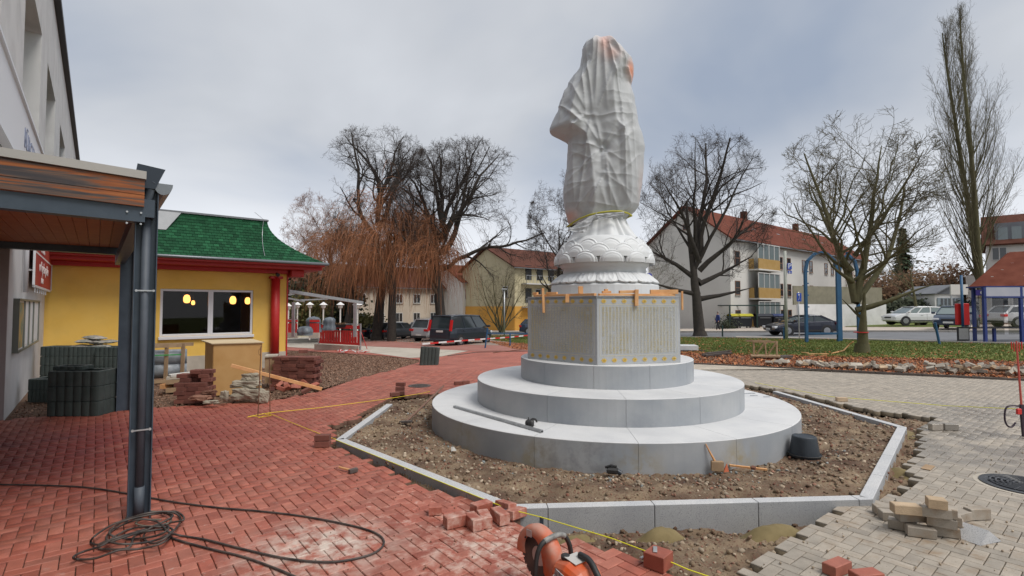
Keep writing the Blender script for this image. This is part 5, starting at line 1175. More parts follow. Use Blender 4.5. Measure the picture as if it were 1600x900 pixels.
# shrubs and hedges : one shrub shape of twigs and leaves
def shrub(name, label, pts_px, Y, top, base, tw, leafm, n, leaf=.07, kind=None, cat='shrub'):
    rnd = random.Random(int(Y * 10 + pts_px[0])); mb = MB(); ml = MB(); x0, x1 = [(p - 800) / F * Y for p in pts_px]; zb = zat(base, Y); zt = zat(top, Y); b = Vector(((x0 + x1) / 2, Y, zb))
    for k in range(n):
        x = rnd.uniform(x0, x1); y = Y + rnd.uniform(-1, 1); h = (zt - zb) * rnd.uniform(.55, 1) * (1 - .35 * abs((x - b.x) / max(.1, (x1 - x0) / 2)) ** 3); p = Vector((x, y, zb - .2)); pts = [p.copy()]; d = Vector((rnd.gauss(0, .2), rnd.gauss(0, .2), 1))
        for i in range(4):
            d = (d + Vector((rnd.gauss(0, .2), rnd.gauss(0, .2), 0))).normalized(); p = p + d * h / 4; pts.append(p.copy())
            if leafm:
                for _ in range(5):
                    q = p + Vector((rnd.gauss(0, .3), rnd.gauss(0, .3), rnd.gauss(0, .3))); a = Vector((rnd.gauss(0, 1), rnd.gauss(0, 1), rnd.gauss(0, 1))).normalized(); c_ = a.orthogonal().normalized(); L = leaf * rnd.uniform(.6, 1.5) * 2
                    ml.add([q, q + a * L, q + a * L + c_ * L, q + c_ * L], [(0, 1, 2, 3)])
        mb.tube(pts, [.02, .015, .012, .009, .006], 3, caps=False)
    t = thing(name, label, cat, tuple(b)); mb.build('stems', tw, parent=t, fix=False)
    if leafm: ml.build('foliage', leafm, parent=t, fix=False)
    return t
lf_dk = mat('dark_hedge_leaf', (0.025, 0.035, 0.02), (0.05, 0.06, 0.028), nscale=1.2, rough=.9); lf_ol = mat('olive_leaf', (0.10, 0.105, 0.03), (0.16, 0.14, 0.05), nscale=1, rough=.9); lf_br = mat('brown_leaf', (0.13, 0.07, 0.035), (0.2, 0.12, 0.06), nscale=1, rough=.9)
shrub('hedge', 'dark clipped hedge behind the white hatchback and the lawn', (1385, 1512), 49, 463, 502, bark_d, lf_dk, 900, .10, cat='hedge')
shrub('thicket', 'brown leafless thicket between the white flats and the shop', (1335, 1430), 66, 420, 500, bark_b, lf_br, 800, .10)
shrub('thicket', 'brown and olive thicket left of the shop, above the hedge', (1425, 1530), 64, 412, 500, bark_b, lf_br, 800, .10)
shrub('thicket', 'dark shrubbery behind the terrace pergola', (440, 545), 50, 425, 515, bark_d, lf_dk, 420, .12)
shrub('shrub', 'olive green shrub at the left end of the terrace', (462, 500), 44, 455, 515, bark_m, lf_ol, 200, .07)
shrub('shrub', 'pale olive shrub behind the terrace fence, near the dark car', (565, 584), 48, 488, 518, bark_m, lf_ol, 120, .07)
shrub('shrub', 'small leafless bush beside the left bin fence post', (1126, 1142), 47, 492, 516, bark_d, lf_dk, 60, .04)
shrub('shrub', 'green bush at the end of the garden fence', (1352, 1380), 50, 478, 503, bark_d, lf_ol, 120, .07)
# ------------------------------------------------------------------ houses further off, all on the same street grid
m_roofr = mat('red_roof_tile', (0.115, 0.034, 0.022), (0.165, 0.055, 0.036), nscale=1.4, spec=.15, rough=.95, bump=.5, bscale=25)
m_roofb = mat('brown_roof_tile', (0.085, 0.036, 0.026), (0.12, 0.05, 0.036), nscale=1.4, spec=.15, rough=.95, bump=.5, bscale=25)
m_roofg = mat('grey_roof_slate', (0.14, 0.15, 0.17), (0.19, 0.2, 0.22), nscale=1.4, rough=.8)
m_flat = mat('cream_white_render', (0.56, 0.55, 0.52), (0.62, 0.61, 0.58), nscale=.5, rough=.9)
m_cream = mat('cream_render', (0.46, 0.41, 0.26), (0.52, 0.47, 0.32), nscale=.6, rough=.9)
m_orange = mat('orange_render', (0.55, 0.28, 0.05), (0.60, 0.33, 0.07), nscale=.6, rough=.9)
m_beige = mat('beige_render', (0.42, 0.36, 0.29), (0.5, 0.43, 0.35), nscale=.6, rough=.9)
m_balc = mat('ochre_balcony_panel', (0.36, 0.22, 0.06), (0.42, 0.27, 0.10), nscale=2, rough=.8)
m_pane = glass_mat('dark_pane', (0.03, 0.035, 0.04)); m_panel = glass_mat('pale_pane', (0.16, 0.2, 0.21), .1)
m_frame = mat('house_window_frame', (0.55, 0.55, 0.54), rough=.5); m_frbr = mat('brown_window_frame', (0.2, 0.1, 0.06), rough=.6)
def house(name, label, Q, L, W_, z0_, ze, zr, wall, roofm, wl=(), wg=(), over=.45, loggias=(), base=None, hip=False, frm=None):
    t = thing(name, label, 'building', (Q.x, Q.y, z0_)); q = lambda a, b, z: Q + E1 * a + E2 * b + Vector((0, 0, z - Q.z))
    vs = [q(0, 0, z0_ - .8), q(L, 0, z0_ - .8), q(L, W_, z0_ - .8), q(0, W_, z0_ - .8), q(0, 0, ze), q(L, 0, ze), q(L, W_, ze), q(0, W_, ze), q(0, W_ / 2, zr - .12), q(L, W_ / 2, zr - .12)]
    MB().add(vs, [(0, 1, 5, 4), (1, 2, 6, 9, 5), (2, 3, 7, 6), (3, 0, 4, 8, 7)]).build('wall', wall, parent=t)
    sl = (zr - ze) / (W_ / 2); th = .16; o = over
    h_ = W_ / 2 if hip else 0
    ed = ze - sl * o
    A = [q(-o, -o, ed), q(L + o, -o, ed), q(L + o - h_, W_ / 2, zr), q(-o + h_, W_ / 2, zr)]; B = [q(-o, W_ + o, ed), q(L + o, W_ + o, ed), q(L + o - h_, W_ / 2, zr), q(-o + h_, W_ / 2, zr)]
    mb = MB()
    for P4 in (A, B):
        lo = P4; hi = [p + Vector((0, 0, th)) for p in P4]; mb.add(lo + hi, [(3, 2, 1, 0), (4, 5, 6, 7), (0, 1, 5, 4), (1, 2, 6, 5), (2, 3, 7, 6), (3, 0, 4, 7)])
    if hip: mb.add([A[0], A[3], B[0], A[0] + Vector((0, 0, th)), A[3] + Vector((0, 0, th)), B[0] + Vector((0, 0, th))], [(0, 1, 2), (3, 4, 5), (0, 2, 5, 3)])
    rf = mb.build('roof', roofm, parent=t)
    # courses of tiles as raised ribs along the eaves direction
    MB().seg(q(-o, -o - .06, ed + .02), q(L + o, -o - .06, ed + .02), .12, .1).build('gutter', m_gutter, parent=t)
    def win(c, d, n, w_, h, fm=None):
        mb = MB(); c = c + n * .02; g = .07
        for s_ in (-1, 1): mb.seg(c + d * s_ * (w_ / 2 - g / 2) + Vector((0, 0, -h / 2)), c + d * s_ * (w_ / 2 - g / 2) + Vector((0, 0, h / 2)), .06, g, up=n)
        for s_ in (-1, 0, 1) if w_ < 1.0 else (-1, 1): mb.seg(c - d * (w_ / 2 - g) + Vector((0, 0, s_ * (h / 2 - g / 2))), c + d * (w_ / 2 - g) + Vector((0, 0, s_ * (h / 2 - g / 2))), .05, g)
        if w_ >= 1.0: mb.seg(c + Vector((0, 0, -h / 2)), c + Vector((0, 0, h / 2)), .055, g, up=n)
        w = mb.build('window', fm or frm or m_frame, parent=t); pb = MB(); pb.seg(c - d * w_ / 2 - n * .01, c + d * w_ / 2 - n * .01, .02, h); pb.build('pane', m_pane, parent=w)
        sb_ = MB(); sb_.seg(c - d * (w_ / 2 + .05) + n * .03 + Vector((0, 0, -h / 2 - .05)), c + d * (w_ / 2 + .05) + n * .03 + Vector((0, 0, -h / 2 - .05)), .14, .05); sb_.build('sill', m_kerb, parent=w)
    for a, z, w_, h in wl: win(q(a, 0, z), E1, -E2, w_, h)
    for b_, z, w_, h in wg: win(q(0, b_, z), E2, -E1, w_, h)
    for a, w_, z, h in loggias:            # a glazed balcony bay : parapet, posts, glazing
        lb = MB(); lb.seg(q(a, -.95, z + .5), q(a + w_, -.95, z + .5), .08, 1.0); lb.seg(q(a, -.5, z + .5), q(a, 0, z + .5), .08, 1.0) 
        s_ = lb.build('balcony', m_balc, parent=t)
        lb = MB(); lb.seg(q(a - .1, -.5, z - .08), q(a + w_ + .1, -.5, z - .08), 1.1, .14); lb.build('balcony_slab', m_flat, parent=t)
        lb = MB()
        for k in range(5): lb.seg(q(a + w_ * k / 4, -.93, z + 1), q(a + w_ * k / 4, -.93, z + h), .07, .07)
        lb.seg(q(a, -.93, z + h), q(a + w_, -.93, z + h), .08, .08); lb.build('balcony_frame', m_frame, parent=s_)
        lb = MB(); lb.seg(q(a + .05, -.90, z + (1 + h) / 2), q(a + w_ * .98, -.90, z + (1 + h) / 2), .02, h - 1); lb.build('balcony_glazing', m_panel, parent=s_)
    if base: mb = MB(); mb.seg(q(-.03, 0, (base[0] + z0_ - .8) / 2), q(-.03, W_, (base[0] + z0_ - .8) / 2), .06, base[0] - z0_ + .8); mb.seg(q(0, -.03, (base[0] + z0_ - .8) / 2), q(L, -.03, (base[0] + z0_ - .8) / 2), .06, base[0] - z0_ + .8); mb.build('base_storey', base[1], parent=t)
    return t, q, rf
Qw = Vector((20.5, 48, 0))
fl = (.95, 3.75, 6.6)
wl = [(a, z, .95, 1.35) for a in (1.3,) for z in fl] + [(a, z, .9, 1.35) for a in (10.6, 12.6, 16.5, 18.5, 23, 25, 29.5, 31.5, 35) for z in fl]
tW, qW, rW = house('apartment_block', 'long white block of flats with red tiled roof, right of the statue', Qw, 38, 9.2, -.4, 8.55, 12.0, m_flat, m_roofr, wl=wl, wg=[(4.6, 10.0, .7, .6)], loggias=[(3.6, 4.6, z, 2.45) for z in (.0, 2.8, 5.65)], frm=m_frbr)
for a in (9, 15, 22, 28): MB().seg(qW(a, 2.0, 10.1), qW(a + .8, 2.0, 10.1), .9, .08, up=(-E2 + Vector((0, 0, 1)))).build('skylight', m_panel, parent=rW)
for a in (12, 26): MB().box(qW(a, 4.6, 12.3), (.6, .6, 1.4), rz=AZ).build('chimney', m_roofb, parent=rW)
# the grey garden wall and the concrete building behind the blue frame
gw = MB(); a_, b_ = Vector((23.4, 42, 0)), Vector((33.5, 46, 0)); gw.seg((a_.x, a_.y, .95), (b_.x, b_.y, .95), .2, 2.4); o = gw.build('garden_wall', m_render); tag(o, 'white garden wall behind the black coupe', 'wall')
o = MB().seg((23.6, 43, 2.9), (34, 47.1, 2.9), .1, 1.6).build('board_fence', mat('weathered_boards', (0.18, 0.17, 0.12), (0.25, 0.23, 0.17), nscale=2, rough=.9)); tag(o, 'greenish grey board screen above the white garden wall', 'screen')
Qo = Vector((.30, 58.5, 0)); wl = [(a, z, .9, 1.3) for a in (3.6,) for z in (3.4,)]
tO, qO, rO = house('orange_house', 'cream and orange house with brown hipped roof behind the van', Qo, 11, 10.8, -.9, 6.6, 9.2, m_cream, m_roofb, wl=wl, wg=[(1.7, .9, 1.0, 1.3), (1.7, 3.7, 1.0, 1.3), (5.5, 6.2, .01, .01)][:2], loggias=[(.9, 3.0, z, 2.3) for z in (.0, 2.7, 5.2)][:0], base=(2.0, m_orange))
for z in (1.9, 4.6):
    lb = MB(); lb.seg(qO(1.0, -.5, z), qO(6, -.5, z), 1.0, .14); lb.build('balcony_slab', m_frame, parent=tO)
    lb = MB()
    for k in range(11): lb.seg(qO(1.0 + k * .5, -.95, z), qO(1.0 + k * .5, -.95, z + .95), .04, .04)
    lb.seg(qO(1, -.95, z + .95), qO(6, -.95, z + .95), .05, .05); lb.build('balcony_rail', m_zinc, parent=tO)
for a in (1.6, 3.4, 5.2):
    for z in (-.0, 2.9, 5.6): o = MB().seg(qO(a, -.02, z + .35), qO(a + .95, -.02, z + .35), .04, 1.7).build('balcony_door', m_pane, parent=tO)
tG, qG, rG = house('grey_roofed_house', 'house with grey slate roof behind the orange house', Vector((5.6, 72, 0)), 14, 9, -1, 7.4, 10.2, m_beige, m_roofg, wl=[(a, z, 1, 1.3) for a in (1, 3, 5) for z in (3.5, 6.2)])
tR, qR, rR = house('red_roofed_house', 'low pale house with red roof, between the willow and the orange house', Vector((-6.3, 66, 0)), 12, 9.5, -1, 5.2, 7.6, m_flat, m_roofr, wl=[(a, z, .9, 1.2) for a in (.8, 2.6, 4.6, 6.6) for z in (.9, 3.6)], frm=m_frbr)
tB, qB, rB = house('beige_house', 'beige house with many windows hidden behind the willows', Vector((-21, 60, 0)), 16, 8, -1, 4.6, 7.2, m_beige, m_roofb, wl=[(a, z, 1.0, 1.2) for a in (1, 3.5, 6, 8.5, 11, 13.5) for z in (.6, 3.0)])
tC, qC, rC = house('cream_house', 'cream house with green shutters behind the terrace pergola', Vector((-27, 60, 0)), 4.5, 8, -1, 4.8, 7.0, m_cream, m_roofb, wl=[(a, z, .9, 1.1) for a in (1, 3) for z in (.6, 3.2)])
# shop with the red roof on the right; built square, then turned on its front left corner
SY = 46; x0, x1 = 42.0, 56.0; zb = .2; m_violet = mat('blue_violet_box', (.04, .02, .22), rough=.4)
sh = thing('corner_shop', 'pale shop with steep red tiled roof behind the bus shelter', 'building', (x0, SY, 0))
def slab(mb, P4, th=.15):
    P4 = [Vector(p) for p in P4]; n = (P4[1] - P4[0]).cross(P4[3] - P4[0]).normalized() * th; v = P4 + [p + n for p in P4]
    mb.add(v, [(3, 2, 1, 0), (4, 5, 6, 7), (0, 1, 5, 4), (1, 2, 6, 5), (2, 3, 7, 6), (3, 0, 4, 7)])
MB().box(((x0 + x1) / 2, SY + 4, (zb + 4.0) / 2), (x1 - x0, 8, 4.0 - zb + .4)).build('wall', m_flat, parent=sh)
mb = MB(); slab(mb, [(x0 - .6, SY - .6, 3.62), (x1, SY - .6, 3.62), (x1, SY + 4, 6.9), (x0 + 2.2, SY + 4, 6.9)]); slab(mb, [(x0 - .6, SY + 8.6, 3.62), (x0 - .6, SY - .6, 3.62), (x0 + 2.2, SY + 4, 6.9), (x0 + 2.2, SY + 4.05, 6.9)]); rs = mb.build('roof', m_roofr, parent=sh)
for k in range(9): MB().seg((x0 + .8 + k * .7, SY + .6 + (k % 3) * .9, 4.62 + (k % 3) * .62), (x0 + .98 + k * .7, SY + .6 + (k % 3) * .9, 4.62 + (k % 3) * .62), .12, .1).build('snow_hook', m_flat, parent=rs)
for a, w_, m__ in ((x0 + .75, 1.15, m_pane), (x0 + 2.1, .4, m_pane), (x0 + 2.75, 1.6, m_panel)):
    fr = MB(); z_a, z_b = .9, 2.9
    for x in (a, a + w_): fr.seg((x, SY - .05, z_a), (x, SY - .05, z_b), .12, .1, up=(0, 1, 0))
    for z in (z_a, z_b): fr.seg((a, SY - .05, z), (a + w_, SY - .05, z), .1, .12)
    w = fr.build('window', m_frame, parent=sh); MB().box((a + w_ / 2, SY - .03, (z_a + z_b) / 2), (w_, .03, z_b - z_a)).build('pane', m__, parent=w)
MB().box((x0 + .2, SY - .05, 1.8), (.45, .1, 3.6)).build('corner_pier', m_cream, parent=sh)
lb = MB().box((x0 + .1, SY - .45, 3.2), (.9, .15, .5)).build('light_box', m_violet, parent=sh); MB().lathe([(.05, 0), (.2, .02), (.2, .06), (.05, .08)], 16, M=Matrix.Translation((x0 + .25, SY - .52, 3.2)) @ Matrix.Rotation(R(90), 4, 'X')).build('emblem', m_frame, parent=lb)
sh.rotation_euler = (0, 0, R(-42))
X, Yw = 54.0, 58.0; hb = thing('white_house', 'white house with dormer window under a brown red roof at the right edge', 'building', (X, Yw, 0))
mb = MB(); mb.box((X + 9, Yw + 5, 4.6), (18, 10, 8.8)); mb.box((X - .9, Yw + 5, 2.9), (2.0, 8, 5.4)); mb.build('wall', m_flat, parent=hb)
mb = MB(); slab(mb, [(X - .4, Yw - .5, 8.8), (X + 18, Yw - .5, 8.8), (X + 18, Yw + 4.5, 12.6), (X - .4, Yw + 4.5, 12.6)], .2); slab(mb, [(X + 18, Yw + 10, 8.8), (X - .4, Yw + 10, 8.8), (X - .4, Yw + 4.5, 12.6), (X + 18, Yw + 4.5, 12.6)], .2); rh = mb.build('roof', m_roofb, parent=hb)
MB().box((X + 1.9, Yw + 1.3, 10.2), (2.4, 2.4, 2.3)).build('dormer', m_roofg, parent=rh)
for dx in (-.55, .55): MB().box((X + 1.9 + dx, Yw + .08, 10.1), (.8, .05, 1.5)).build('dormer_window', m_panel, parent=rh)
MB().box((X + 4.8, Yw + .9, 10.5), (.9, .4, .7)).build('skylight', m_panel, parent=rh)
for cx_ in (X + 1.0, X + 4.2):
    fr = MB(); g = .08
    for s_ in (-1, 0, 1): fr.box((cx_ + s_ * .6, Yw - .06, 7.9), (g, .08, 1.4))
    for s_ in (-1, 1): fr.box((cx_, Yw - .062, 7.9 + s_ * .7), (1.28, .08, g))
    w = fr.build('window', m_frame, parent=hb); MB().box((cx_, Yw - .03, 7.9), (1.2, .04, 1.4)).build('pane', m_pane, parent=w)
hb.rotation_euler = (0, 0, R(-42))
# grey garage and the advertising board above it
ga = thing('garage', 'small grey garage with gabled roof and grey door left of the shop', 'garage', (39, 47, 0)); 
mb = MB(); mb.box((40.1, 49, 1.75), (2.6, 4, 3.0)); mb.build('wall', m_render, parent=ga)
mb = MB(); slab(mb, [(38.6, 46.7, 3.15), (38.6, 51, 3.15), (40.1, 51, 3.95), (40.1, 46.7, 3.95)], .1); slab(mb, [(41.6, 51, 3.15), (41.6, 46.7, 3.15), (40.1, 46.7, 3.95), (40.1, 51, 3.95)], .1); mb.prism([(38.8, 3.1), (41.4, 3.1), (40.1, 3.9)], 0, .1, Matrix.Translation((0, 47.0, 0)) @ Matrix.Rotation(R(90), 4, 'X')); mb.build('roof', m_roofg, parent=ga)
MB().box((40.1, 46.96, 1.5), (2.2, .06, 2.5)).build('garage_door', mat('blue_grey_door', (.25, .3, .34), rough=.5), parent=ga)
for k in range(5): MB().box((39.4 + k * .35, 46.92, 2.4), (.2, .03, .6)).build('door_pane', m_pane, parent=ga)
sg = thing('billboard', 'blank white board above the garage, beside the blue pole', 'sign', (38.6, 45, 0)); MB().box((39.3, 45, 3.45), (1.5, .12, .9)).build('board', m_flat, parent=sg); MB().box((38.7, 45.1, 1.7), (.1, .1, 3.2)).build('post', m_zinc, parent=sg)
# wooded slope far behind
def far_wood(name, x0, x1, Y, z1, m, seed, label):
    rnd = random.Random(seed); mb = MB()
    for k in range(1500):
        x = rnd.uniform(x0, x1); z = rnd.random() ** .7 * z1 * (.65 + .35 * noise.noise(Vector((x * .05, seed, 0)))); y = Y + rnd.uniform(-6, 6); r = rnd.uniform(1.2, 3.0)
        for _ in range(5):
            a = Vector((rnd.gauss(0, 1), rnd.gauss(0, 1), rnd.gauss(0, 1))).normalized(); b_ = a.orthogonal().normalized(); q = Vector((x, y, z)) + Vector((rnd.gauss(0, r * .6), rnd.gauss(0, r * .6), rnd.gauss(0, r * .6))); s_ = r * rnd.uniform(.15, .4); mb.add([q, q + a * s_, q + b_ * s_ * .7], [(0, 1, 2)])
    o = mb.build(name, m, fix=False); tag(o, label, 'wood', kind='stuff')
far_wood('far_wood', 55, 150, 110, 15, mat('far_wood_grey_green', (0.055, 0.07, 0.055), (0.11, 0.09, 0.07), nscale=.15, rough=.95), 2, 'grey green wooded hillside far behind the lawn on the right')
far_wood('far_wood', -75, 15, 120, 9, bpy.data.materials['far_wood_grey_green'], 4, 'distant wood line behind the willows and houses on the left')
# ------------------------------------------------------------------ vehicles
m_tyre = mat('tyre', (0.018, 0.018, 0.02), rough=.8); m_rim = mat('alloy_rim', (0.35, 0.36, 0.38), rough=.35, metal=.7); m_tail = mat('tail_light', (0.45, 0.01, 0.01), rough=.2); m_head = mat('head_light', (0.6, 0.62, 0.65), rough=.1)
m_plate = mat('number_plate', (0.6, 0.6, 0.58), rough=.5); m_cglass = glass_mat('car_glass', (0.03, 0.04, 0.045), .04); m_trim = mat('black_trim', (0.02, 0.02, 0.022), rough=.6); m_cglass2 = glass_mat('see_through_car_glass', (0.16, 0.2, 0.2), .04)
def car_paint(n, c, metal=.3): 
    m = mat(n, c, rough=.3, metal=metal, coat=.6); return m
def make_car(label, loc, head, paint, L, W, prof, roofl, belt, H, cat='car', wheels=(.8, 3.6), glass=None, rails=False, hh=.33, group=None, tall_tail=False, name='parked_car', sidewin=None):
    """prof: lower body outline [(x, z)] from rear to front (x from 0 rear to L); roofl: cabin [(x_belt_rear, x_roof_rear, x_roof_front, x_belt_front)]"""
    t = thing(name, label, cat, (0, 0, 0), 0, group)
    def parts():
        vs = []; fs = []; n = len(prof); 
        ys = (-1, -.97, -.8, .8, .97, 1)
        # body shell : stations along x, each a rounded cross section
        sec = []
        for x, zb_, zt_ in prof:
            e_ = min(x, L - x) / L; w_ = W / 2 * (1 - .16 * max(0, 1 - e_ / .09) ** 2)
            sec.append([(x, -w_ * .93, zb_), (x, -w_, zb_ + (zt_ - zb_) * .25), (x, -w_, zb_ + (zt_ - zb_) * .6), (x, -w_ * .96, zt_ - .04), (x, -w_ * .86, zt_), (x, w_ * .86, zt_), (x, w_ * .96, zt_ - .04), (x, w_, zb_ + (zt_ - zb_) * .6), (x, w_, zb_ + (zt_ - zb_) * .25), (x, w_ * .93, zb_)])
        k = 10; mb = MB(); vs = [p for s_ in sec for p in s_]
        for i in range(len(sec) - 1):
            for j in range(k): fs.append((i * k + j, i * k + (j + 1) % k, (i + 1) * k + (j + 1) % k, (i + 1) * k + j))
        fs += [tuple(range(k)), tuple((len(sec) - 1) * k + j for j in range(k - 1, -1, -1))]
        mb.add(vs, fs); o = mb.build('body', paint, parent=t, smooth=False, bevel=.03, local=True)
        xa, xb, xc, xd = roofl; wb, wt = W / 2 * .93, W / 2 * .80
        # cabin: glass solid, then roof and pillars proud of it
        def ring(z, x0, x1, w_): return [(x0, -w_, z), (x1, -w_, z), (x1, w_, z), (x0, w_, z)]
        zr = H - .06
        g = MB(); vv = ring(belt, xa, xd, wb - .02) + ring(zr, xb, xc, wt - .02); g.add(vv, [(0, 1, 5, 4), (1, 2, 6, 5), (2, 3, 7, 6), (3, 0, 4, 7), (4, 5, 6, 7)]); g.build('windows', glass or m_cglass, parent=t, local=True)
        r = MB(); n_ = 6; vs = []; fs = []
        for i in range(n_ + 1):
            x = xb - .04 + (xc - xb + .08) * i / n_; cr = .05 * math.sin(math.pi * i / n_)
            for yy, dz in ((-wt - .01, -.06), (-wt * .9, .0), (0, .02), (wt * .9, 0), (wt + .01, -.06)): vs.append((x, yy, zr + cr * .8 + dz + .05))
        for i in range(n_):
            for j in range(4): fs.append((i * 5 + j, i * 5 + j + 1, i * 5 + j + 6, i * 5 + j + 5))
        rf = r.add(vs, fs).build('roof', paint, parent=t, smooth=True, local=True); so = rf.modifiers.new('s', 'SOLIDIFY'); so.thickness = .05
        for sy in (-1, 1):
            for (x0, x1, w_) in ((xa, xb, .13), (xd, xc, .07)): MB().seg((x0, sy * (wb - .02), belt - .02), (x1, sy * (wt - .02), zr + .02), w_, .05, up=(0, 1, 0)).build('pillar', paint, parent=t, local=True)
            for f_ in (sidewin or ((.48,),))[0]:
                x = xa + (xd - xa) * f_; MB().seg((x, sy * (wb - .015), belt - .02), (xb + (xc - xb) * f_, sy * (wt - .015), zr), .08, .03, up=(0, 1, 0)).build('pillar', paint, parent=t, local=True)
        for x in wheels:
            for sy in (-1, 1):
                A = MB().tube([(x, sy * (W / 2 - .18), hh), (x, sy * (W / 2 + .006), hh)], hh + .055, 20); A.build('wheel_arch', m_trim, parent=t, local=True)
                w_ = MB().lathe([(.1, -.1), (hh - .03, -.1), (hh, -.07), (hh, .07), (hh - .03, .1), (hh * .62, .1)], 20, M=Matrix.Translation((x, sy * (W / 2 - .085), hh)) @ Matrix.Rotation(-sy * math.pi / 2, 4, 'X')).build('wheel', m_tyre, parent=t, smooth=False, local=True)
                rm = MB().lathe([(.03, .09), (hh * .2, .105), (hh * .22, .075), (hh * .6, .07), (hh * .64, .102), (hh * .60, .104)], 20, M=Matrix.Translation((x, sy * (W / 2 - .085), hh)) @ Matrix.Rotation(-sy * math.pi / 2, 4, 'X'))
                for q in range(5):
                    a = q * 1.2566; c_ = Vector((x, sy * (W / 2 + .012), hh)); rm.seg(c_, c_ + Vector((math.cos(a), 0, math.sin(a))) * hh * .6, .05, .02, up=(0, 1, 0))
                rm.build('rim', m_rim, parent=w_, local=True)
        zt_r = prof[1][2]
        for sy in (-1, 1):
            if tall_tail: MB().seg((.0 - .015, sy * (W / 2 - .10), .95), (.16, sy * (W / 2 - .13), 1.62), .12, .14, up=(0, 1, 0)).build('tail_light', m_tail, parent=t, local=True)
            else: MB().box((.06, sy * (W / 2 - .17), zt_r - .17), (.2, .36, .17), ch=.02).build('tail_light', m_tail, parent=t, local=True)
            MB().box((L - .16, sy * (W / 2 - .24), prof[-2][2] - .12), (.3, .34, .15), ch=.03).build('head_light', m_head, parent=t, local=True)
            MB().box((xd - .12, sy * (W / 2 + .1), belt + .07), (.12, .2, .14), ch=.03).build('mirror', paint, parent=t, local=True)
            MB().seg((prof[1][0] + .1, sy * (W / 2 + .001), .34), (L - .4, sy * (W / 2 + .001), .34), .02, .1).build('sill_trim', m_trim, parent=t, local=True)
            for xh in (xa + (xd - xa) * .62, xa + (xd - xa) * .30): MB().box((xh, sy * (W / 2 + .01), belt - .14), (.17, .03, .03)).build('door_handle', paint, parent=t, local=True)
            if rails: MB().tube([(xb + .1, sy * wt * .92, H + .03), (xb + .2, sy * wt * .92, H + .08), (xc - .2, sy * wt * .92, H + .08), (xc - .1, sy * wt * .92, H + .03)], .018, 6).build('roof_rail', m_rim, parent=t, local=True)
            sg_ = MB()
            for f_ in (.5,): x = xa + (xd - xa) * f_; sg_.seg((x, sy * (W / 2 + .0015), .42), (x, sy * (W / 2 - .005), belt - .03), .012, .004, up=(0, 1, 0))
            sg_.build('door_gap', m_trim, parent=t, local=True)
        MB().box((-.012, 0, .52 if not tall_tail else .92), (.02, .52, .115)).build('number_plate', m_plate, parent=t, local=True)
        MB().box((L + .008, 0, .42), (.02, .52, .115)).build('number_plate', m_plate, parent=t, local=True)
        MB().box((L - .02, 0, .58), (.06, W * .42, .14), ch=.02).build('grille', m_trim, parent=t, local=True)
        MB().box((.03, 0, .36), (.1, W * .8, .16), ch=.03).build('rear_bumper', m_trim if not tall_tail else paint, parent=t, local=True)
    parts()
    t.location = loc; t.rotation_euler = (0, 0, head); return t
def at_rear_right(px, py, hd, W):   # position of the origin (rear middle) from the rear right ground corner seen at a pixel
    p = gp(px, py); f = Vector((math.sin(R(hd)), math.cos(R(hd)), 0)); r = Vector((f.y, -f.x, 0)); q = p - r * W / 2; return Vector((q.x, q.y, zg(q.x + f.x * 2, q.y + f.y * 2))), R(90 - hd)
hatch = [(0, .42, .6), (.05, .3, .95), (.5, .22, 1.0), (3.0, .2, .95), (3.6, .22, .88), (4.0, .26, .74), (4.12, .34, .55)]
estate = [(0, .42, .6), (.06, .3, .95), (.6, .22, .98), (3.2, .2, .93), (4.2, .22, .84), (4.6, .26, .72), (4.7, .34, .55)]
van = [(0, .42, .7), (.03, .34, 1.08), (.5, .28, 1.12), (3.5, .26, 1.1), (4.0, .28, 1.05), (4.6, .32, .86), (4.76, .38, .62)]
p_van = car_paint('dark_blue_grey_paint', (0.025, 0.035, 0.05)); p_sil = car_paint('silver_paint', (0.42, 0.44, 0.47), .5); p_gry = car_paint('grey_paint', (0.075, 0.085, 0.1), .5); p_blk = car_paint('black_blue_paint', (0.012, 0.015, 0.03)); p_wht = car_paint('white_paint', (0.62, 0.63, 0.64), 0); p_nvy = car_paint('navy_paint', (0.03, 0.05, 0.09))
p, h = at_rear_right(706, 541, 30, 1.9); make_car('dark van with tall red tail lights at the right end of the parked row', p, h, p_van, 4.76, 1.9, van, (.06, .22, 3.3, 4.15), 1.08, 1.9, cat='van', wheels=(.95, 4.0), tall_tail=True, name='parked_van', sidewin=((.36, .68),))
p, h = at_rear_right(668, 534, 31, 1.78); make_car('silver off roader with roof rails, parked left of the dark van', p, h, p_sil, 4.5, 1.78, [(a, b + .08, c + .1) for a, b, c in hatch[:-1]] + [(4.4, .4, .7)], (.12, .45, 2.6, 3.35), 1.05, 1.68, wheels=(.85, 3.5), rails=True, sidewin=((.33, .62),))
p, h = at_rear_right(602, 531.5, 34, 1.8); make_car('dark grey estate car parked left of the silver off roader', p, h, p_gry, 4.7, 1.8, estate, (.15, .55, 2.7, 3.5), .95, 1.46, wheels=(.95, 3.75), sidewin=((.34, .64),))
p, h = at_rear_right(570, 530.5, 34, 1.75); make_car('black car half hidden behind the terrace fence, leftmost of the row', p, h, p_blk, 4.2, 1.75, hatch, (.15, .6, 2.3, 3.1), .93, 1.43, wheels=(.8, 3.35))
p, h = at_rear_right(655, 527.5, 34, 1.75); make_car('white car showing only its roof between the estate car and the off roader', p, h, p_wht, 4.2, 1.75, hatch, (.15, .6, 2.3, 3.1), .93, 1.43, wheels=(.8, 3.35))
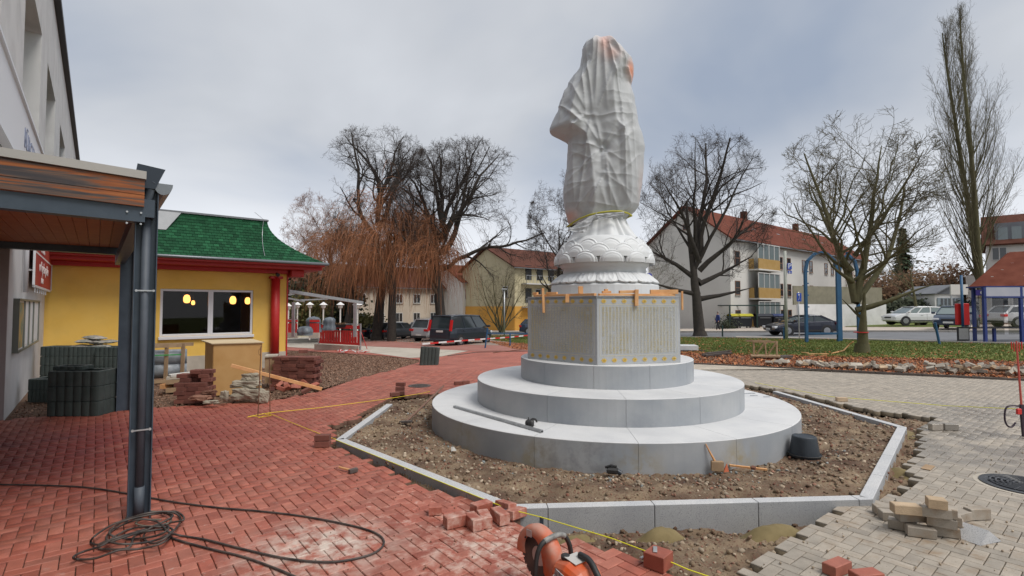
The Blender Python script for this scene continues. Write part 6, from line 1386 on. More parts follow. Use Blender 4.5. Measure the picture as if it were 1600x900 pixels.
Y = 33.0; X = (1312 - 800) / F * Y; make_car('black coupe with red tail lights driving left behind the blue frame', Vector((X, Y + 1.0, zg(X - 2, Y + 1) - .03)), R(180), p_blk, 4.15, 1.8, [(0, .42, .7), (.06, .3, .98), (.5, .22, .98), (2.6, .2, .9), (3.4, .22, .8), (3.9, .26, .66), (4.1, .34, .5)], (.25, 1.1, 1.9, 3.0), .90, 1.32, wheels=(.8, 3.3), name='car')
p = gp(1466, 510.5); p.x += .9; make_car('white hatchback parked on the lawn across the street', Vector((p.x, p.y + .9, p.z + .13)), R(178), p_wht, 4.12, 1.75, hatch, (.1, .5, 2.4, 3.2), .95, 1.45, wheels=(.75, 3.3), sidewin=((.4, .72),), glass=m_cglass2)
p = gp(1482, 518); hd = 232; f = Vector((math.sin(R(hd)), math.cos(R(hd)), 0)); q = p - f * 4.1; make_car('dark blue hatchback facing the street beside the red advertising panel', Vector((q.x, q.y, zg(q.x, q.y) + .12)), R(90 - hd), p_nvy, 4.12, 1.75, hatch, (.1, .5, 2.4, 3.2), .95, 1.45, wheels=(.75, 3.3), glass=m_cglass2)
p = gp(1588, 514); make_car('white car cut off by the right edge of the photo, behind the shelter', Vector((p.x, p.y + 1.5, p.z + .1)), R(-6), p_wht, 4.2, 1.75, hatch, (.15, .6, 2.3, 3.1), .93, 1.43, wheels=(.8, 3.35))
p = gp(812, 523); make_car('dark blue car just left of the pedestal, on the street', Vector((p.x, p.y + 1, p.z)), R(0), p_nvy, 4.2, 1.75, hatch, (.15, .6, 2.3, 3.1), .93, 1.43, wheels=(.8, 3.35))

# ------------------------------------------------------------------ person in a blue coat
def person(px, py, hgt=1.66):
    b = gp(px, py); t = thing('person', 'person in a dark blue coat walking in front of the white flats', 'person', tuple(b)); s_ = hgt / 1.75
    skin = mat('skin', (0.55, 0.32, 0.24), rough=.6); coat = mat('blue_coat', (0.015, 0.03, 0.14), (0.02, 0.045, 0.18), nscale=8, rough=.8); tro = mat('black_trousers', (0.015, 0.015, 0.02), rough=.8); hair = mat('grey_hair', (0.25, 0.22, 0.2), rough=.8)
    def skinned(name, V, E, Rr, m, root=0, sub=2):
        me = bpy.data.meshes.new(name); me.from_pydata([Vector(v) * s_ for v in V], E, []); o = bpy.data.objects.new(name, me); COL.objects.link(o); o.parent = t; me.materials.append(m)
        md = o.modifiers.new('skin', 'SKIN'); md.use_smooth_shade = True
        for i, r in enumerate(Rr): me.skin_vertices[0].data[i].radius = (r[0] * s_, r[1] * s_)
        me.skin_vertices[0].data[root].use_root = True; sd = o.modifiers.new('sub', 'SUBSURF'); sd.levels = sub; sd.render_levels = sub; return o
    # facing left (-x), mid stride
    V = [(0, 0, .95), (0, 0, 1.12), (0, 0, 1.36), (0, 0, 1.5), (-.01, 0, 1.57), (-.02, 0, 1.66), (0, -.09, .88), (-.12, -.1, .48), (-.16, -.1, .08), (-.27, -.1, .04), (0, .09, .88), (.08, .1, .48), (.22, .1, .12), (.13, .1, .05),
         (0, -.19, 1.40), (.04, -.24, 1.12), (-.04, -.24, .9), (-.07, -.24, .82), (0, .19, 1.40), (-.04, .24, 1.12), (-.14, .24, .92), (-.18, .24, .84)]
    E = [(0, 1), (1, 2), (2, 3), (3, 4), (4, 5), (0, 6), (6, 7), (7, 8), (8, 9), (0, 10), (10, 11), (11, 12), (12, 13), (2, 14), (14, 15), (15, 16), (16, 17), (2, 18), (18, 19), (19, 20), (20, 21)]
    Rr = [(.13, .15), (.12, .14), (.12, .15), (.055, .055), (.055, .055), (.09, .085), (.09, .09), (.062, .062), (.045, .045), (.04, .04), (.09, .09), (.062, .062), (.045, .045), (.04, .04), (.06, .06), (.045, .045), (.035, .035), (.03, .03), (.06, .06), (.045, .045), (.035, .035), (.03, .03)]
    skinned('body', V, E, Rr, skin)
    CV = [(0, 0, .74), (0, 0, .95), (0, 0, 1.15), (0, 0, 1.38), (0, 0, 1.48), (0, -.20, 1.40), (.04, -.26, 1.12), (-.03, -.26, .93), (0, .20, 1.40), (-.04, .26, 1.12), (-.13, .26, .94)]
    CE = [(0, 1), (1, 2), (2, 3), (3, 4), (3, 5), (5, 6), (6, 7), (3, 8), (8, 9), (9, 10)]
    skinned('coat', CV, CE, [(.17, .21), (.17, .2), (.15, .18), (.15, .2), (.08, .08), (.085, .085), (.065, .065), (.055, .055), (.085, .085), (.065, .065), (.055, .055)], coat, root=2)
    skinned('trousers', [(0, 0, .9), (0, -.09, .85), (-.12, -.1, .48), (-.16, -.1, .12), (0, .09, .85), (.08, .1, .48), (.21, .1, .15)], [(0, 1), (1, 2), (2, 3), (0, 4), (4, 5), (5, 6)], [(.14, .15), (.10, .10), (.075, .075), (.06, .06), (.10, .10), (.075, .075), (.06, .06)], tro)
    skinned('shoe', [(-.15, -.1, .07), (-.28, -.1, .035)], [(0, 1)], [(.05, .05), (.04, .035)], tro); skinned('shoe', [(.23, .1, .09), (.12, .1, .04)], [(0, 1)], [(.05, .05), (.04, .035)], tro)
    MB().lathe([(.0, .10), (.06, .085), (.095, .03), (.10, -.02), (.085, -.06)], 14, (0.012 * s_, 0, 1.69 * s_)).build('hair', hair, parent=t, smooth=True, local=True)
    MB().lathe([(0, -.02), (.012, 0), (0, .02)], 6, M=Matrix.Translation((-.115 * s_, 0, 1.655 * s_))).build('nose', skin, parent=t, local=True)
    return t
person(1122, 517.5)

# ------------------------------------------------------------------ street furniture on the right
m_blue = mat('blue_painted_steel', (0.015, 0.075, 0.17), (0.02, 0.10, 0.21), nscale=3, rough=.5); m_dgreen = mat('dark_green_steel', (0.012, 0.035, 0.03), rough=.5)
# waste container enclosure
bY = 46.5; ex = lambda px: (px - 800) / F * bY
en = thing('bin_enclosure', 'open dark green steel frame enclosure around the waste containers', 'enclosure', (ex(1138), bY, zg(ex(1138), bY))); zb_ = zg(ex(1180), bY)
mb = MB()
for px_ in (1137, 1179, 1221): mb.seg((ex(px_), bY - .4, zb_), (ex(px_), bY - .4, zb_ + 2.1), .1, .1)
mb.build('post', m_dgreen, parent=en); mb = MB(); mb.seg((ex(1136), bY - .4, zb_ + 2.12), (ex(1222), bY - .4, zb_ + 2.12), .09, .1); mb.seg((ex(1137), bY + 2.2, zb_ + 2.12), (ex(1221), bY + 2.2, zb_ + 2.12), .09, .1)
for px_ in (1137, 1221): mb.seg((ex(px_), bY - .4, zb_ + 2.12), (ex(px_), bY + 2.2, zb_ + 2.12), .09, .1)
mb.build('top_rail', m_dgreen, parent=en)
for px_, wd, lid, lab in ((1149, .75, (0.5, 0.45, 0.02), 'small black waste container with yellow lid, leftmost in the enclosure'), (1165, 1.3, (0.5, 0.45, 0.02), 'large black waste container with yellow lid, second from the left'), (1195, 1.35, (.02, .025, .04), 'large black waste container with closed dark lid, right of the middle post'), (1217, 1.0, (.02, .04, .14), 'black waste container with blue lid beside the right enclosure post')):
    x = ex(px_); bt = thing('waste_container', lab, 'waste container', (x, bY + .5, zb_), group='waste containers in the enclosure'); mb = MB(); w2 = wd / 2
    vs = [(x - w2 * .88, bY + .1, zb_ + .2), (x + w2 * .88, bY + .1, zb_ + .2), (x + w2 * .88, bY + .95, zb_ + .2), (x - w2 * .88, bY + .95, zb_ + .2), (x - w2, bY, zb_ + 1.15), (x + w2, bY, zb_ + 1.15), (x + w2, bY + 1.05, zb_ + 1.15), (x - w2, bY + 1.05, zb_ + 1.15)]
    mb.add(vs, [(3, 2, 1, 0), (4, 5, 6, 7), (0, 1, 5, 4), (1, 2, 6, 5), (2, 3, 7, 6), (3, 0, 4, 7)]); mb.build('bin_body', mat('bin_black', (.012, .015, .022), rough=.6) if px_ == 1149 else bpy.data.materials['bin_black'], parent=bt, bevel=.03)
    mb = MB(); n = 8
    for i in range(n): a = math.pi * i / n; b_ = math.pi * (i + 1) / n; mb.add([(x - w2 * 1.04, bY + .52 - .56 * math.cos(a), zb_ + 1.14 + .22 * math.sin(a)), (x + w2 * 1.04, bY + .52 - .56 * math.cos(a), zb_ + 1.14 + .22 * math.sin(a)), (x + w2 * 1.04, bY + .52 - .56 * math.cos(b_), zb_ + 1.14 + .22 * math.sin(b_)), (x - w2 * 1.04, bY + .52 - .56 * math.cos(b_), zb_ + 1.14 + .22 * math.sin(b_))], [(0, 1, 2, 3)])
    mb.build('lid', mat('bin_lid', lid, rough=.6), parent=bt)
    for dx in (-.7, .7):
        for yy in (.2, .85): MB().cyl((x + dx * w2 - .03, bY + yy, zb_ + .1), (x + dx * w2 + .03, bY + yy, zb_ + .1), .1, n=12).build('castor', m_black, parent=bt)
    MB().seg((x - w2 * .7, bY - .03, zb_ + 1.0), (x + w2 * .7, bY - .03, zb_ + 1.0), .03, .04).build('handle', m_zinc, parent=bt)
# blue steel frame with rounded shoulders
fr = thing('blue_steel_frame', 'tall blue steel frame with curved shoulders on the lawn verge', 'frame', tuple(gp(1259, 535))); fY = gp(1259, 535).y; fx = lambda px: (px - 800) / F * fY
zq = zg(fx(1259), fY); zt = zat(394, fY)
def arch(x0, x1, yy, nm='upright'):
    pts0 = [(x0, yy, zq), (x0, yy, zt - 1.0), (x0 + .12, yy, zt - .45), (x0 + .5, yy, zt - .08), ((x0 + x1) / 2, yy, zt), (x1 - .5, yy, zt - .08), (x1 - .12, yy, zt - .45), (x1, yy, zt - 1.0), (x1, yy, zq)]
    mb = MB()
    for a, b in zip(pts0, pts0[1:]): mb.seg(a, b, .12, .14, up=(0, 1, 0))
    mb.build(nm, m_blue, parent=fr)
arch(fx(1259), fx(1309), fY, 'front_arch'); arch(fx(1311) + .05, fx(1341), fY + .02, 'side_arch')
mb = MB(); mb.seg((fx(1259), fY, zq + .45), (fx(1309), fY, zq + .45), .1, .1); mb.build('cross_rail', m_blue, parent=fr)
for k in range(5):
    for x in (fx(1259), fx(1309)): MB().box((x + .1, fY, zq + 1.2 + k * .6), (.1, .08, .06)).build('bracket', m_blue, parent=fr)
# parking sign and lamp pole
def pole(name, label, cat, px, pyb, pyt, r, m, Yo=None):
    p = gp(px, pyb) if Yo is None else Vector(((px - 800) / F * Yo, Yo, zg((px - 800) / F * Yo, Yo))); t = thing(name, label, cat, tuple(p)); MB().cyl((p.x, p.y, p.z), (p.x, p.y, zat(pyt, p.y)), r, n=10).build('pole', m, parent=t, smooth=True); return t, p
m_sign = mat('traffic_blue', (0.01, 0.06, 0.42), rough=.4); m_signw = mat('sign_white', (0.75, 0.75, 0.75), rough=.4); m_mast = mat('grey_green_mast', (0.33, 0.35, 0.31), (0.38, 0.39, 0.35), nscale=2, rough=.6)
t, p = pole('sign_mast', 'pale grey mast with blue parking sign in front of the white flats', 'sign', 1229, 530, 392, .085, m_mast)
def board(t, p, px0, px1, py0, py1, m, txt=None, size=.5, back=-.12):
    Y = p.y + back; x0, x1 = (px0 - 800) / F * Y, (px1 - 800) / F * Y; z1, z0 = zat(py0, Y), zat(py1, Y); MB().box(((x0 + x1) / 2, Y, (z0 + z1) / 2), (x1 - x0, .03, z1 - z0), ch=.005).build('sign_plate', m, parent=t)
    MB().seg(((x0 + x1) / 2, Y, (z0 + z1) / 2), (p.x, p.y, (z0 + z1) / 2), .03, .03).build('sign_clamp', m_zinc, parent=t)
    if txt: text_mesh('lettering', txt, size, frame(((x0 + x1) / 2, Y - .02, (z0 + z1) / 2), (1, 0, 0)), m_signw, t)
board(t, p, 1231.5, 1238, 411, 421, m_sign, 'P', .42); board(t, p, 1232, 1238, 423, 427.5, m_sign)
text_mesh('arrow', '←', .22, frame(((1235 - 800) / F * (p.y - .12), p.y - .142, zat(425.5, p.y - .12)), (1, 0, 0)), m_signw, t)
t, p = pole('sign_post', 'thin post with small blue pedestrian sign left of the blue frame', 'sign', 1249, 529, 456, .03, m_zinc); board(t, p, 1245, 1252, 458, 471, m_sign)
mb = MB(); Yq = p.y - .14; cx_, cz_ = (1248.5 - 800) / F * Yq, zat(464.5, Yq); mb.lathe([(0.001, 0), (.045, 0), (.045, .006)], 12, M=Matrix.Translation((cx_, Yq, cz_ + .14)) @ Matrix.Rotation(R(90), 4, 'X')); mb.seg((cx_, Yq, cz_ + .1), (cx_, Yq, cz_ - .03), .008, .07, up=(0, 1, 0)); mb.seg((cx_, Yq, cz_ - .03), (cx_ - .06, Yq, cz_ - .17), .008, .03, up=(0, 1, 0)); mb.seg((cx_, Yq, cz_ - .03), (cx_ + .06, Yq, cz_ - .17), .008, .03, up=(0, 1, 0)); mb.build('walker_symbol', m_signw, parent=t)
for px_, pyb, pyt, lab in ((1129, 526, 508, 'short dark bollard left of the bin enclosure, beside the road'), (1225, 530, 511, 'blue bollard at the foot of the parking sign mast')):
    p = gp(px_, pyb); zt_ = zat(pyt, p.y); tag(MB().lathe([(.05, 0), (.05, zt_ - p.z - .05), (.035, zt_ - p.z)], 10, tuple(p)).build('bollard', m_blue if px_ == 1225 else m_dgreen, smooth=False), lab, 'bollard', group='bollards along the lawn')
p = gp(1468, 538); tag(MB().tube([p, Vector((p.x - .17, p.y, p.z + .95))], .05, 10).build('bollard', m_blue), 'blue bollard leaning to the left beside the timetable board', 'bollard', group='bollards along the lawn')
t, p = pole('lamp_post', 'slim grey lamp post in front of the orange house', 'street lamp', 788, 525, 452, .06, m_zinc); MB().box((p.x, p.y, zat(452, p.y)), (.5, .25, .12), ch=.03).build('lamp_head', m_zinc, parent=t)
# timetable pole with red panel
t, p = pole('stop_pole', 'blue bus stop pole with a big red panel and a timetable box', 'bus stop sign', 1503, 536, 430, .055, m_blue, Yo=24.5)
m_redpan = mat('signal_red', (0.50, 0.012, 0.012), (0.56, 0.02, 0.018), nscale=2, rough=.45); Yp = p.y + .12; xs = lambda px: (px - 800) / F * Yp
MB().box((xs(1497.5), Yp, zat(491, Yp)), (xs(1502) - xs(1492), .1, zat(474, Yp) - zat(507, Yp)), ch=.02).build('red_panel', m_redpan, parent=t); MB().box((xs(1509), Yp + .05, zat(491, Yp)), (xs(1514) - xs(1504), .1, zat(474, Yp) - zat(508, Yp)), ch=.02).build('red_panel', m_redpan, parent=t)
Yp = p.y - .12; MB().box((xs(1503) , Yp, zat(521.5, Yp)), (.55, .06, zat(509, Yp) - zat(531, Yp)), ch=.01).build('timetable_case', m_trim, parent=t); MB().box((xs(1503), Yp - .034, zat(521.5, Yp)), (.46, .006, .52)).build('timetable', mat('timetable_paper', (0.42, 0.42, 0.40), (0.5, 0.5, 0.48), nscale=9, rough=.6), parent=t)
MB().seg((xs(1496), Yp, zat(533.5, Yp)), (xs(1514), Yp, zat(533.5, Yp)), .08, .05).build('foot_plate', m_trim, parent=t)
# bus shelter
sY = gp(1539, 535.5).y; sx_ = lambda px: (px - 800) / F * sY; z0s = zg(sx_(1560), sY); shl = thing('bus_shelter', 'blue framed glass bus shelter at the right edge of the photo', 'bus shelter', (sx_(1539), sY, z0s))
zt = zat(449, sY); x0, x1 = sx_(1537.5), sx_(1537.5) + 4.2
m_shb = mat('shelter_blue', (0.012, 0.03, 0.16), rough=.45)
for x, yy in ((x0, 0), (sx_(1594.5), 0), (x0 + .35, .9), (x1, .9), (x1, 0)): MB().box((x, sY + yy, (z0s + zt) / 2), (.11, .11, zt - z0s)).build('post', m_shb, parent=shl)
MB().box(((x0 + x1) / 2, sY - .02, zt - .20), (x1 - x0 - .1, .06, .40)).build('roof_fascia', mat('frosted_fascia', (0.36, 0.37, 0.44), (0.42, 0.42, 0.48), nscale=2, rough=.4), parent=shl); MB().seg((x0, sY - .02, zt - .43), (x1, sY - .02, zt - .43), .1, .07).build('fascia_rail', m_shb, parent=shl)
MB().box(((x0 + x1) / 2, sY + .45, zt + .03), (x1 - x0 - .1, 1.0, .06)).build('shelter_roof', m_shb, parent=shl)
for a, b in ((x0 + .1, sx_(1594.5) - .1), (sx_(1594.5) + .1, x1 - .1)): MB().box(((a + b) / 2 + .2, sY + .9, z0s + 1.15), (b - a, .02, 1.7)).build('glass_panel', m_glassd, parent=shl)
bn_ = MB(); bn_.box((sx_(1575), sY + .5, z0s + .62), (2.4, .38, .05)); bn_.build('bench_seat', m_trim, parent=shl); MB().box((sx_(1568), sY + .5, z0s + .3), (.1, .1, .6)).build('bench_leg', m_shb, parent=shl)
# garden fence across the street
gf = thing('garden_fence', 'low grey green panel fence across the street, left of the lawn', 'fence', (30, 46, .3)); a, b = gp(1357, 507), gp(1390, 505.5); n = 14
for k in range(n): q = a.lerp(b, k / (n - 1)); MB().box((q.x, q.y, q.z + .6), (.22, .05, 1.0)).build('fence_board', m_roofg, parent=gf)
for k in range(0, n, 4): q = a.lerp(b, k / (n - 1)); MB().box((q.x + .13, q.y - .02, q.z + .65), (.06, .08, 1.3)).build('post', m_flat, parent=gf)

# ------------------------------------------------------------------ restaurant terrace
m_tred = mat('red_fence_panel', (0.50, 0.02, 0.02), (0.58, 0.03, 0.025), nscale=3, rough=.5); m_lant = mat('white_lantern', (0.66, 0.64, 0.60), rough=.5)
tw = thing('terrace_wall', 'low concrete wall under the red terrace fence', 'wall', tuple(gp(492, 547)))
A, B = gp(493, 546.5), gp(562, 547.5); A.z = B.z = 0; zt_ = zat(536, A.y); A2 = A + (B - A).normalized() * 0
tY = A.y; m1 = MB(); m1.seg((A.x, A.y, (zat(537, tY) + zat(552, tY)) / 2), (B.x, B.y, (zat(537, tY) + zat(552, tY)) / 2), .2, zat(537, tY) - zat(552, tY)); m1.build('wall_block', m_conc, parent=tw)
fc = thing('terrace_fence', 'red fence panel with arched cut outs in front of the terrace', 'fence', (A.x, A.y, zat(537, tY)))
zf0, zf1 = zat(536, tY), zat(507, tY); dA = (B - A).normalized(); LA = (B - A).length
xa_, xb_ = (499 - 493) / (562 - 493) * LA, LA
def fpt(t, z, o=0): p = A + dA * t; return (p.x, p.y + o, z)
mb = MB(); mb.seg(fpt(xa_, zf0 + .08), fpt(xb_, zf0 + .08), .03, .14); mb.seg(fpt(xa_, zf1 - .10), fpt(xb_, zf1 - .10), .03, .2); mb.seg(fpt(xa_, zf1 - .34), fpt(xb_, zf1 - .34), .03, .06); mb.build('fence_rail', m_tred, parent=fc)
nb_ = 15
for k in range(nb_):
    t_ = xa_ + (xb_ - xa_) * (k + .5) / nb_; w_ = (xb_ - xa_) / nb_ * (.8 if k % 2 else .66); MB().seg(fpt(t_ - w_ / 2, (zf0 + zf1 - .3) / 2), fpt(t_ + w_ / 2, (zf0 + zf1 - .3) / 2), .025, zf1 - zf0 - .45).build('fence_board', m_tred, parent=fc)
for t_ in (xa_ - .06, xb_ + .06): MB().seg(fpt(t_, zf0 - .4), fpt(t_, zf1 + .12), .07, .07, up=(0, 1, 0)).build('post', m_zinc, parent=fc)
MB().seg(fpt(xa_ - .06, zf1 + .08), fpt(xb_ + .06, zf1 + .08), .05, .05).build('hand_rail', m_zinc, parent=fc)
pb = thing('flower_box', 'dark hanging flower box on the red terrace fence', 'flower box', fpt(xa_ + (xb_ - xa_) * .55, zf1)); q = A + dA * (xa_ + (xb_ - xa_) * .55)
mb = MB(); mb.add([(q.x - .42, q.y - .25, zf1 + .05), (q.x + .42, q.y - .25, zf1 + .05), (q.x + .42, q.y - .03, zf1 + .05), (q.x - .42, q.y - .03, zf1 + .05), (q.x - .33, q.y - .2, zf1 - .14), (q.x + .33, q.y - .2, zf1 - .14), (q.x + .33, q.y - .05, zf1 - .14), (q.x - .33, q.y - .05, zf1 - .14)], [(0, 1, 2, 3), (7, 6, 5, 4), (0, 4, 5, 1), (1, 5, 6, 2), (2, 6, 7, 3), (3, 7, 4, 0)]); mb.build('trough', m_trim, parent=pb)
mb = MB(); rr = random.Random(3)
for _ in range(90): p = Vector((q.x + rr.uniform(-.4, .4), q.y - .14 + rr.uniform(-.08, .08), zf1 + .04)); mb.add([p, p + Vector((rr.gauss(0, .06), rr.gauss(0, .06), rr.uniform(.05, .14))), p + Vector((rr.gauss(0, .05), .02, .05))], [(0, 1, 2)])
mb.build('withered_plants', lf_br, parent=pb)
for k, (px_, yb, yt, wd) in enumerate(((465, 524, 473, 1), (484.5, 527, 473, 1), (505.5, 532, 473, 1), (532, 531, 473, 1), (559, 535, 473, 1.25), (451, 522, 475, .9))):
    Yl = tY + (1.0 if k > 1 else 2.2) + (0.4 if k == 4 else 0); x = (px_ - 800) / F * Yl; zt2 = zat(yt, Yl); zb2 = zat(yb + 4, Yl)
    lab = ['first white lantern post on the terrace, beside the restaurant corner', 'second white lantern post on the terrace from the restaurant', 'white lantern post at the left end of the red front fence', 'white lantern post in the middle of the red front fence', 'largest white lantern post at the right end of the terrace', 'white lantern half hidden by the restaurant corner'][k]
    L = thing('lantern_post', lab, 'lantern', (x, Yl, zb2), group='white lanterns on the terrace'); MB().cyl((x, Yl, zb2), (x, Yl, zt2 - .3), .045, n=8).build('post', m_lant, parent=L)
    MB().lathe([(.09 * wd, -.36), (.15 * wd, -.28), (.15 * wd, -.12)], 8, (x, Yl, zt2)).build('lamp_glass', m_lant, parent=L); MB().lathe([(.27 * wd, -.14), (.25 * wd, -.12), (.02, .05)], 6, (x, Yl, zt2)).build('lamp_roof', m_signw, parent=L)
pg = thing('pergola', 'white steel pergola frame over the restaurant terrace', 'pergola', (A.x, tY + 1.5, zf0))
for (x0_, y0_, Y0_, x1_, y1_, Y1_, w_) in ((450, 455, 20, 566, 473, 25, .13), (450, 466, 24, 475, 471, 27, .08), (470, 469, 26, 512, 467, 30, .07), (450, 461, 22, 460, 459, 24, .06)):
    MB().seg(at(x0_, y0_, Y0_), at(x1_, y1_, Y1_), w_, w_).build('beam', m_zinc, parent=pg)
for px_, Yl, yt in ((555, 26.5, 473), (459, 27, 472)): x = (px_ - 800) / F * Yl; MB().box((x, Yl, (zat(yt, Yl) + zat(526, Yl)) / 2), (.14, .14, zat(yt, Yl) - zat(526, Yl))).build('post', m_zinc, parent=pg)
# red side fence and furniture under grey covers
sf = thing('terrace_side_fence', 'red fence panels at the back of the terrace with dark top rail', 'fence', tuple(at(452, 520, 28)))
for px0_, px1_ in ((450, 465), (484, 499)):
    for k in range(5):
        u0, u1 = px0_ + (px1_ - px0_) * k / 5, px0_ + (px1_ - px0_) * (k + .8) / 5; a_, b_ = at(u0, 513, 28.5), at(u1, 513, 28.5); MB().seg(a_, b_, .03, .55).build('fence_board', m_tred, parent=sf)
    MB().seg(at(px0_, 501.5, 28.5), at(px1_, 501.5, 28.5), .05, .12).build('fence_rail', m_tred, parent=sf); MB().seg(at(px0_, 499, 28.5), at(px1_, 499, 28.5), .05, .05).build('hand_rail', m_zinc, parent=sf); MB().seg(at(px0_, 524, 28.5), at(px1_, 524, 28.5), .2, .3).build('wall_block', m_conc, parent=sf)
m_cover = mat('grey_tarpaulin', (0.08, 0.10, 0.12), (0.18, 0.21, 0.24), nscale=4, rough=.5)
def covered(px, pyt, pyb, Y, wpx, label, sd):
    c = at(px, pyb, Y); H = (zat(pyt, Y) - c.z) * .8; r0_ = wpx * Y / F / 2; vs = []; fs = []; n = 28; m = 14
    for j in range(m + 1):
        t = j / m; r = r0_ * (1 - .12 * t + .05 * math.sin(t * 9 + sd)) * math.sqrt(max(.002, 1 - t ** 9))
        for i in range(n): a = 2 * math.pi * i / n; f_ = .9 / max(abs(math.cos(a)), abs(math.sin(a))) ** .8 + .18 * abs(noise.noise(Vector((math.cos(a) * 2 + sd, math.sin(a) * 2, t * 2)))) + .06 * math.sin(a * 7 + sd); vs.append((c.x + r * f_ * math.cos(a), c.y + r * f_ * math.sin(a), c.z + H * t))
    for j in range(m):
        for i in range(n): fs.append((j * n + i, j * n + (i + 1) % n, (j + 1) * n + (i + 1) % n, (j + 1) * n + i))
    tag(MB().add(vs, fs).build('covered_furniture', m_cover, smooth=True), label, 'furniture cover', group='furniture under covers on the terrace')
covered(490, 488, 519, 29, 22, 'tall tarpaulin covered furniture between the second and third lantern posts', 1); covered(476, 506, 524, 26, 22, 'low tarpaulin covered furniture beside the second lantern post', 4); covered(515, 490, 516, 30, 18, 'tarpaulin covered furniture behind the red front fence', 7)
MB_ = MB(); tag(MB_.seg(at(560, 507, tY), at(575, 549, tY - .8), .015, .05).build('barrier_tape', m_tred), 'end of red and white barrier tape hanging from the terrace corner', 'barrier tape')
m_tape = bpy.data.materials.new('striped_tape'); m_tape.use_nodes = True; t_ = m_tape.node_tree; wv = t_.nodes.new('ShaderNodeTexWave'); wv.inputs['Scale'].default_value = .55; wv.inputs['Distortion'].default_value = 0; g_ = t_.nodes.new('ShaderNodeNewGeometry'); cr = t_.nodes.new('ShaderNodeValToRGB'); cr.color_ramp.interpolation = 'CONSTANT'; cr.color_ramp.elements[0].color = (.7, .7, .7, 1); cr.color_ramp.elements[1].position = .5; cr.color_ramp.elements[1].color = (.55, .02, .02, 1)
t_.links.new(g_.outputs['Position'], wv.inputs[0]); t_.links.new(wv.outputs[1] if len(wv.outputs) > 1 else wv.outputs[0], cr.inputs[0]); t_.links.new(cr.outputs[0], t_.nodes['Principled BSDF'].inputs[0])
p0, p1, p2, p3 = at(655, 537, 24), at(745, 531, 31), at(800, 525.5, 33), at(830, 523, 34)
mb = MB(); pts = [at(660, 537.5, 23.5), at(700, 534, 26), at(748, 530.2, 30), at(795, 527, 31), at(832, 523.3, 33)]
for a, b in zip(pts, pts[1:]): mb.seg(a, b, .012, .075)
tag(mb.build('barrier_tape', m_tape), 'red and white striped barrier tape strung in front of the dark van', 'barrier tape')
for px_, yb, yt, lab in ((758, 544, 512, 'leaning blue barrier post right of the van'), (797, 541, 521, 'blue barrier post between the van and the pedestal')):
    p = gp(px_, yb); q = at(px_ + (4 if px_ == 758 else 0), yt, p.y); tag(MB().cyl(p, q, .045, n=8).build('barrier_post', m_blue), lab, 'post', group='blue barrier posts')
rl = thing('low_rail', 'low dark blue rail along the lawn between van and pedestal', 'rail', tuple(gp(797, 541))); MB().seg(at(762, 520.5, 33), at(830, 521, 33), .06, .06).build('rail', m_blue, parent=rl)
p = gp(815, 551); tag(MB().tube([gp(770, 553) + Vector((0, 0, .05)), Vector((p.x, p.y, p.z + .15)), Vector((p.x + .02, p.y, p.z + .5))], .015, 6).build('iron_rod', m_rust), 'thin rusty rod standing on the path left of the pedestal', 'rod')
# ragged heap of torn tape on the ground before the terrace wall
rr = random.Random(5); mb = MB()
for k in range(46):
    p = gp(rr.uniform(528, 572), rr.uniform(547, 552)); a = rr.uniform(0, 3.1); L = rr.uniform(.1, .35); mb.seg((p.x, p.y, p.z + rr.uniform(.02, .08)), (p.x + math.cos(a) * L, p.y + math.sin(a) * L, p.z + rr.uniform(.02, .12)), .06, .01)
tag(mb.build('tape_scraps', m_tape), 'crumpled scraps of red and white tape before the terrace wall', 'tape scraps', kind='stuff')
# ------------------------------------------------------------------ concrete planting rings, sacks, stacks and boards by the restaurant
m_ring = mat('dark_green_grey_concrete', (0.035, 0.05, 0.048), (0.06, 0.075, 0.07), nscale=4, bump=.5, bscale=90, rough=.9)
m_ringt = mat('lighter_concrete_rim', (0.10, 0.12, 0.115), (0.15, 0.165, 0.16), nscale=6, bump=.5, bscale=90, rough=.9)
m_ply = mat('raw_plywood', (0.52, 0.29, 0.10), (0.62, 0.38, 0.16), nscale=2.2, bump=.15, bscale=60, rough=.75); m_pallet = mat('pallet_wood', (0.30, 0.20, 0.12), (0.40, 0.28, 0.17), nscale=7, bump=.3, rough=.85)
def ring_block(label, c, w_, d_, h, rz, nrib=6, group='stacked concrete planting rings'):
    pts = []
    def side(n, L):
        for k in range(n):
            for q in range(5): a = q / 5; yield (-L / 2 + L * (k + a) / n, .022 * math.sin(math.pi * a) ** .6 if a else 0.0)
    nx_, ny_ = nrib, max(2, int(nrib * d_ / w_))
    for x, o in side(nx_, w_): pts.append((x, -d_ / 2 - o))
    for x, o in side(ny_, d_): pts.append((w_ / 2 + o, x))
    for x, o in side(nx_, w_): pts.append((-x, d_ / 2 + o))
    for x, o in side(ny_, d_): pts.append((-w_ / 2 - o, -x))
    n = len(pts); th = .06; M = Matrix.Translation(c) @ Matrix.Rotation(rz, 4, 'Z')
    inn = [(max(-w_ / 2 + th, min(w_ / 2 - th, x)), max(-d_ / 2 + th, min(d_ / 2 - th, y))) for x, y in pts]
    vs = []; cs = .012
    for ring_, z in ((pts, 0.004), (pts, h - cs), ([(x * (1 - cs / w_ * 2), y * (1 - cs / d_ * 2)) for x, y in pts], h), (inn, h), (inn, 0.03)): vs += [M @ Vector((x, y, z)) for x, y in ring_]
    fs = []; mi = []
    for l in range(4):
        for i in range(n): fs.append((l * n + i, l * n + (i + 1) % n, (l + 1) * n + (i + 1) % n, (l + 1) * n + i)); mi.append(1 if l == 2 else 0)
    mb = MB().add(vs, fs); mb.mi = mi; o = mb.build('planting_ring', [m_ring, m_ringt]); tag(o, label, 'planting ring', group=group); return o
nth = ['bottom', 'second', 'third', 'top']
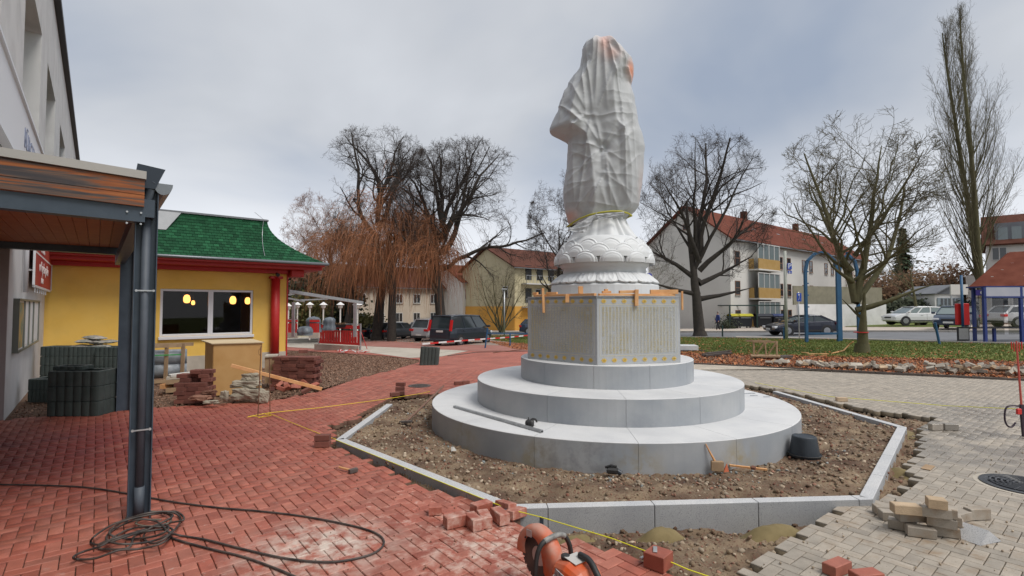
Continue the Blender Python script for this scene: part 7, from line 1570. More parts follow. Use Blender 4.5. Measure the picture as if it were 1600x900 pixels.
def ring_stack(px, pyb, Y, wpx, hl, n, nm, rz=0.0, d_=.42, nrib=6):
    c = at(px, pyb, Y); c.z = 0
    for k in range(n): ring_block('%s dark ribbed planting ring of the %s' % (nth[k] if k < n - 1 else 'top', nm), (c.x, c.y + d_ / 2, k * hl), wpx * Y / F, d_, hl - .006, rz, nrib)
ring_stack(112, 647, 9.0, 76, .262, 3, 'front stack near the wall', R(3), .45)
c = at(119, 578, 9.3); ring_block('single small planting ring lying on top of the front stack', (c.x, 9.25, .786), .50, .28, .07, R(3), 4)
ring_stack(82, 620, 12.6, 42, .235, 4, 'back left stack before the yellow wall', R(2)); ring_stack(125, 620, 12.6, 40, .235, 4, 'back middle stack under the cement sacks', R(2)); ring_stack(166.5, 620, 12.5, 40, .235, 4, 'back right stack beside the far steel post', R(2))
ring_stack(61, 636, 10.3, 36, .235, 2, 'low stack squeezed against the white wall', R(3))
# flat slabs
for k in range(5):
    c = at(158, 630, 10.2); o = MB().box((c.x + random.uniform(-.03, .03), 10.3 + random.uniform(-.03, .03), .028 + k * .062), (.30, .34, .05), rz=R(random.uniform(-12, 12)), ch=.006).build('paving_slab', m_conc if k % 2 else m_pallet); tag(o, '%s thin slab of the small pile beside the front ring stack' % ['lowest', 'second', 'middle', 'fourth', 'topmost'][k], 'slab', group='small pile of slabs by the rings')
m_sack = mat('cement_sack', (0.20, 0.21, 0.18), (0.34, 0.31, 0.28), nscale=9, rough=.6, contrast=.1)
def sack(px, py, Y, rz, lab, L=.55, W_=.32, H=.11):
    c = at(px, py, Y); vs = []; fs = []; n, m = 20, 12
    for j in range(m + 1):
        for i in range(n + 1):
            u, v = -1 + 2 * i / n, -1 + 2 * j / m; x, y = u * L / 2, v * W_ / 2; h = H * (1 - abs(u) ** 3.5) ** .6 * (1 - abs(v) ** 3) ** .6 * (1 + .35 * noise.noise(Vector((u * 2 + px, v * 2, 1)))) 
            vs.append((x, y, h / 2 + .02 * noise.noise(Vector((u * 5, v * 5, px)))))
    k = len(vs); vs += [(x, y, -abs(z) * .6) for x, y, z in vs]; r_ = n + 1
    for j in range(m):
        for i in range(n): a = j * r_ + i; fs += [(a, a + 1, a + r_ + 1, a + r_), (k + a, k + a + r_, k + a + r_ + 1, k + a + 1)]
    M = Matrix.Translation(c) @ Matrix.Rotation(rz, 4, 'Z') @ Matrix.Rotation(R(random.uniform(-6, 6)), 4, 'Y'); tag(MB().add([M @ Vector(v) for v in vs], fs).build('cement_sack', m_sack, smooth=True), lab, 'cement sack', group='cement sacks on the planting rings')
for px_, py_, Y_, a, lb in ((134, 542, 12.9, 10, 'left cement sack of the lower layer on the planting rings'), (160, 542, 12.9, -15, 'right cement sack of the lower layer on the planting rings'), (140, 534, 12.9, 8, 'cement sack in the middle of the heap on the rings'), (148, 528, 13.0, -25, 'topmost crumpled cement sack on the planting rings'), (163, 535, 13.0, 20, 'small slumped cement sack at the right of the heap')): sack(px_, py_, Y_, R(a), lb)
# crate with grey drums behind the post, wooden pallets
cr_ = thing('pallet_crate', 'open wooden crate holding grey rolls, behind the far steel post', 'crate', (0, 0, 0)); Y = 12.6; q0_, q1_ = at(206, 598, Y), at(284, 596, Y + .5); q0_.z = q1_.z = 0
for t_ in (0.0, .33, .66, 1.0): p = q0_.lerp(q1_, t_); MB().seg((p.x, p.y, 0), (p.x + .02, p.y, .98), .09, .025, up=(0, 1, 0)).build('upright_board', m_pallet, parent=cr_)
for z in (.05, .93): MB().seg((q0_.x, q0_.y - .03, z), (q1_.x, q1_.y - .03, z), .025, .09).build('cross_board', m_pallet, parent=cr_)
MB().seg((q0_.x, q0_.y + .45, .93), (q1_.x, q1_.y + .45, .93), .03, .09).build('cross_board', m_pallet, parent=cr_)
m_roll = mat('grey_foil_rolls', (0.16, 0.18, 0.2), (0.3, 0.33, 0.36), nscale=7, rough=.4)
for z, r in ((.30, .2), (.62, .2)): MB().cyl((q0_.x + .1, q0_.y + .26, z), (q1_.x - .05, q1_.y + .26, z), r, n=18).build('foil_roll', m_roll, parent=cr_, smooth=True)
MB().seg((q0_.x, q0_.y - .045, .70), (q1_.x, q1_.y - .045, .70), .006, .03).build('green_strap', mat('green_strap', (.05, .3, .08), rough=.5), parent=cr_)
pw = thing('stone_slab_pallet', 'low pallet with pale slabs between the crate and the plywood box', 'pallet', (0, 0, 0)); a, b = at(262, 606, 11.6), at(318, 600, 11.9)
for z, h in ((.06, .1), (.24, .09)): MB().seg((a.x, a.y, z), (b.x, b.y, z), .5, h).build('pallet_board', m_pallet, parent=pw)
for t_ in (.05, .5, .95): p = a.lerp(b, t_); MB().box((p.x, p.y, .15), (.1, .5, .1)).build('pallet_block', m_timber, parent=pw)
MB().seg((a.x, a.y, .32), (b.x, b.y, .34), .42, .06).build('pale_slab', m_conc, parent=pw); MB().seg((a.x + .1, a.y - .1, .375), (b.x - .25, b.y - .1, .395), .2, .045).build('pale_slab', m_flat, parent=pw)
# plywood box
bx = thing('plywood_box', 'tall plywood box with a loose lid under the restaurant window', 'box', (0, 0, 0)); Yb = 11.1; a = at(333, 616, Yb); b = at(407, 616, Yb + .3); a.z = b.z = 0; zt = zat(536, Yb + .1); d = (b - a).normalized(); nn = Vector((-d.y, d.x, 0))
a2 = at(316, 600, Yb + .9); a2.z = 0; nn = (a2 - a).normalized(); L = (b - a).length; 
def pbox(nm, P4, th, m):
    mb = MB(); slab(mb, P4, th); return mb.build(nm, m, parent=bx)
V3 = lambda p, z: Vector((p.x, p.y, z)); c2 = b + nn * .85; c1 = a + nn * .85
pbox('front_panel', [V3(a, 0), V3(b, 0), V3(b, zt), V3(a, zt)], .018, m_ply); pbox('side_panel', [V3(c1, 0), V3(a, 0), V3(a, zt), V3(c1, zt)], .018, m_ply); pbox('side_panel', [V3(b, 0), V3(c2, 0), V3(c2, zt), V3(b, zt)], .018, m_ply); pbox('back_panel', [V3(c2, 0), V3(c1, 0), V3(c1, zt), V3(c2, zt)], .018, m_ply)
pbox('lid', [V3(a - d * .06 - nn * .05, zt + .004), V3(b + d * .04 - nn * .05, zt + .012), V3(c2 + d * .04 + nn * .05, zt + .04), V3(c1 - d * .1 + nn * .05, zt + .035)], -.02, mat('pale_plywood_lid', (0.55, 0.43, 0.27), (0.62, 0.5, 0.33), nscale=3, rough=.8))
p2 = thing('cardboard_crate', 'low brown wooden crate standing behind the rebar rods', 'crate', (0, 0, 0)); a, b = at(408, 592, 12.2), at(428, 592, 12.3); MB().seg((a.x, a.y + .2, .4), (b.x, b.y + .2, .4), .4, .62).build('crate_wall', m_pallet, parent=p2); MB().seg((a.x, a.y + .2, .73), (b.x, b.y + .2, .73), .46, .04).build('crate_lid', m_conc, parent=p2)

# ------------------------------------------------------------------ bricks : one shared shape for every loose brick
def brick_mesh(name, m, L=.2, W_=.1, H=.08):
    mb = MB().box((0, 0, 0), (L - .003, W_ - .003, H - .002), ch=.005); me = bpy.data.meshes.new(name); me.from_pydata(mb.v, [], mb.f); me.materials.append(m); return me
b_dark, b_red, b_grey, b_tan = brick_mesh('dark_brick', m_dred), brick_mesh('red_brick', m_red), brick_mesh('grey_brick', m_grey, .2, .1, .08), brick_mesh('tan_brick', mat('tan_paver', (0.42, 0.31, 0.20), (0.50, 0.38, 0.26), nscale=9, bump=.5, bscale=100, rough=.85, var=.12))
def put(me, name, loc, rot, label, cat, group=None):
    o = bpy.data.objects.new(name, me); COL.objects.link(o); o.location = loc; o.rotation_euler = rot; tag(o, label, cat, group); return o
ORD = ['first', 'second', 'third', 'fourth', 'fifth', 'sixth', 'seventh', 'eighth', 'ninth']
def brick_stack(px, pyb, Y, nx_, ny_, nz_, rz, lab, grp, skip=lambda i, j, k: False, lean=0.0):
    c = at(px, pyb, Y); cs, sn = math.cos(rz), math.sin(rz); rr = random.Random(int(px))
    for k in range(nz_):
        for i in range(nx_):
            for j in range(ny_):
                if (0 < j < ny_ - 1 and 0 < i < nx_ - 1 and k < nz_ - 1) or skip(i, j, k): continue
                x = (i - (nx_ - 1) / 2) * .202 + (.05 if k % 2 else 0) + rr.gauss(0, .007) + lean * k; y = j * .102 + rr.gauss(0, .006)
                put(b_dark, 'loose_brick', (c.x + x * cs - y * sn, Y + x * sn + y * cs, .042 + k * .081), (rr.gauss(0, .012), rr.gauss(0, .012), rz + rr.gauss(0, .03)), 'brick %s from left, %s layer, %s row, in the %s' % (ORD[i], ORD[k], ('front', 'second', 'third', 'back')[min(j, 3)], lab), 'brick', grp)
brick_stack(455, 604, 12.1, 5, 4, 9, R(-4), 'tall stack right of box', 'bricks of the tall stack', lean=.008)
brick_stack(298, 630, 10.2, 3, 3, 8, R(5), 'stepped stack left of box', 'bricks of the stepped stack', skip=lambda i, j, k: (j == 0 and k > 4) or (i == 0 and k > 6))
rr = random.Random(12)
for k, (px_, py_) in enumerate(((426, 604), (436, 600), (446, 603), (456, 601), (466, 602), (476, 600), (484, 598), (440, 607), (450, 608), (432, 594), (470, 594), (462, 607), (478, 606), (492, 601))):
    p = gp(px_, py_ + 4, .05); put(b_red if k % 3 else b_dark, 'loose_brick', (p.x, p.y, .05 + .05 * (k % 3)), (rr.uniform(-.6, .6), rr.uniform(-.5, .5), rr.uniform(0, 3)), 'tumbled clinker brick in the rubble heap at the foot of the tall stack', 'brick', 'tumbled bricks at the tall stack')
put(b_dark, 'loose_brick', at(474, 549, 12.5), (0, 0, .2), 'single brick lying on top of the tall dark stack', 'brick')
m_rock = mat('grey_sandstone', (0.24, 0.21, 0.16), (0.38, 0.34, 0.27), nscale=5, bump=.9, bscale=40, rough=.95)
def rock(px, py, Y, sx__, sy__, sz__, rz, lab, sd, m=None, z=None):
    c = at(px, py, Y); vs = []; fs = []; n, k = 26, 14
    for j in range(k + 1):
        ph = math.pi * j / k
        for i in range(n):
            a = 2 * math.pi * i / n; d = Vector((math.sin(ph) * math.cos(a), math.sin(ph) * math.sin(a), math.cos(ph))); s = max(abs(d.x) ** .9, abs(d.y) ** .9, abs(d.z) ** .9); r = .55 / max(s, .45) * .95 + .22 * noise.noise(d * 1.7 + Vector((sd, 0, 0))) + .09 * noise.noise(d * 5 + Vector((sd, 3, 0))) + .04 * noise.noise(d * 13)
            vs.append((d.x * r * sx__, d.y * r * sy__, d.z * r * sz__))
    for j in range(k):
        for i in range(n): fs.append((j * n + i, j * n + (i + 1) % n, (j + 1) * n + (i + 1) % n, (j + 1) * n + i))
    M = Matrix.Translation(c) @ Matrix.Rotation(rz, 4, 'Z'); tag(MB().add([M @ Vector(v) for v in vs], fs).build('rough_stone', m or m_rock), lab, 'stone', group='rough stones before the plywood box')
rock(386, 615, 10.3, .52, .25, .20, .05, 'large pale grey stone, lowest in front of the plywood box', 1); rock(385, 600, 10.4, .50, .22, .13, 0, 'long flat grey stone lying in the middle of the heap', 2); rock(391, 589, 10.5, .30, .2, .13, .2, 'topmost grey stone on the heap before the plywood box', 3)
rock(327, 613, 10.2, .22, .16, .07, .2, 'brown flat stone on top at the foot of the stepped brick stack', 4, m_stonered); rock(313, 622, 10.0, .34, .18, .09, -.1, 'brown long stone lying beneath the flat brown stone', 5, m_stonered); rock(330, 628, 9.8, .24, .1, .05, .1, 'thin pale slab at the edge of the red paving', 6); rock(351, 618, 10.0, .12, .1, .16, 0, 'square grey block between the brown and the pale stones', 7); rock(412, 620, 10.2, .18, .12, .2, .3, 'upright grey stone at the right of the heap', 8)
tag(MB().seg(at(361, 571, 10.4), at(503, 608, 11.0), .045, .07).build('long_plank', m_timber, bevel=.004), 'long raw plank leaning across the heap of stones and bricks', 'plank')
for px_, pyb, pxt, pyt, lb in ((403, 650, 408, 541, 'left rusty reinforcing bar standing in the red paving'), (422, 647, 421, 558, 'right rusty reinforcing bar standing in the red paving')):
    p = gp(px_, pyb, 0); q = at(pxt, pyt, p.y); tag(MB().tube([p, q], .008, 6).build('iron_bar', m_rust), lb, 'iron bar', group='iron bars holding the string')
p = at(406, 550, gp(403, 650, 0).y); tag(MB().tube([p + Vector((.02 * math.cos(a), 0, .06 * math.sin(a))) for a in [i * .7 for i in range(9)]], .004, 5, closed=True).build('wire_loop', m_rust), 'small wire loop hanging on the left iron bar', 'wire')
def string(name, pts, r, m, lab, cat='string'): tag(MB().tube(pts, r, 5).build(name, m), lab, cat)
g_ = lambda px, py, z=.012: gp(px, py, z)
string('yellow_string', [g_(388, 651), g_(404, 648, .02), g_(421, 645, .03), g_(500, 637, .03), g_(600, 624, .02), g_(660, 614.5, .02), g_(672, 611.5)], .006, m_yels, 'yellow string running from the iron bars to the brick pile at the pit')
string('yellow_string', [g_(404, 653, .02), g_(421, 646, .03), g_(460, 662, .02), g_(510, 682), g_(524, 686, .07)], .005, m_yels, 'yellow string running from the iron bars to the kerb corner')
string('yellow_string', [g_(386, 652), g_(396, 650, .03), g_(408, 652), g_(424, 649, .02), g_(412, 646, .03), g_(401, 649)], .005, m_yels, 'tangle of yellow string at the feet of the iron bars')
string('yellow_string', [gp(524, 687, .068), gp(795, 795.5, .068), gp(845, 808, .07), gp(955, 841, .05), gp(1019, 865, .05)], .0045, m_yel, 'bright yellow mason line along the left kerb to the saw')
string('yellow_string', [gp(1036, 873, .05), gp(1075, 890, .03), gp(1150, 915, .02)], .0045, m_yel, 'bright yellow line leaving the brick at the bottom edge')
string('yellow_string', [gp(1180, 598, .04), gp(1300, 620, .04), gp(1480, 634, .06), gp(1590, 639, .2)], .005, m_yel, 'yellow line across the grey paving behind the kerb ring')
# single bricks and little piles : (pixel of the base, turn, z level, mesh, label)
def lay(me, px, py, rz, label, z=0.0, tilt=(0, 0), group=None, on_edge=False, name='loose_brick'):
    p = gp(px, py, 0); zz = z + (.052 if on_edge else .041); put(me, name, (p.x, p.y, zz), (tilt[0] + (math.pi / 2 if on_edge else 0), tilt[1], rz), label, 'brick', group)
b_redh = brick_mesh('half_brick', m_red, .12, .1, .08); b_redt = brick_mesh('thick_brick', m_red, .2, .1, .10)
lay(b_redh, 680, 803, R(8), 'half red brick standing alone left of the red brick pile'); lay(b_redt, 712, 822, R(30), 'red brick at the left end of the row of loose bricks', .01)
lay(b_redt, 740, 824, R(118), 'red brick second from left in the row, turned towards the camera', .01); lay(b_redt, 757, 820, R(105), 'red brick third from left in the row of loose bricks', .01); lay(b_redt, 781, 816, R(118), 'red brick at the right end of the row of loose bricks', .015)
lay(b_red, 790, 801, R(130), 'flat red brick lying tilted beside the granite kerb', .02, (.15, .1)); lay(b_red, 806, 809, R(50), 'flat red brick lying nearest the saw by the kerb', .0, (-.1, .1)); lay(b_red, 752, 800, R(45), 'dusty flat red brick behind the row of loose bricks', .01, (.05, .05))
lay(b_dark, 504, 698, R(2), 'red marked brick set on edge at the kerb corner, lower one', 0, on_edge=False); lay(b_dark, 504, 698, R(3), 'red marked brick at the kerb corner, upper one', .085)
for z in (0, .082): lay(b_dark, 625, 614 + (3 if z == 0 else 2), R(10), ['brick under the small pile at the rim of the pit', 'brick in the middle of the small pile at the pit rim'][int(z > 0)], z)
lay(b_dark, 626, 615, R(-5), 'topmost brick of the small pile at the pit rim', .164); lay(b_dark, 617, 619, R(25), 'flat brick in front of the small pile at the pit rim', 0)
lay(b_dark, 716, 601, R(20), 'brick lying behind the left end of the lowest step'); lay(b_dark, 727, 600, R(40), 'second brick behind the left end of the lowest step')
p = gp(1030, 888, 0); put(brick_mesh('big_brick', m_red, .16, .16, .115), 'line_brick', (p.x, p.y + .02, .058), (0, 0, R(48)), 'square red block holding the yellow line in front of the pit', 'brick')
tag(MB().box((p.x - .02, p.y + .03, .121), (.03, .085, .012), rz=R(-15), ch=.003).build('line_clamp', m_zinc), 'small silver line clamp lying on the square red block', 'clamp'); p = gp(1008, 870, .03); tag(MB().box((p.x, p.y, .03), (.10, .025, .02), rz=R(35), ch=.004).build('line_clamp', m_zinc), 'silver line clamp at the left of the square red block', 'clamp')
p = gp(1308, 895, 0); put(b_red, 'loose_brick', (p.x, p.y, .041), (0, 0, R(28)), 'speckled red brick at the bottom edge on the grey paving', 'brick'); p = gp(1338, 906, 0); put(b_red, 'loose_brick', (p.x + .05, p.y - .03, .035), (0, 0, R(10)), 'low red brick lying right of the speckled one at the bottom edge', 'brick')
# kerb line clips
for px_, py_ in ((790, 796), (846, 808)): p = gp(px_, py_, .06); tag(MB().box((p.x, p.y - .012, .03), (.035, .02, .075), ch=.003).build('kerb_clip', m_steel), 'grey line clip hooked on the kerb %s' % ('corner' if px_ == 790 else 'above the saw'), 'clip')
# the heap of grey pavers by the right kerb corner
gb = 'pavers of the heap at the right kerb corner'
GH = [(1385, 797, 8, 0, 0, 'dark paver at the left end of the heap, touching the kerb', -12), (1410, 820, 0, 0, 0, 'paver lying low at the front left of the heap', -40), (1438, 830, 0, 0, 0, 'paver in the front row, left of the tall corner stack', -22), (1475, 829, 0, 0, 0, 'bottom paver of the corner stack at the right front', -30),
      (1494, 822, 0, 0, 0, 'bottom paver on the right flank of the corner stack', 50), (1422, 806, 0, .085, 0, 'paver in the second layer on the left of the heap', -10), (1415, 795, 0, .165, 0, 'pale tan paver lying topmost on the left of the heap', -14), (1470, 815, 0, .085, 0, 'long paver in the second layer of the corner stack', -30), (1490, 812, 0, .085, 0, 'paver end on the right of the second layer', 55),
      (1462, 800, 0, .168, 0, 'long paver in the third layer of the corner stack', -30), (1484, 800, 0, .168, 0, 'short paver at the right of the third layer', 50), (1463, 786, 0, .25, 0, 'pale paver block standing on the very top of the heap', -25), (1395, 805, 0, 0, 0, 'paver hidden behind the front left of the heap', -12), (1420, 790, 0, 0, 0, 'flat paver behind the heap', -30), (1500, 806, 0, .0, 0, 'paver leaning behind the right side of the heap', 20), (1445, 805, 0, .0, 0, 'paver in the core of the heap', -20), (1440, 800, 0, .085, 0, 'paver in the core of the second layer', -20)]
for px_, py_, _, z, _, lb, a in GH:
    me = b_tan if 'tan' in lb or 'very top' in lb else b_grey; p = gp(px_, py_, z + .04); half = 'short' in lb or 'end on' in lb or 'very top' in lb
    o = put(brick_mesh('half_paver', me.materials[0], .13, .1, .08) if half else me, 'loose_paver', (p.x, p.y, z + .042), (random.gauss(0, .02), random.gauss(0, .02), R(a)), lb, 'paver', gb)
lay(b_grey, 1527, 811, R(5), 'single dark paver standing right of the heap', .0, name='loose_paver', on_edge=True)
p = gp(1528, 842, 0); q = Matrix.Translation((p.x, p.y, 0)) @ Matrix.Rotation(R(18), 4, 'Z') @ Matrix.Rotation(R(90), 4, 'X'); tag(MB().prism([(-.13, 0.001), (.13, .001), (-.02, .105)], -.09, .09, q).build('granite_wedge', m_curb), 'white three sided granite offcut in front of the heap', 'offcut')
lay(b_grey, 1462, 672, R(8), 'left one of two loose pavers behind the right kerb', on_edge=True, name='loose_paver'); lay(b_grey, 1485, 672, R(-8), 'right one of two loose pavers behind the right kerb', on_edge=True, name='loose_paver'); lay(b_tan, 1315, 627, R(-8), 'orange tan paver lying behind the kerb on the grey paving', name='loose_paver'); lay(b_grey, 1217, 612, R(0), 'small paver at the end of the kerb behind the steps', name='loose_paver')
# row of broken pavers and rubble along the verge
rr = random.Random(21); meshes = [b_grey, b_tan, brick_mesh('chunk', m_grey, .16, .12, .1), brick_mesh('chunk', m_conc, .2, .15, .1), brick_mesh('chunk', m_grey, .24, .14, .09)]
for k in range(105):
    f_ = rr.random(); px_ = 1250 + 370 * f_ if k > 15 else rr.uniform(1170, 1420); y0 = 569 + (px_ - 1170) / 430 * 22; py_ = y0 + rr.uniform(-1.5, 2.0) - (2 if px_ > 1420 else 0); p = gp(px_, py_); dense = px_ > 1430
    put(rr.choice(meshes), 'rubble_paver', (p.x, p.y + .25, p.z + .06 + (rr.random() * .22 if dense else .02 + rr.random() * .05)), (rr.uniform(-.7, .7), rr.uniform(-.6, .6), rr.uniform(0, 3.1)), 'broken paver in the long row of rubble along the verge', 'paver', 'rubble row along the verge')
put(b_grey, 'rubble_paver', tuple(gp(1376, 578) + Vector((0, .3, .13))), (0, math.pi / 2, .2), 'paver standing upright in the row of rubble along the verge', 'paver')
# slab, trestle, logs on the verge
p = gp(1080, 550); sl = thing('granite_slab', 'white granite slab lying on timber right behind the pedestal', 'slab', tuple(p)); MB().box((p.x, p.y + .5, p.z + .16), (.78, .8, .2), rz=R(-8), ch=.01).build('slab', m_gran, parent=sl)
for k in range(5): MB().box((p.x + .1 * k - .1, p.y + .1 + k * .05, p.z + .03), (.8, .12, .06), rz=R(rr.uniform(-15, 15))).build('bearer', m_pave_edge, parent=sl)
for k in range(9):
    p = gp(rr.uniform(1090, 1120), rr.uniform(552, 558)); tag(MB().seg((p.x, p.y, p.z + .05), (p.x + rr.uniform(.3, .7), p.y + rr.uniform(-.1, .2), p.z + rr.uniform(.05, .16)), .1, .07).build('dark_board', m_pave_edge, bevel=.004), 'dark weathered board in the pile beside the granite slab', 'board', group='dark boards beside the granite slab')
p0, p1 = gp(1178, 560), gp(1214, 561); tr = thing('wooden_trestle', 'weathered open wooden trestle standing on a pallet on the verge', 'trestle', tuple(p0)); h = .62; ux = p1 - p0
for t_ in (0, 1): q = p0.lerp(p1, t_); MB().seg((q.x, q.y, q.z), (q.x, q.y, q.z + h), .05, .05, up=(0, 1, 0)).build('upright', m_pallet, parent=tr)
for dy in (0, .5): MB().seg((p0.x - .05, p0.y + dy, p0.z + h - .02), (p1.x + .05, p1.y + dy, p1.z + h - .02), .05, .06).build('rail', m_pallet, parent=tr)
for a_, b_ in ((.05, .45), (.55, .45), (.55, .95), (.5, .5)): q, r_ = p0.lerp(p1, a_), p0.lerp(p1, b_); MB().seg((q.x, q.y - .03, q.z + .08), (r_.x, r_.y - .03, r_.z + h - .05), .03, .05, up=(0, 1, 0)).build('brace', m_pallet, parent=tr)
MB().seg((p0.x - .1, p0.y, p0.z + .1), (p1.x + .1, p1.y, p1.z + .1), .6, .05).build('pallet_deck', m_pallet, parent=tr); MB().seg((p1.x, p1.y - .1, p1.z + .08), (p1.x + .5, p1.y + .1, p1.z + .1), .3, .06).build('loose_board', m_pave_edge, parent=tr)
for a_, b_, lb in (((1253, 552), (1263, 552.5), 'short pale plank on the leaves left of the mossy tree'), ((1262, 554.5), (1294, 554), 'long orange plank on the fallen leaves left of the mossy tree')): a, b = gp(*a_), gp(*b_); tag(MB().seg((a.x, a.y, a.z + .03), (b.x, b.y, b.z + .03), .14, .03).build('plank', m_timber), lb, 'plank')
pts = [gp(1300, 553) + Vector((0, 0, .02)), gp(1318, 550) + Vector((0, 0, .05)), gp(1328, 543) + Vector((0, 0, .15)), at(1333, 534, gp(1345, 551).y - .3)]; tag(MB().tube(pts, .03, 6).build('bent_lath', m_timber), 'bent pale lath curving up to the mossy tree trunk', 'lath')
Yt = gp(1345, 551).y; tag(MB().tube([((1344 - 800) / F * Yt + .25 * math.cos(a) * .9, Yt + .25 * math.sin(a), zat(519, Yt)) for a in [i * .52 for i in range(12)]], .02, 5, closed=True).build('barrier_tape', m_tred), 'red tape knotted round the mossy tree trunk', 'barrier tape')
# black planting ring standing alone, manholes
p = gp(669, 570.5); o = ring_block('lone dark ribbed planting ring block on the red path, slightly tilted', (0, 0, 0), .62, .42, .66, 0, 5, None); o.location = (p.x, p.y + .2, p.z - .03); o.rotation_euler = (R(-2), R(4), R(4))
def manhole(px, py, r, m, lab, square=False, z=0.0):
    c = gp(px, py, 0); t = thing('manhole_cover', lab, 'manhole cover', (c.x, c.y, z))
    MB().lathe([(r, z - .05), (r, z + .008), (r - .05, z + .010), (r - .055, z + .003), (.0001, z + .003)], 40, (c.x, c.y, 0)).build('cover_frame', m, parent=t)
    mb = MB(); rr_ = r - .07
    if r > .35:
        for k in range(1, 7): q = rr_ * k / 6.5; mb.tube([(c.x + q * math.cos(a), c.y + q * math.sin(a), z + .008) for a in [i * math.pi / 15 for i in range(30)]], .012, 5, closed=True)
        for k in range(12): a = k * math.pi / 6; mb.seg((c.x + math.cos(a) * .12, c.y + math.sin(a) * .12, z + .008), (c.x + math.cos(a) * rr_, c.y + math.sin(a) * rr_, z + .008), .014, .014)
    else:
        for k in range(-4, 5): q = k * rr_ / 4.6; w_ = math.sqrt(max(0, rr_ ** 2 - q * q)); mb.seg((c.x - w_, c.y + q, z + .006), (c.x + w_, c.y + q, z + .006), .02, .008)
    mb.build('cover_ribs', m, parent=t)
manhole(655.5, 603, .27, m_iron, 'round rusty brown manhole cover in the red path behind the pit', z=.002); manhole(1602, 759, .37, m_ironb, 'wet round cast iron manhole cover cut by the right edge', z=.004)
c = gp(1602, 759, 0); MB_c = MB(); MB_c.lathe([(.37, -.02), (.37, .001), (.42, .0015), (.42, -.02)], 40, (c.x, c.y, 0)); structure(MB_c.build('manhole_surround', m_conc))
c = gp(1450, 731, 0); tag(MB().box((c.x, c.y, .007), (.24, .09, .006), rz=R(40)).build('square_cover', m_pallet), 'small rusty square cover set in the wet grey paving', 'cover')

# ------------------------------------------------------------------ bucket, tools and scraps in and round the pit
p = gp(1269, 716, -.03); H_ = .27; bk = thing('upturned_bucket', 'black upturned mortar bucket on the soil right of the steps', 'bucket', (p.x, p.y, -.04))
MB().lathe([(.185, 0), (.19, .01), (.19, .03), (.178, .032), (.148, H_ - .03), (.143, H_ - .012), (.132, H_ - .004), (.125, H_ - .012), (.001, H_ - .014)], 40, (p.x, p.y + .17, -.05)).build('bucket_body', mat('black_plastic', (0.02, 0.027, 0.038), (0.035, 0.045, 0.055), nscale=4, rough=.45), parent=bk, smooth=False)
MB().tube([(p.x + .195 * math.cos(a), p.y + .17 + .195 * math.sin(a), -.02) for a in [i * math.pi / 20 for i in range(40)]], .008, 6, closed=True).build('bucket_rim', m_black, parent=bk)
a, b = gp(710, 635, H1 + .02), gp(847, 674, H1 + .02); st = thing('aluminium_straightedge', 'long aluminium straightedge lying on the lowest step', 'straightedge', tuple(a)); MB().seg(a, b, .045, .028).build('profile', mat('worn_aluminium', (.30, .31, .32), (.42, .43, .44), nscale=12, rough=.4, metal=.6), parent=st); d_ = (b - a).normalized(); MB().seg(b - d_ * .004, b + d_ * .002, .033, .018).build('open_end', m_black, parent=st)
pr = thing('black_pump', 'small black motor tool lying beside the straightedge on the step', 'tool', tuple(gp(833, 664, H1))); c = gp(828, 667, H1); MB().tube([c + Vector((-.05, .02, .05)), c + Vector((-.03, .01, .05)), c + Vector((.03, -.01, .05)), c + Vector((.05, -.015, .05))], [.035, .05, .05, .04], 14).build('motor', m_black, parent=pr); MB().tube([c + Vector((.05 + .045 * math.cos(a_), .06, .05 + .045 * math.sin(a_))) for a_ in [i * .5 for i in range(7)]], .014, 6).build('grip', m_black, parent=pr); MB().cyl(c + Vector((-.02, .0, .09)), c + Vector((-.02, 0, .13)), .006, n=6).build('switch', m_black, parent=pr)
tb = thing('black_tool', 'small black angle grinder lying on the soil before the lowest step', 'tool', tuple(gp(957, 742, -.05))); c = gp(957, 742, -.05) + Vector((0, 0, .05)); MB().box(c, (.13, .09, .07), rz=R(-15), ch=.02).build('tool_body', m_black, parent=tb); MB().tube([c + Vector((-.08, .02, .03)), c + Vector((-.01, .0, .06)), c + Vector((.05, 0, .05))], .015, 8).build('tool_handle', m_black, parent=tb)
MB().cyl(c + Vector((.06, 0, -.01)), c + Vector((.10, -.02, -.03)), .03, n=12).build('tool_head', m_steeld, parent=tb)
a, b = gp(632, 661, -.02), at(693, 603, gp(632, 661, 0).y + 1.4); tag(MB().tube([a, a.lerp(b, .5) + Vector((0, 0, -.01)), b], .017, 8).build('shovel_handle', mat('old_handle', (.16, .09, .07), (.24, .14, .1), nscale=9, rough=.8)), 'brown tool handle leaning from the soil against the lowest step', 'tool handle')
c = gp(634, 663, -.04); tag(MB().seg(c + Vector((-.1, .04, .03)), c + Vector((.1, -.02, .05)), .07, .03).build('pick_head', m_iron), 'dark iron tool head at the foot of the brown handle', 'tool head')
c = gp(1122, 737, -.05); br = thing('hand_brush', 'small worn brush with wooden handle leaning on the lowest step', 'brush', tuple(c)); MB().box(c + Vector((0, .02, .06)), (.14, .05, .12), rz=R(-8), ch=.008).build('bristles', m_pallet, parent=br); MB().tube([c + Vector((-.03, .02, .12)), c + Vector((-.07, .04, .20)), c + Vector((-.12, .06, .31))], [.014, .011, .006], 8).build('brush_handle', m_timber, parent=br)
c = gp(1131, 738, -.05); tag(MB().add([c + Vector((0, 0, .0)), c + Vector((.07, .02, .0)), c + Vector((.05, .03, .1)), c + Vector((.02, .05, .02))], [(0, 1, 2), (1, 3, 2), (3, 0, 2), (0, 3, 1)]).build('orange_shard', mat('orange_clay', (.5, .13, .06), rough=.8)), 'orange clay shard beside the worn brush', 'shard')
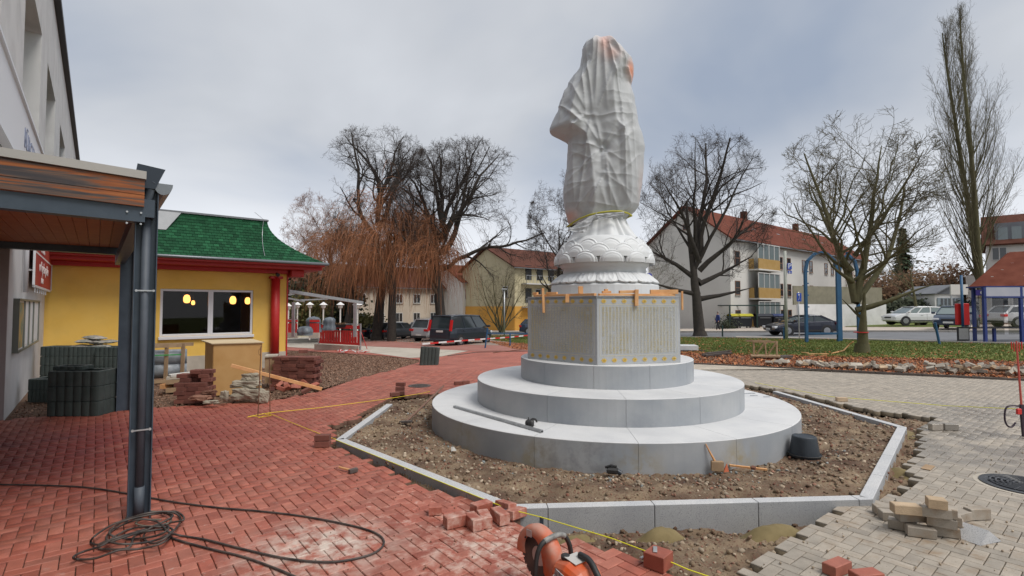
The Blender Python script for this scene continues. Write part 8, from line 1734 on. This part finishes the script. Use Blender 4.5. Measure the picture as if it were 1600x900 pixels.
a, b = gp(1140, 727, -.02), gp(1199, 734, -.02); tag(MB().seg(a, b, .035, .02).build('batten_offcut', m_timber), 'pale batten offcut lying on the soil before the steps', 'batten'); rock(1177, 731, gp(1177, 733, 0).y, .05, .04, .035, 0, 'brown stone lying across the pale batten offcut', 31, m_stonered)
a = gp(705, 706, -.04); tag(MB().add([a, a + Vector((.07, .02, .01)), a + Vector((.035, .03, .06)), a + Vector((-.01, .05, .05))], [(0, 1, 2, 3)]).build('paper_scrap', m_flat), 'white scrap of paper standing on the soil left of the steps', 'paper scrap')
for px_, py_, w_, lb in ((1171, 615, .22, 'largest of three little metal strips on the lowest step'), (1178, 618.5, .13, 'middle of three little metal strips on the lowest step'), (1198, 620.5, .11, 'rightmost of three little metal strips on the lowest step')): c = gp(px_, py_, H1); tag(MB().box((c.x, c.y, H1 + .006), (w_, .035, .008), rz=R(8)).build('metal_strip', m_zinc), lb, 'metal strip', group='metal strips on the step')
hm = thing('club_hammer', 'club hammer with wooden handle lying on the red paving', 'hammer', tuple(gp(545, 733, 0))); a, b = gp(530, 730, .03), gp(549, 735, .03); MB().tube([a, b], [.012, .015], 8).build('hammer_handle', m_timber, parent=hm); MB().seg(gp(545.5, 737, .03), gp(558, 733.5, .03), .045, .045).build('hammer_head', m_iron, parent=hm, bevel=.005)

# ------------------------------------------------------------------ black hose
def spline(pts, n=8):
    o = []; P_ = [pts[0]] + pts + [pts[-1]]
    for i in range(1, len(P_) - 2):
        for k in range(n):
            t = k / n; a, b, c, d = P_[i - 1], P_[i], P_[i + 1], P_[i + 2]; o.append(.5 * ((2 * b) + (c - a) * t + (2 * a - 5 * b + 4 * c - d) * t * t + (3 * b - a - 3 * c + d) * t ** 3))
    return o + [pts[-1]]
m_hose = mat('black_hose', (0.022, 0.02, 0.02), (0.10, 0.08, 0.07), nscale=7, rough=.6, contrast=.16)
hp = [(-60, 756), (60, 758), (140, 762), (215, 774), (270, 784), (340, 793), (400, 798), (470, 806), (540, 819), (585, 832), (600, 848), (580, 866), (520, 878), (450, 873), (380, 858), (320, 843), (283, 837), (262, 830), (245, 815), (215, 812), (180, 826), (166, 842), (190, 850), (235, 846), (268, 832), (282, 812), (268, 800), (230, 802), (180, 818), (150, 836), (142, 848), (160, 850), (205, 836), (260, 818), (287, 812), (277, 800), (255, 801), (200, 812), (175, 826), (173, 836), (200, 842), (240, 838), (262, 828), (258, 820), (235, 825), (224, 840), (240, 849), (262, 838), (268, 826), (240, 823), (205, 826), (180, 838), (160, 852), (130, 862), (115, 870), (122, 874), (150, 872), (185, 860), (215, 858), (250, 850), (266, 838), (258, 828), (232, 830), (210, 838), (200, 856), (160, 858), (156, 850), (190, 838), (240, 822), (270, 806), (250, 800)]
hz_ = [0.011] * len(hp)
for k in range(17, len(hp)): hz_[k] = .012 + .017 * ((k * 7) % 5)
pts = spline([gp(x, y, z) for (x, y), z in zip(hp, hz_)], 7); hs = tag(MB().tube(pts, .0085, 7).build('black_hose', m_hose, smooth=True), 'black hose coiled at the foot of the steel post, looping over the paving', 'hose')
pts = spline([gp(x, y, .011) for x, y in ((262, 838), (285, 846), (330, 858), (380, 870), (430, 888), (470, 905))], 7); tag(MB().tube(pts, .0085, 7).build('black_hose', m_hose, smooth=True), 'end of black hose running off the bottom edge from the coil', 'hose')
pts = spline([gp(x, y, .03) for x, y in ((195, 815), (205, 800), (240, 799), (266, 806), (262, 818), (232, 822), (212, 818), (222, 812), (252, 812))], 7); tag(MB().tube(pts, .007, 6).build('pale_cord', mat('dusty_cord', (.16, .14, .11), rough=.8), smooth=True), 'thin dusty cord tangled in the coil of black hose', 'cord')

# ------------------------------------------------------------------ cut-off saw at the bottom edge
m_or = mat('orange_plastic', (0.62, 0.085, 0.012), (0.52, 0.16, 0.09), nscale=9, rough=.4, contrast=.18, spots=()); m_ord = mat('dusty_orange', (0.60, 0.10, 0.02), (0.50, 0.26, 0.20), nscale=7, rough=.55, contrast=.14); m_light = mat('pale_grey_plastic', (0.50, 0.49, 0.47), rough=.5)
hub = Vector((.185, 3.50, .235)); fw = Vector((-.62, .785, 0)).normalized(); sd = Vector((fw.y, -fw.x, 0)); SM_ = Matrix((fw, -sd, Vector((0, 0, 1)))).transposed().to_4x4(); SM_.translation = hub
SM_ = SM_ @ Matrix.Rotation(R(-6), 4, 'Y')
saw = thing('cut_off_saw', 'orange petrol cut-off saw with big dark blade at the bottom edge', 'power saw', tuple(hub))
def sp3(x, y, z): return SM_ @ Vector((x, y, z))
mb = MB(); mb.lathe([(.02, -.004), (.165, -.003), (.165, .003), (.02, .004)], 64, M=SM_ @ Matrix.Rotation(R(90), 4, 'X'))
for k in range(20):
    a = k * math.pi / 10; M = SM_ @ Matrix.Rotation(-a, 4, 'Y') @ Matrix.Translation((.168, 0, 0)); mb.box(None, (.018, .009, .042), M=M)
mb.build('cutting_disc', mat('worn_disc', (0.05, 0.045, 0.045), (0.12, 0.09, 0.085), nscale=14, rough=.5), parent=saw)
MB().lathe([(.03, -.01), (.062, -.012), (.066, .0), (.062, .012), (.02, .016)], 28, M=SM_ @ Matrix.Rotation(R(90), 4, 'X')).build('disc_flange', m_zinc, parent=saw, smooth=False); MB().lathe([(.001, .03), (.014, .03), (.016, .016)], 6, M=SM_ @ Matrix.Rotation(R(90), 4, 'X')).build('hub_bolt', m_zinc, parent=saw)
# guard: a hood over the upper part of the disc
vs = []; fs = []; n = 40; a0, a1 = R(-8), R(206); prof = [(.085, .052), (.150, .056), (.180, .050), (.196, .034), (.202, .0), (.196, -.034), (.180, -.050), (.150, -.056), (.085, -.052)]; k = len(prof)
for i in range(n + 1):
    a = a0 + (a1 - a0) * i / n; inner = 1.0
    for r, y in prof: rr_ = r if r > .09 else .085 + .05 * math.cos(a * 1.0 - 1.2) ** 2; vs.append(sp3(math.cos(a) * rr_, y, math.sin(a) * rr_))
for i in range(n):
    for j in range(k - 1): fs.append((i * k + j, i * k + j + 1, (i + 1) * k + j + 1, (i + 1) * k + j))
gd = MB().add(vs, fs).build('blade_guard', m_ord, parent=saw, smooth=True); so = gd.modifiers.new('s', 'SOLIDIFY'); so.thickness = .006
MB().box(None, (.05, .004, .045), M=SM_ @ Matrix.Translation((.055, .060, .145)) @ Matrix.Rotation(R(10), 4, 'Y'), ch=.001).build('rating_plate', m_zinc, parent=saw); MB().cyl(sp3(.09, .054, .10), sp3(.09, .062, .10), .006, n=8).build('guard_screw', m_black, parent=saw)
mb = MB(); mb.box(None, (.30, .05, .10), M=SM_ @ Matrix.Translation((-.17, -.075, .0)) @ Matrix.Rotation(R(8), 4, 'Y'), ch=.02); mb.build('belt_arm', m_or, parent=saw, bevel=.01)
def loft(name, secs, m, **kw):
    vs = []; fs = []; n = 20
    for (x, yc, zc, hy, hz) in secs:
        for i in range(n):
            a = 2 * math.pi * i / n; c, s = math.cos(a), math.sin(a); vs.append(sp3(x, yc + hy * math.copysign(abs(c) ** .6, c), zc + hz * math.copysign(abs(s) ** .6, s)))
    for l in range(len(secs) - 1):
        for i in range(n): fs.append((l * n + i, l * n + (i + 1) % n, (l + 1) * n + (i + 1) % n, (l + 1) * n + i))
    fs += [tuple(range(n)), tuple((len(secs) - 1) * n + i for i in range(n))]
    return MB().add(vs, fs).build(name, m, parent=saw, smooth=kw.get('smooth', False), bevel=kw.get('bevel', .004))
loft('engine_cover', [(-.20, .0, -.03, .085, .085), (-.24, .0, -.01, .115, .125), (-.33, 0, .0, .125, .145), (-.43, 0, .0, .12, .13), (-.50, 0, -.02, .10, .09)], m_or)
loft('engine_block', [(-.20, .0, -.12, .10, .06), (-.34, .0, -.12, .12, .07), (-.50, 0, -.12, .10, .06)], m_black)
loft('filter_cover', [(-.26, .105, -.02, .03, .07), (-.36, .125, -.02, .03, .085), (-.45, .11, -.02, .03, .07)], m_light)
MB().box(None, (.10, .006, .045), M=SM_ @ Matrix.Translation((-.33, .127, .07)) @ Matrix.Rotation(R(-8), 4, 'Y')).build('name_plate', mat('dark_label', (.10, .10, .12), (.4, .4, .4), nscale=60, rough=.5), parent=saw); MB().box(None, (.10, .11, .004), M=SM_ @ Matrix.Translation((-.33, -.0, .146))).build('top_label', m_light, parent=saw)
MB().lathe([(.03, 0), (.032, .018), (.02, .026), (.001, .027)], 14, M=SM_ @ Matrix.Translation((-.27, .03, .125))).build('filler_cap', m_black, parent=saw)
hp_ = [sp3(-.13, .14, -.16), sp3(-.13, .15, -.02), sp3(-.12, .135, .10), sp3(-.12, .10, .165), sp3(-.12, .03, .185), sp3(-.12, -.05, .185), sp3(-.13, -.10, .16), sp3(-.15, -.13, .09), sp3(-.17, -.135, -.02)]
hl = spline(hp_, 6); MB().tube(hl[:26], .016, 10).build('front_handle', m_black, parent=saw, smooth=True); MB().tube(hl[20:36], .0175, 10).build('handle_wear', mat('worn_grip', (.38, .38, .36), (.1, .1, .1), nscale=16, rough=.5), parent=saw, smooth=True); MB().tube(hl[34:], .016, 10).build('front_handle', m_black, parent=saw, smooth=True)
hr = spline([sp3(-.33, -.03, .16), sp3(-.42, -.02, .17), sp3(-.52, 0, .12), sp3(-.62, 0, .03), sp3(-.64, 0, -.04), sp3(-.56, 0, -.10)], 6); MB().tube(hr, .020, 10).build('rear_handle', m_black, parent=saw, smooth=True); MB().seg(sp3(-.48, 0, .10), sp3(-.54, 0, .03), .012, .02).build('trigger', m_black, parent=saw)
MB().lathe([(.05, 0), (.056, .01), (.05, .02)], 20, M=SM_ @ Matrix.Translation((-.40, -.13, -.03)) @ Matrix.Rotation(R(90), 4, 'X')).build('starter_cover', m_black, parent=saw)

# ------------------------------------------------------------------ red cone-like post with hook at the right edge
m_hook = mat('dark_violet_steel', (.03, .015, .03), rough=.4); Yh = 7.6; pp = thing('barrier_stand', 'dark barrier stand with hooked arm and red rod at the right edge', 'barrier stand', tuple(at(1597, 700, Yh)))
MB().seg(at(1596, 632, Yh), at(1604, 720, Yh), .05, .03, up=(0, 1, 0)).build('stand_post', m_hook, parent=pp); hk = spline([at(1597, 635, Yh), at(1578, 634, Yh), at(1571, 640, Yh), at(1570, 655, Yh), at(1574, 665, Yh), at(1581, 667, Yh), at(1587, 660, Yh)], 5); MB().tube(hk, .012, 8).build('hook', m_hook, parent=pp, smooth=True)
MB().tube([at(1588, 533, Yh), at(1596, 634, Yh)], [.011, .014], 8).build('red_rod', mat('faded_red_rod', (.5, .08, .06), rough=.6), parent=pp); MB().box(at(1592, 643, Yh - .02), (.06, .03, .09), ch=.01).build('red_flag', m_tred, parent=pp)
mb = MB()
for k in range(5): mb.seg(at(1580 + k * 4, 534 + (k % 2), 15), at(1581 + k * 4, 552 - abs(k - 2) * 3, 15), .02, .02, up=(0, 1, 0))
tag(mb.build('red_mesh', m_tred), 'scrap of red safety mesh at the right edge above the verge', 'safety mesh')

# ------------------------------------------------------------------ loose litter: bark mulch, fallen leaves, grass
def chips(name, poly, n, s0, s1, m, label, thick=.25, lift=.01, gz=True, dz=0.0, dens=None):
    q = poly_sample(poly, n)
    if dens is not None: q = q[[dens(x, y) > random.random() for x, y in q]]
    k = len(q); s = rng.uniform(s0, s1, k); z = np.array([zg(x, y) for x, y in q]) + dz + rng.random(k) * lift
    bv = [(-1, -.35, 0), (.2, -.5, .1), (1, .1, 0), (.1, .5, .12), (-.8, .3, .05)]
    o = scatter_mesh(name, bv, [(0, 1, 2, 3, 4)], np.column_stack([q, z]), s[:, None] * np.array([[1, .8, 1]]), rng.random(k) * 6.28, m, tilt=rng.normal(0, .45, (k, 2))); o['label'] = label; o['category'] = 'litter'; return o
mulch_poly = P([(12, 654), (190, 640.5), (260, 635.5), (420, 626.5), (500, 610.5), (560, 590.5), (620, 575.5), (655, 565.5), (655, 562.5), (600, 556), (490, 549.5), (447, 548.5), (440, 560), (75, 592)])
chips('bark_mulch', mulch_poly, 42000, .012, .036, m_chip, 'brown bark mulch covering the bed before the restaurant', lift=.02, dz=-.02)
verge = P([(1000, 565), (1091, 567.8), (1300, 578.5), (1600, 592), (1900, 600), (1900, 580), (1600, 565), (1200, 555), (1080, 549), (830, 538), (760, 533), (800, 545)])
chips('fallen_leaves', verge, 30000, .025, .06, m_leaf, 'red brown fallen leaves thick along the verge', lift=.03, dens=lambda x, y: .45 + .55 * noise.noise(Vector((x * .5, y * .5, 0))) + .3)
chips('verge_bark', verge, 14000, .015, .04, m_chip, 'brown bark and soil crumbs along the verge', lift=.02)
lawn = P([(765, 531), (757, 523), (830, 524.4), (1100, 527.6), (1350, 531.7), (1600, 538.9), (1900, 549), (1900, 585), (1600, 566), (1200, 557), (1080, 552), (830, 539)])
chips('scattered_leaves', lawn, 5000, .025, .06, m_leaf, 'scattered brown leaves over the grass strip', lift=.05, dz=.02, dens=lambda x, y: .5 + noise.noise(Vector((x * .3, y * .3, 5))))
q = poly_sample(lawn, 60000); k = len(q); z = np.array([zg(x, y) for x, y in q]); s = rng.uniform(.03, .075, k)
o = scatter_mesh('grass', [(-.25, 0, 0), (.25, 0, 0), (.1, .25, 1), (-.5, -.1, .7)], [(0, 1, 2), (0, 1, 3)], np.column_stack([q, z]), s[:, None] * np.ones((1, 3)), rng.random(k) * 6.28, m_blade); o['label'] = 'short green grass of the strip beside the street'; o['category'] = 'grass'
gravel_poly = P([(565, 537), (560, 527), (690, 521), (757, 521), (775, 532), (828, 536), (700, 538.3), (600, 533.8)])
chips('car_park_leaves', gravel_poly, 9000, .02, .05, m_leaf, 'brown leaves scattered on the gravel car park', lift=.02, dz=.01, dens=lambda x, y: .4 + noise.noise(Vector((x * .4, y * .4, 9))))
near = P([(1140, 905), (1290, 812), (1600, 700), (1600, 900)], 0); q = poly_sample(near, 260); k = len(q); s = .002 + .012 * rng.random(k) ** 5; scatter_mesh('stone_crumbs', ico, icof, np.column_stack([q, np.full(k, .004) + s * .4]), s[:, None] * np.ones((1, 3)), rng.random(k) * 6.28, m_stone)
near = P([(500, 900), (480, 700), (560, 716), (800, 805), (900, 900)], 0); q = poly_sample(near, 260); k = len(q); s = .003 + .01 * rng.random(k) ** 5; scatter_mesh('brick_crumbs', ico, icof, np.column_stack([q, np.full(k, .004) + s * .4]), s[:, None] * np.ones((1, 3)), rng.random(k) * 6.28, m_stonered)
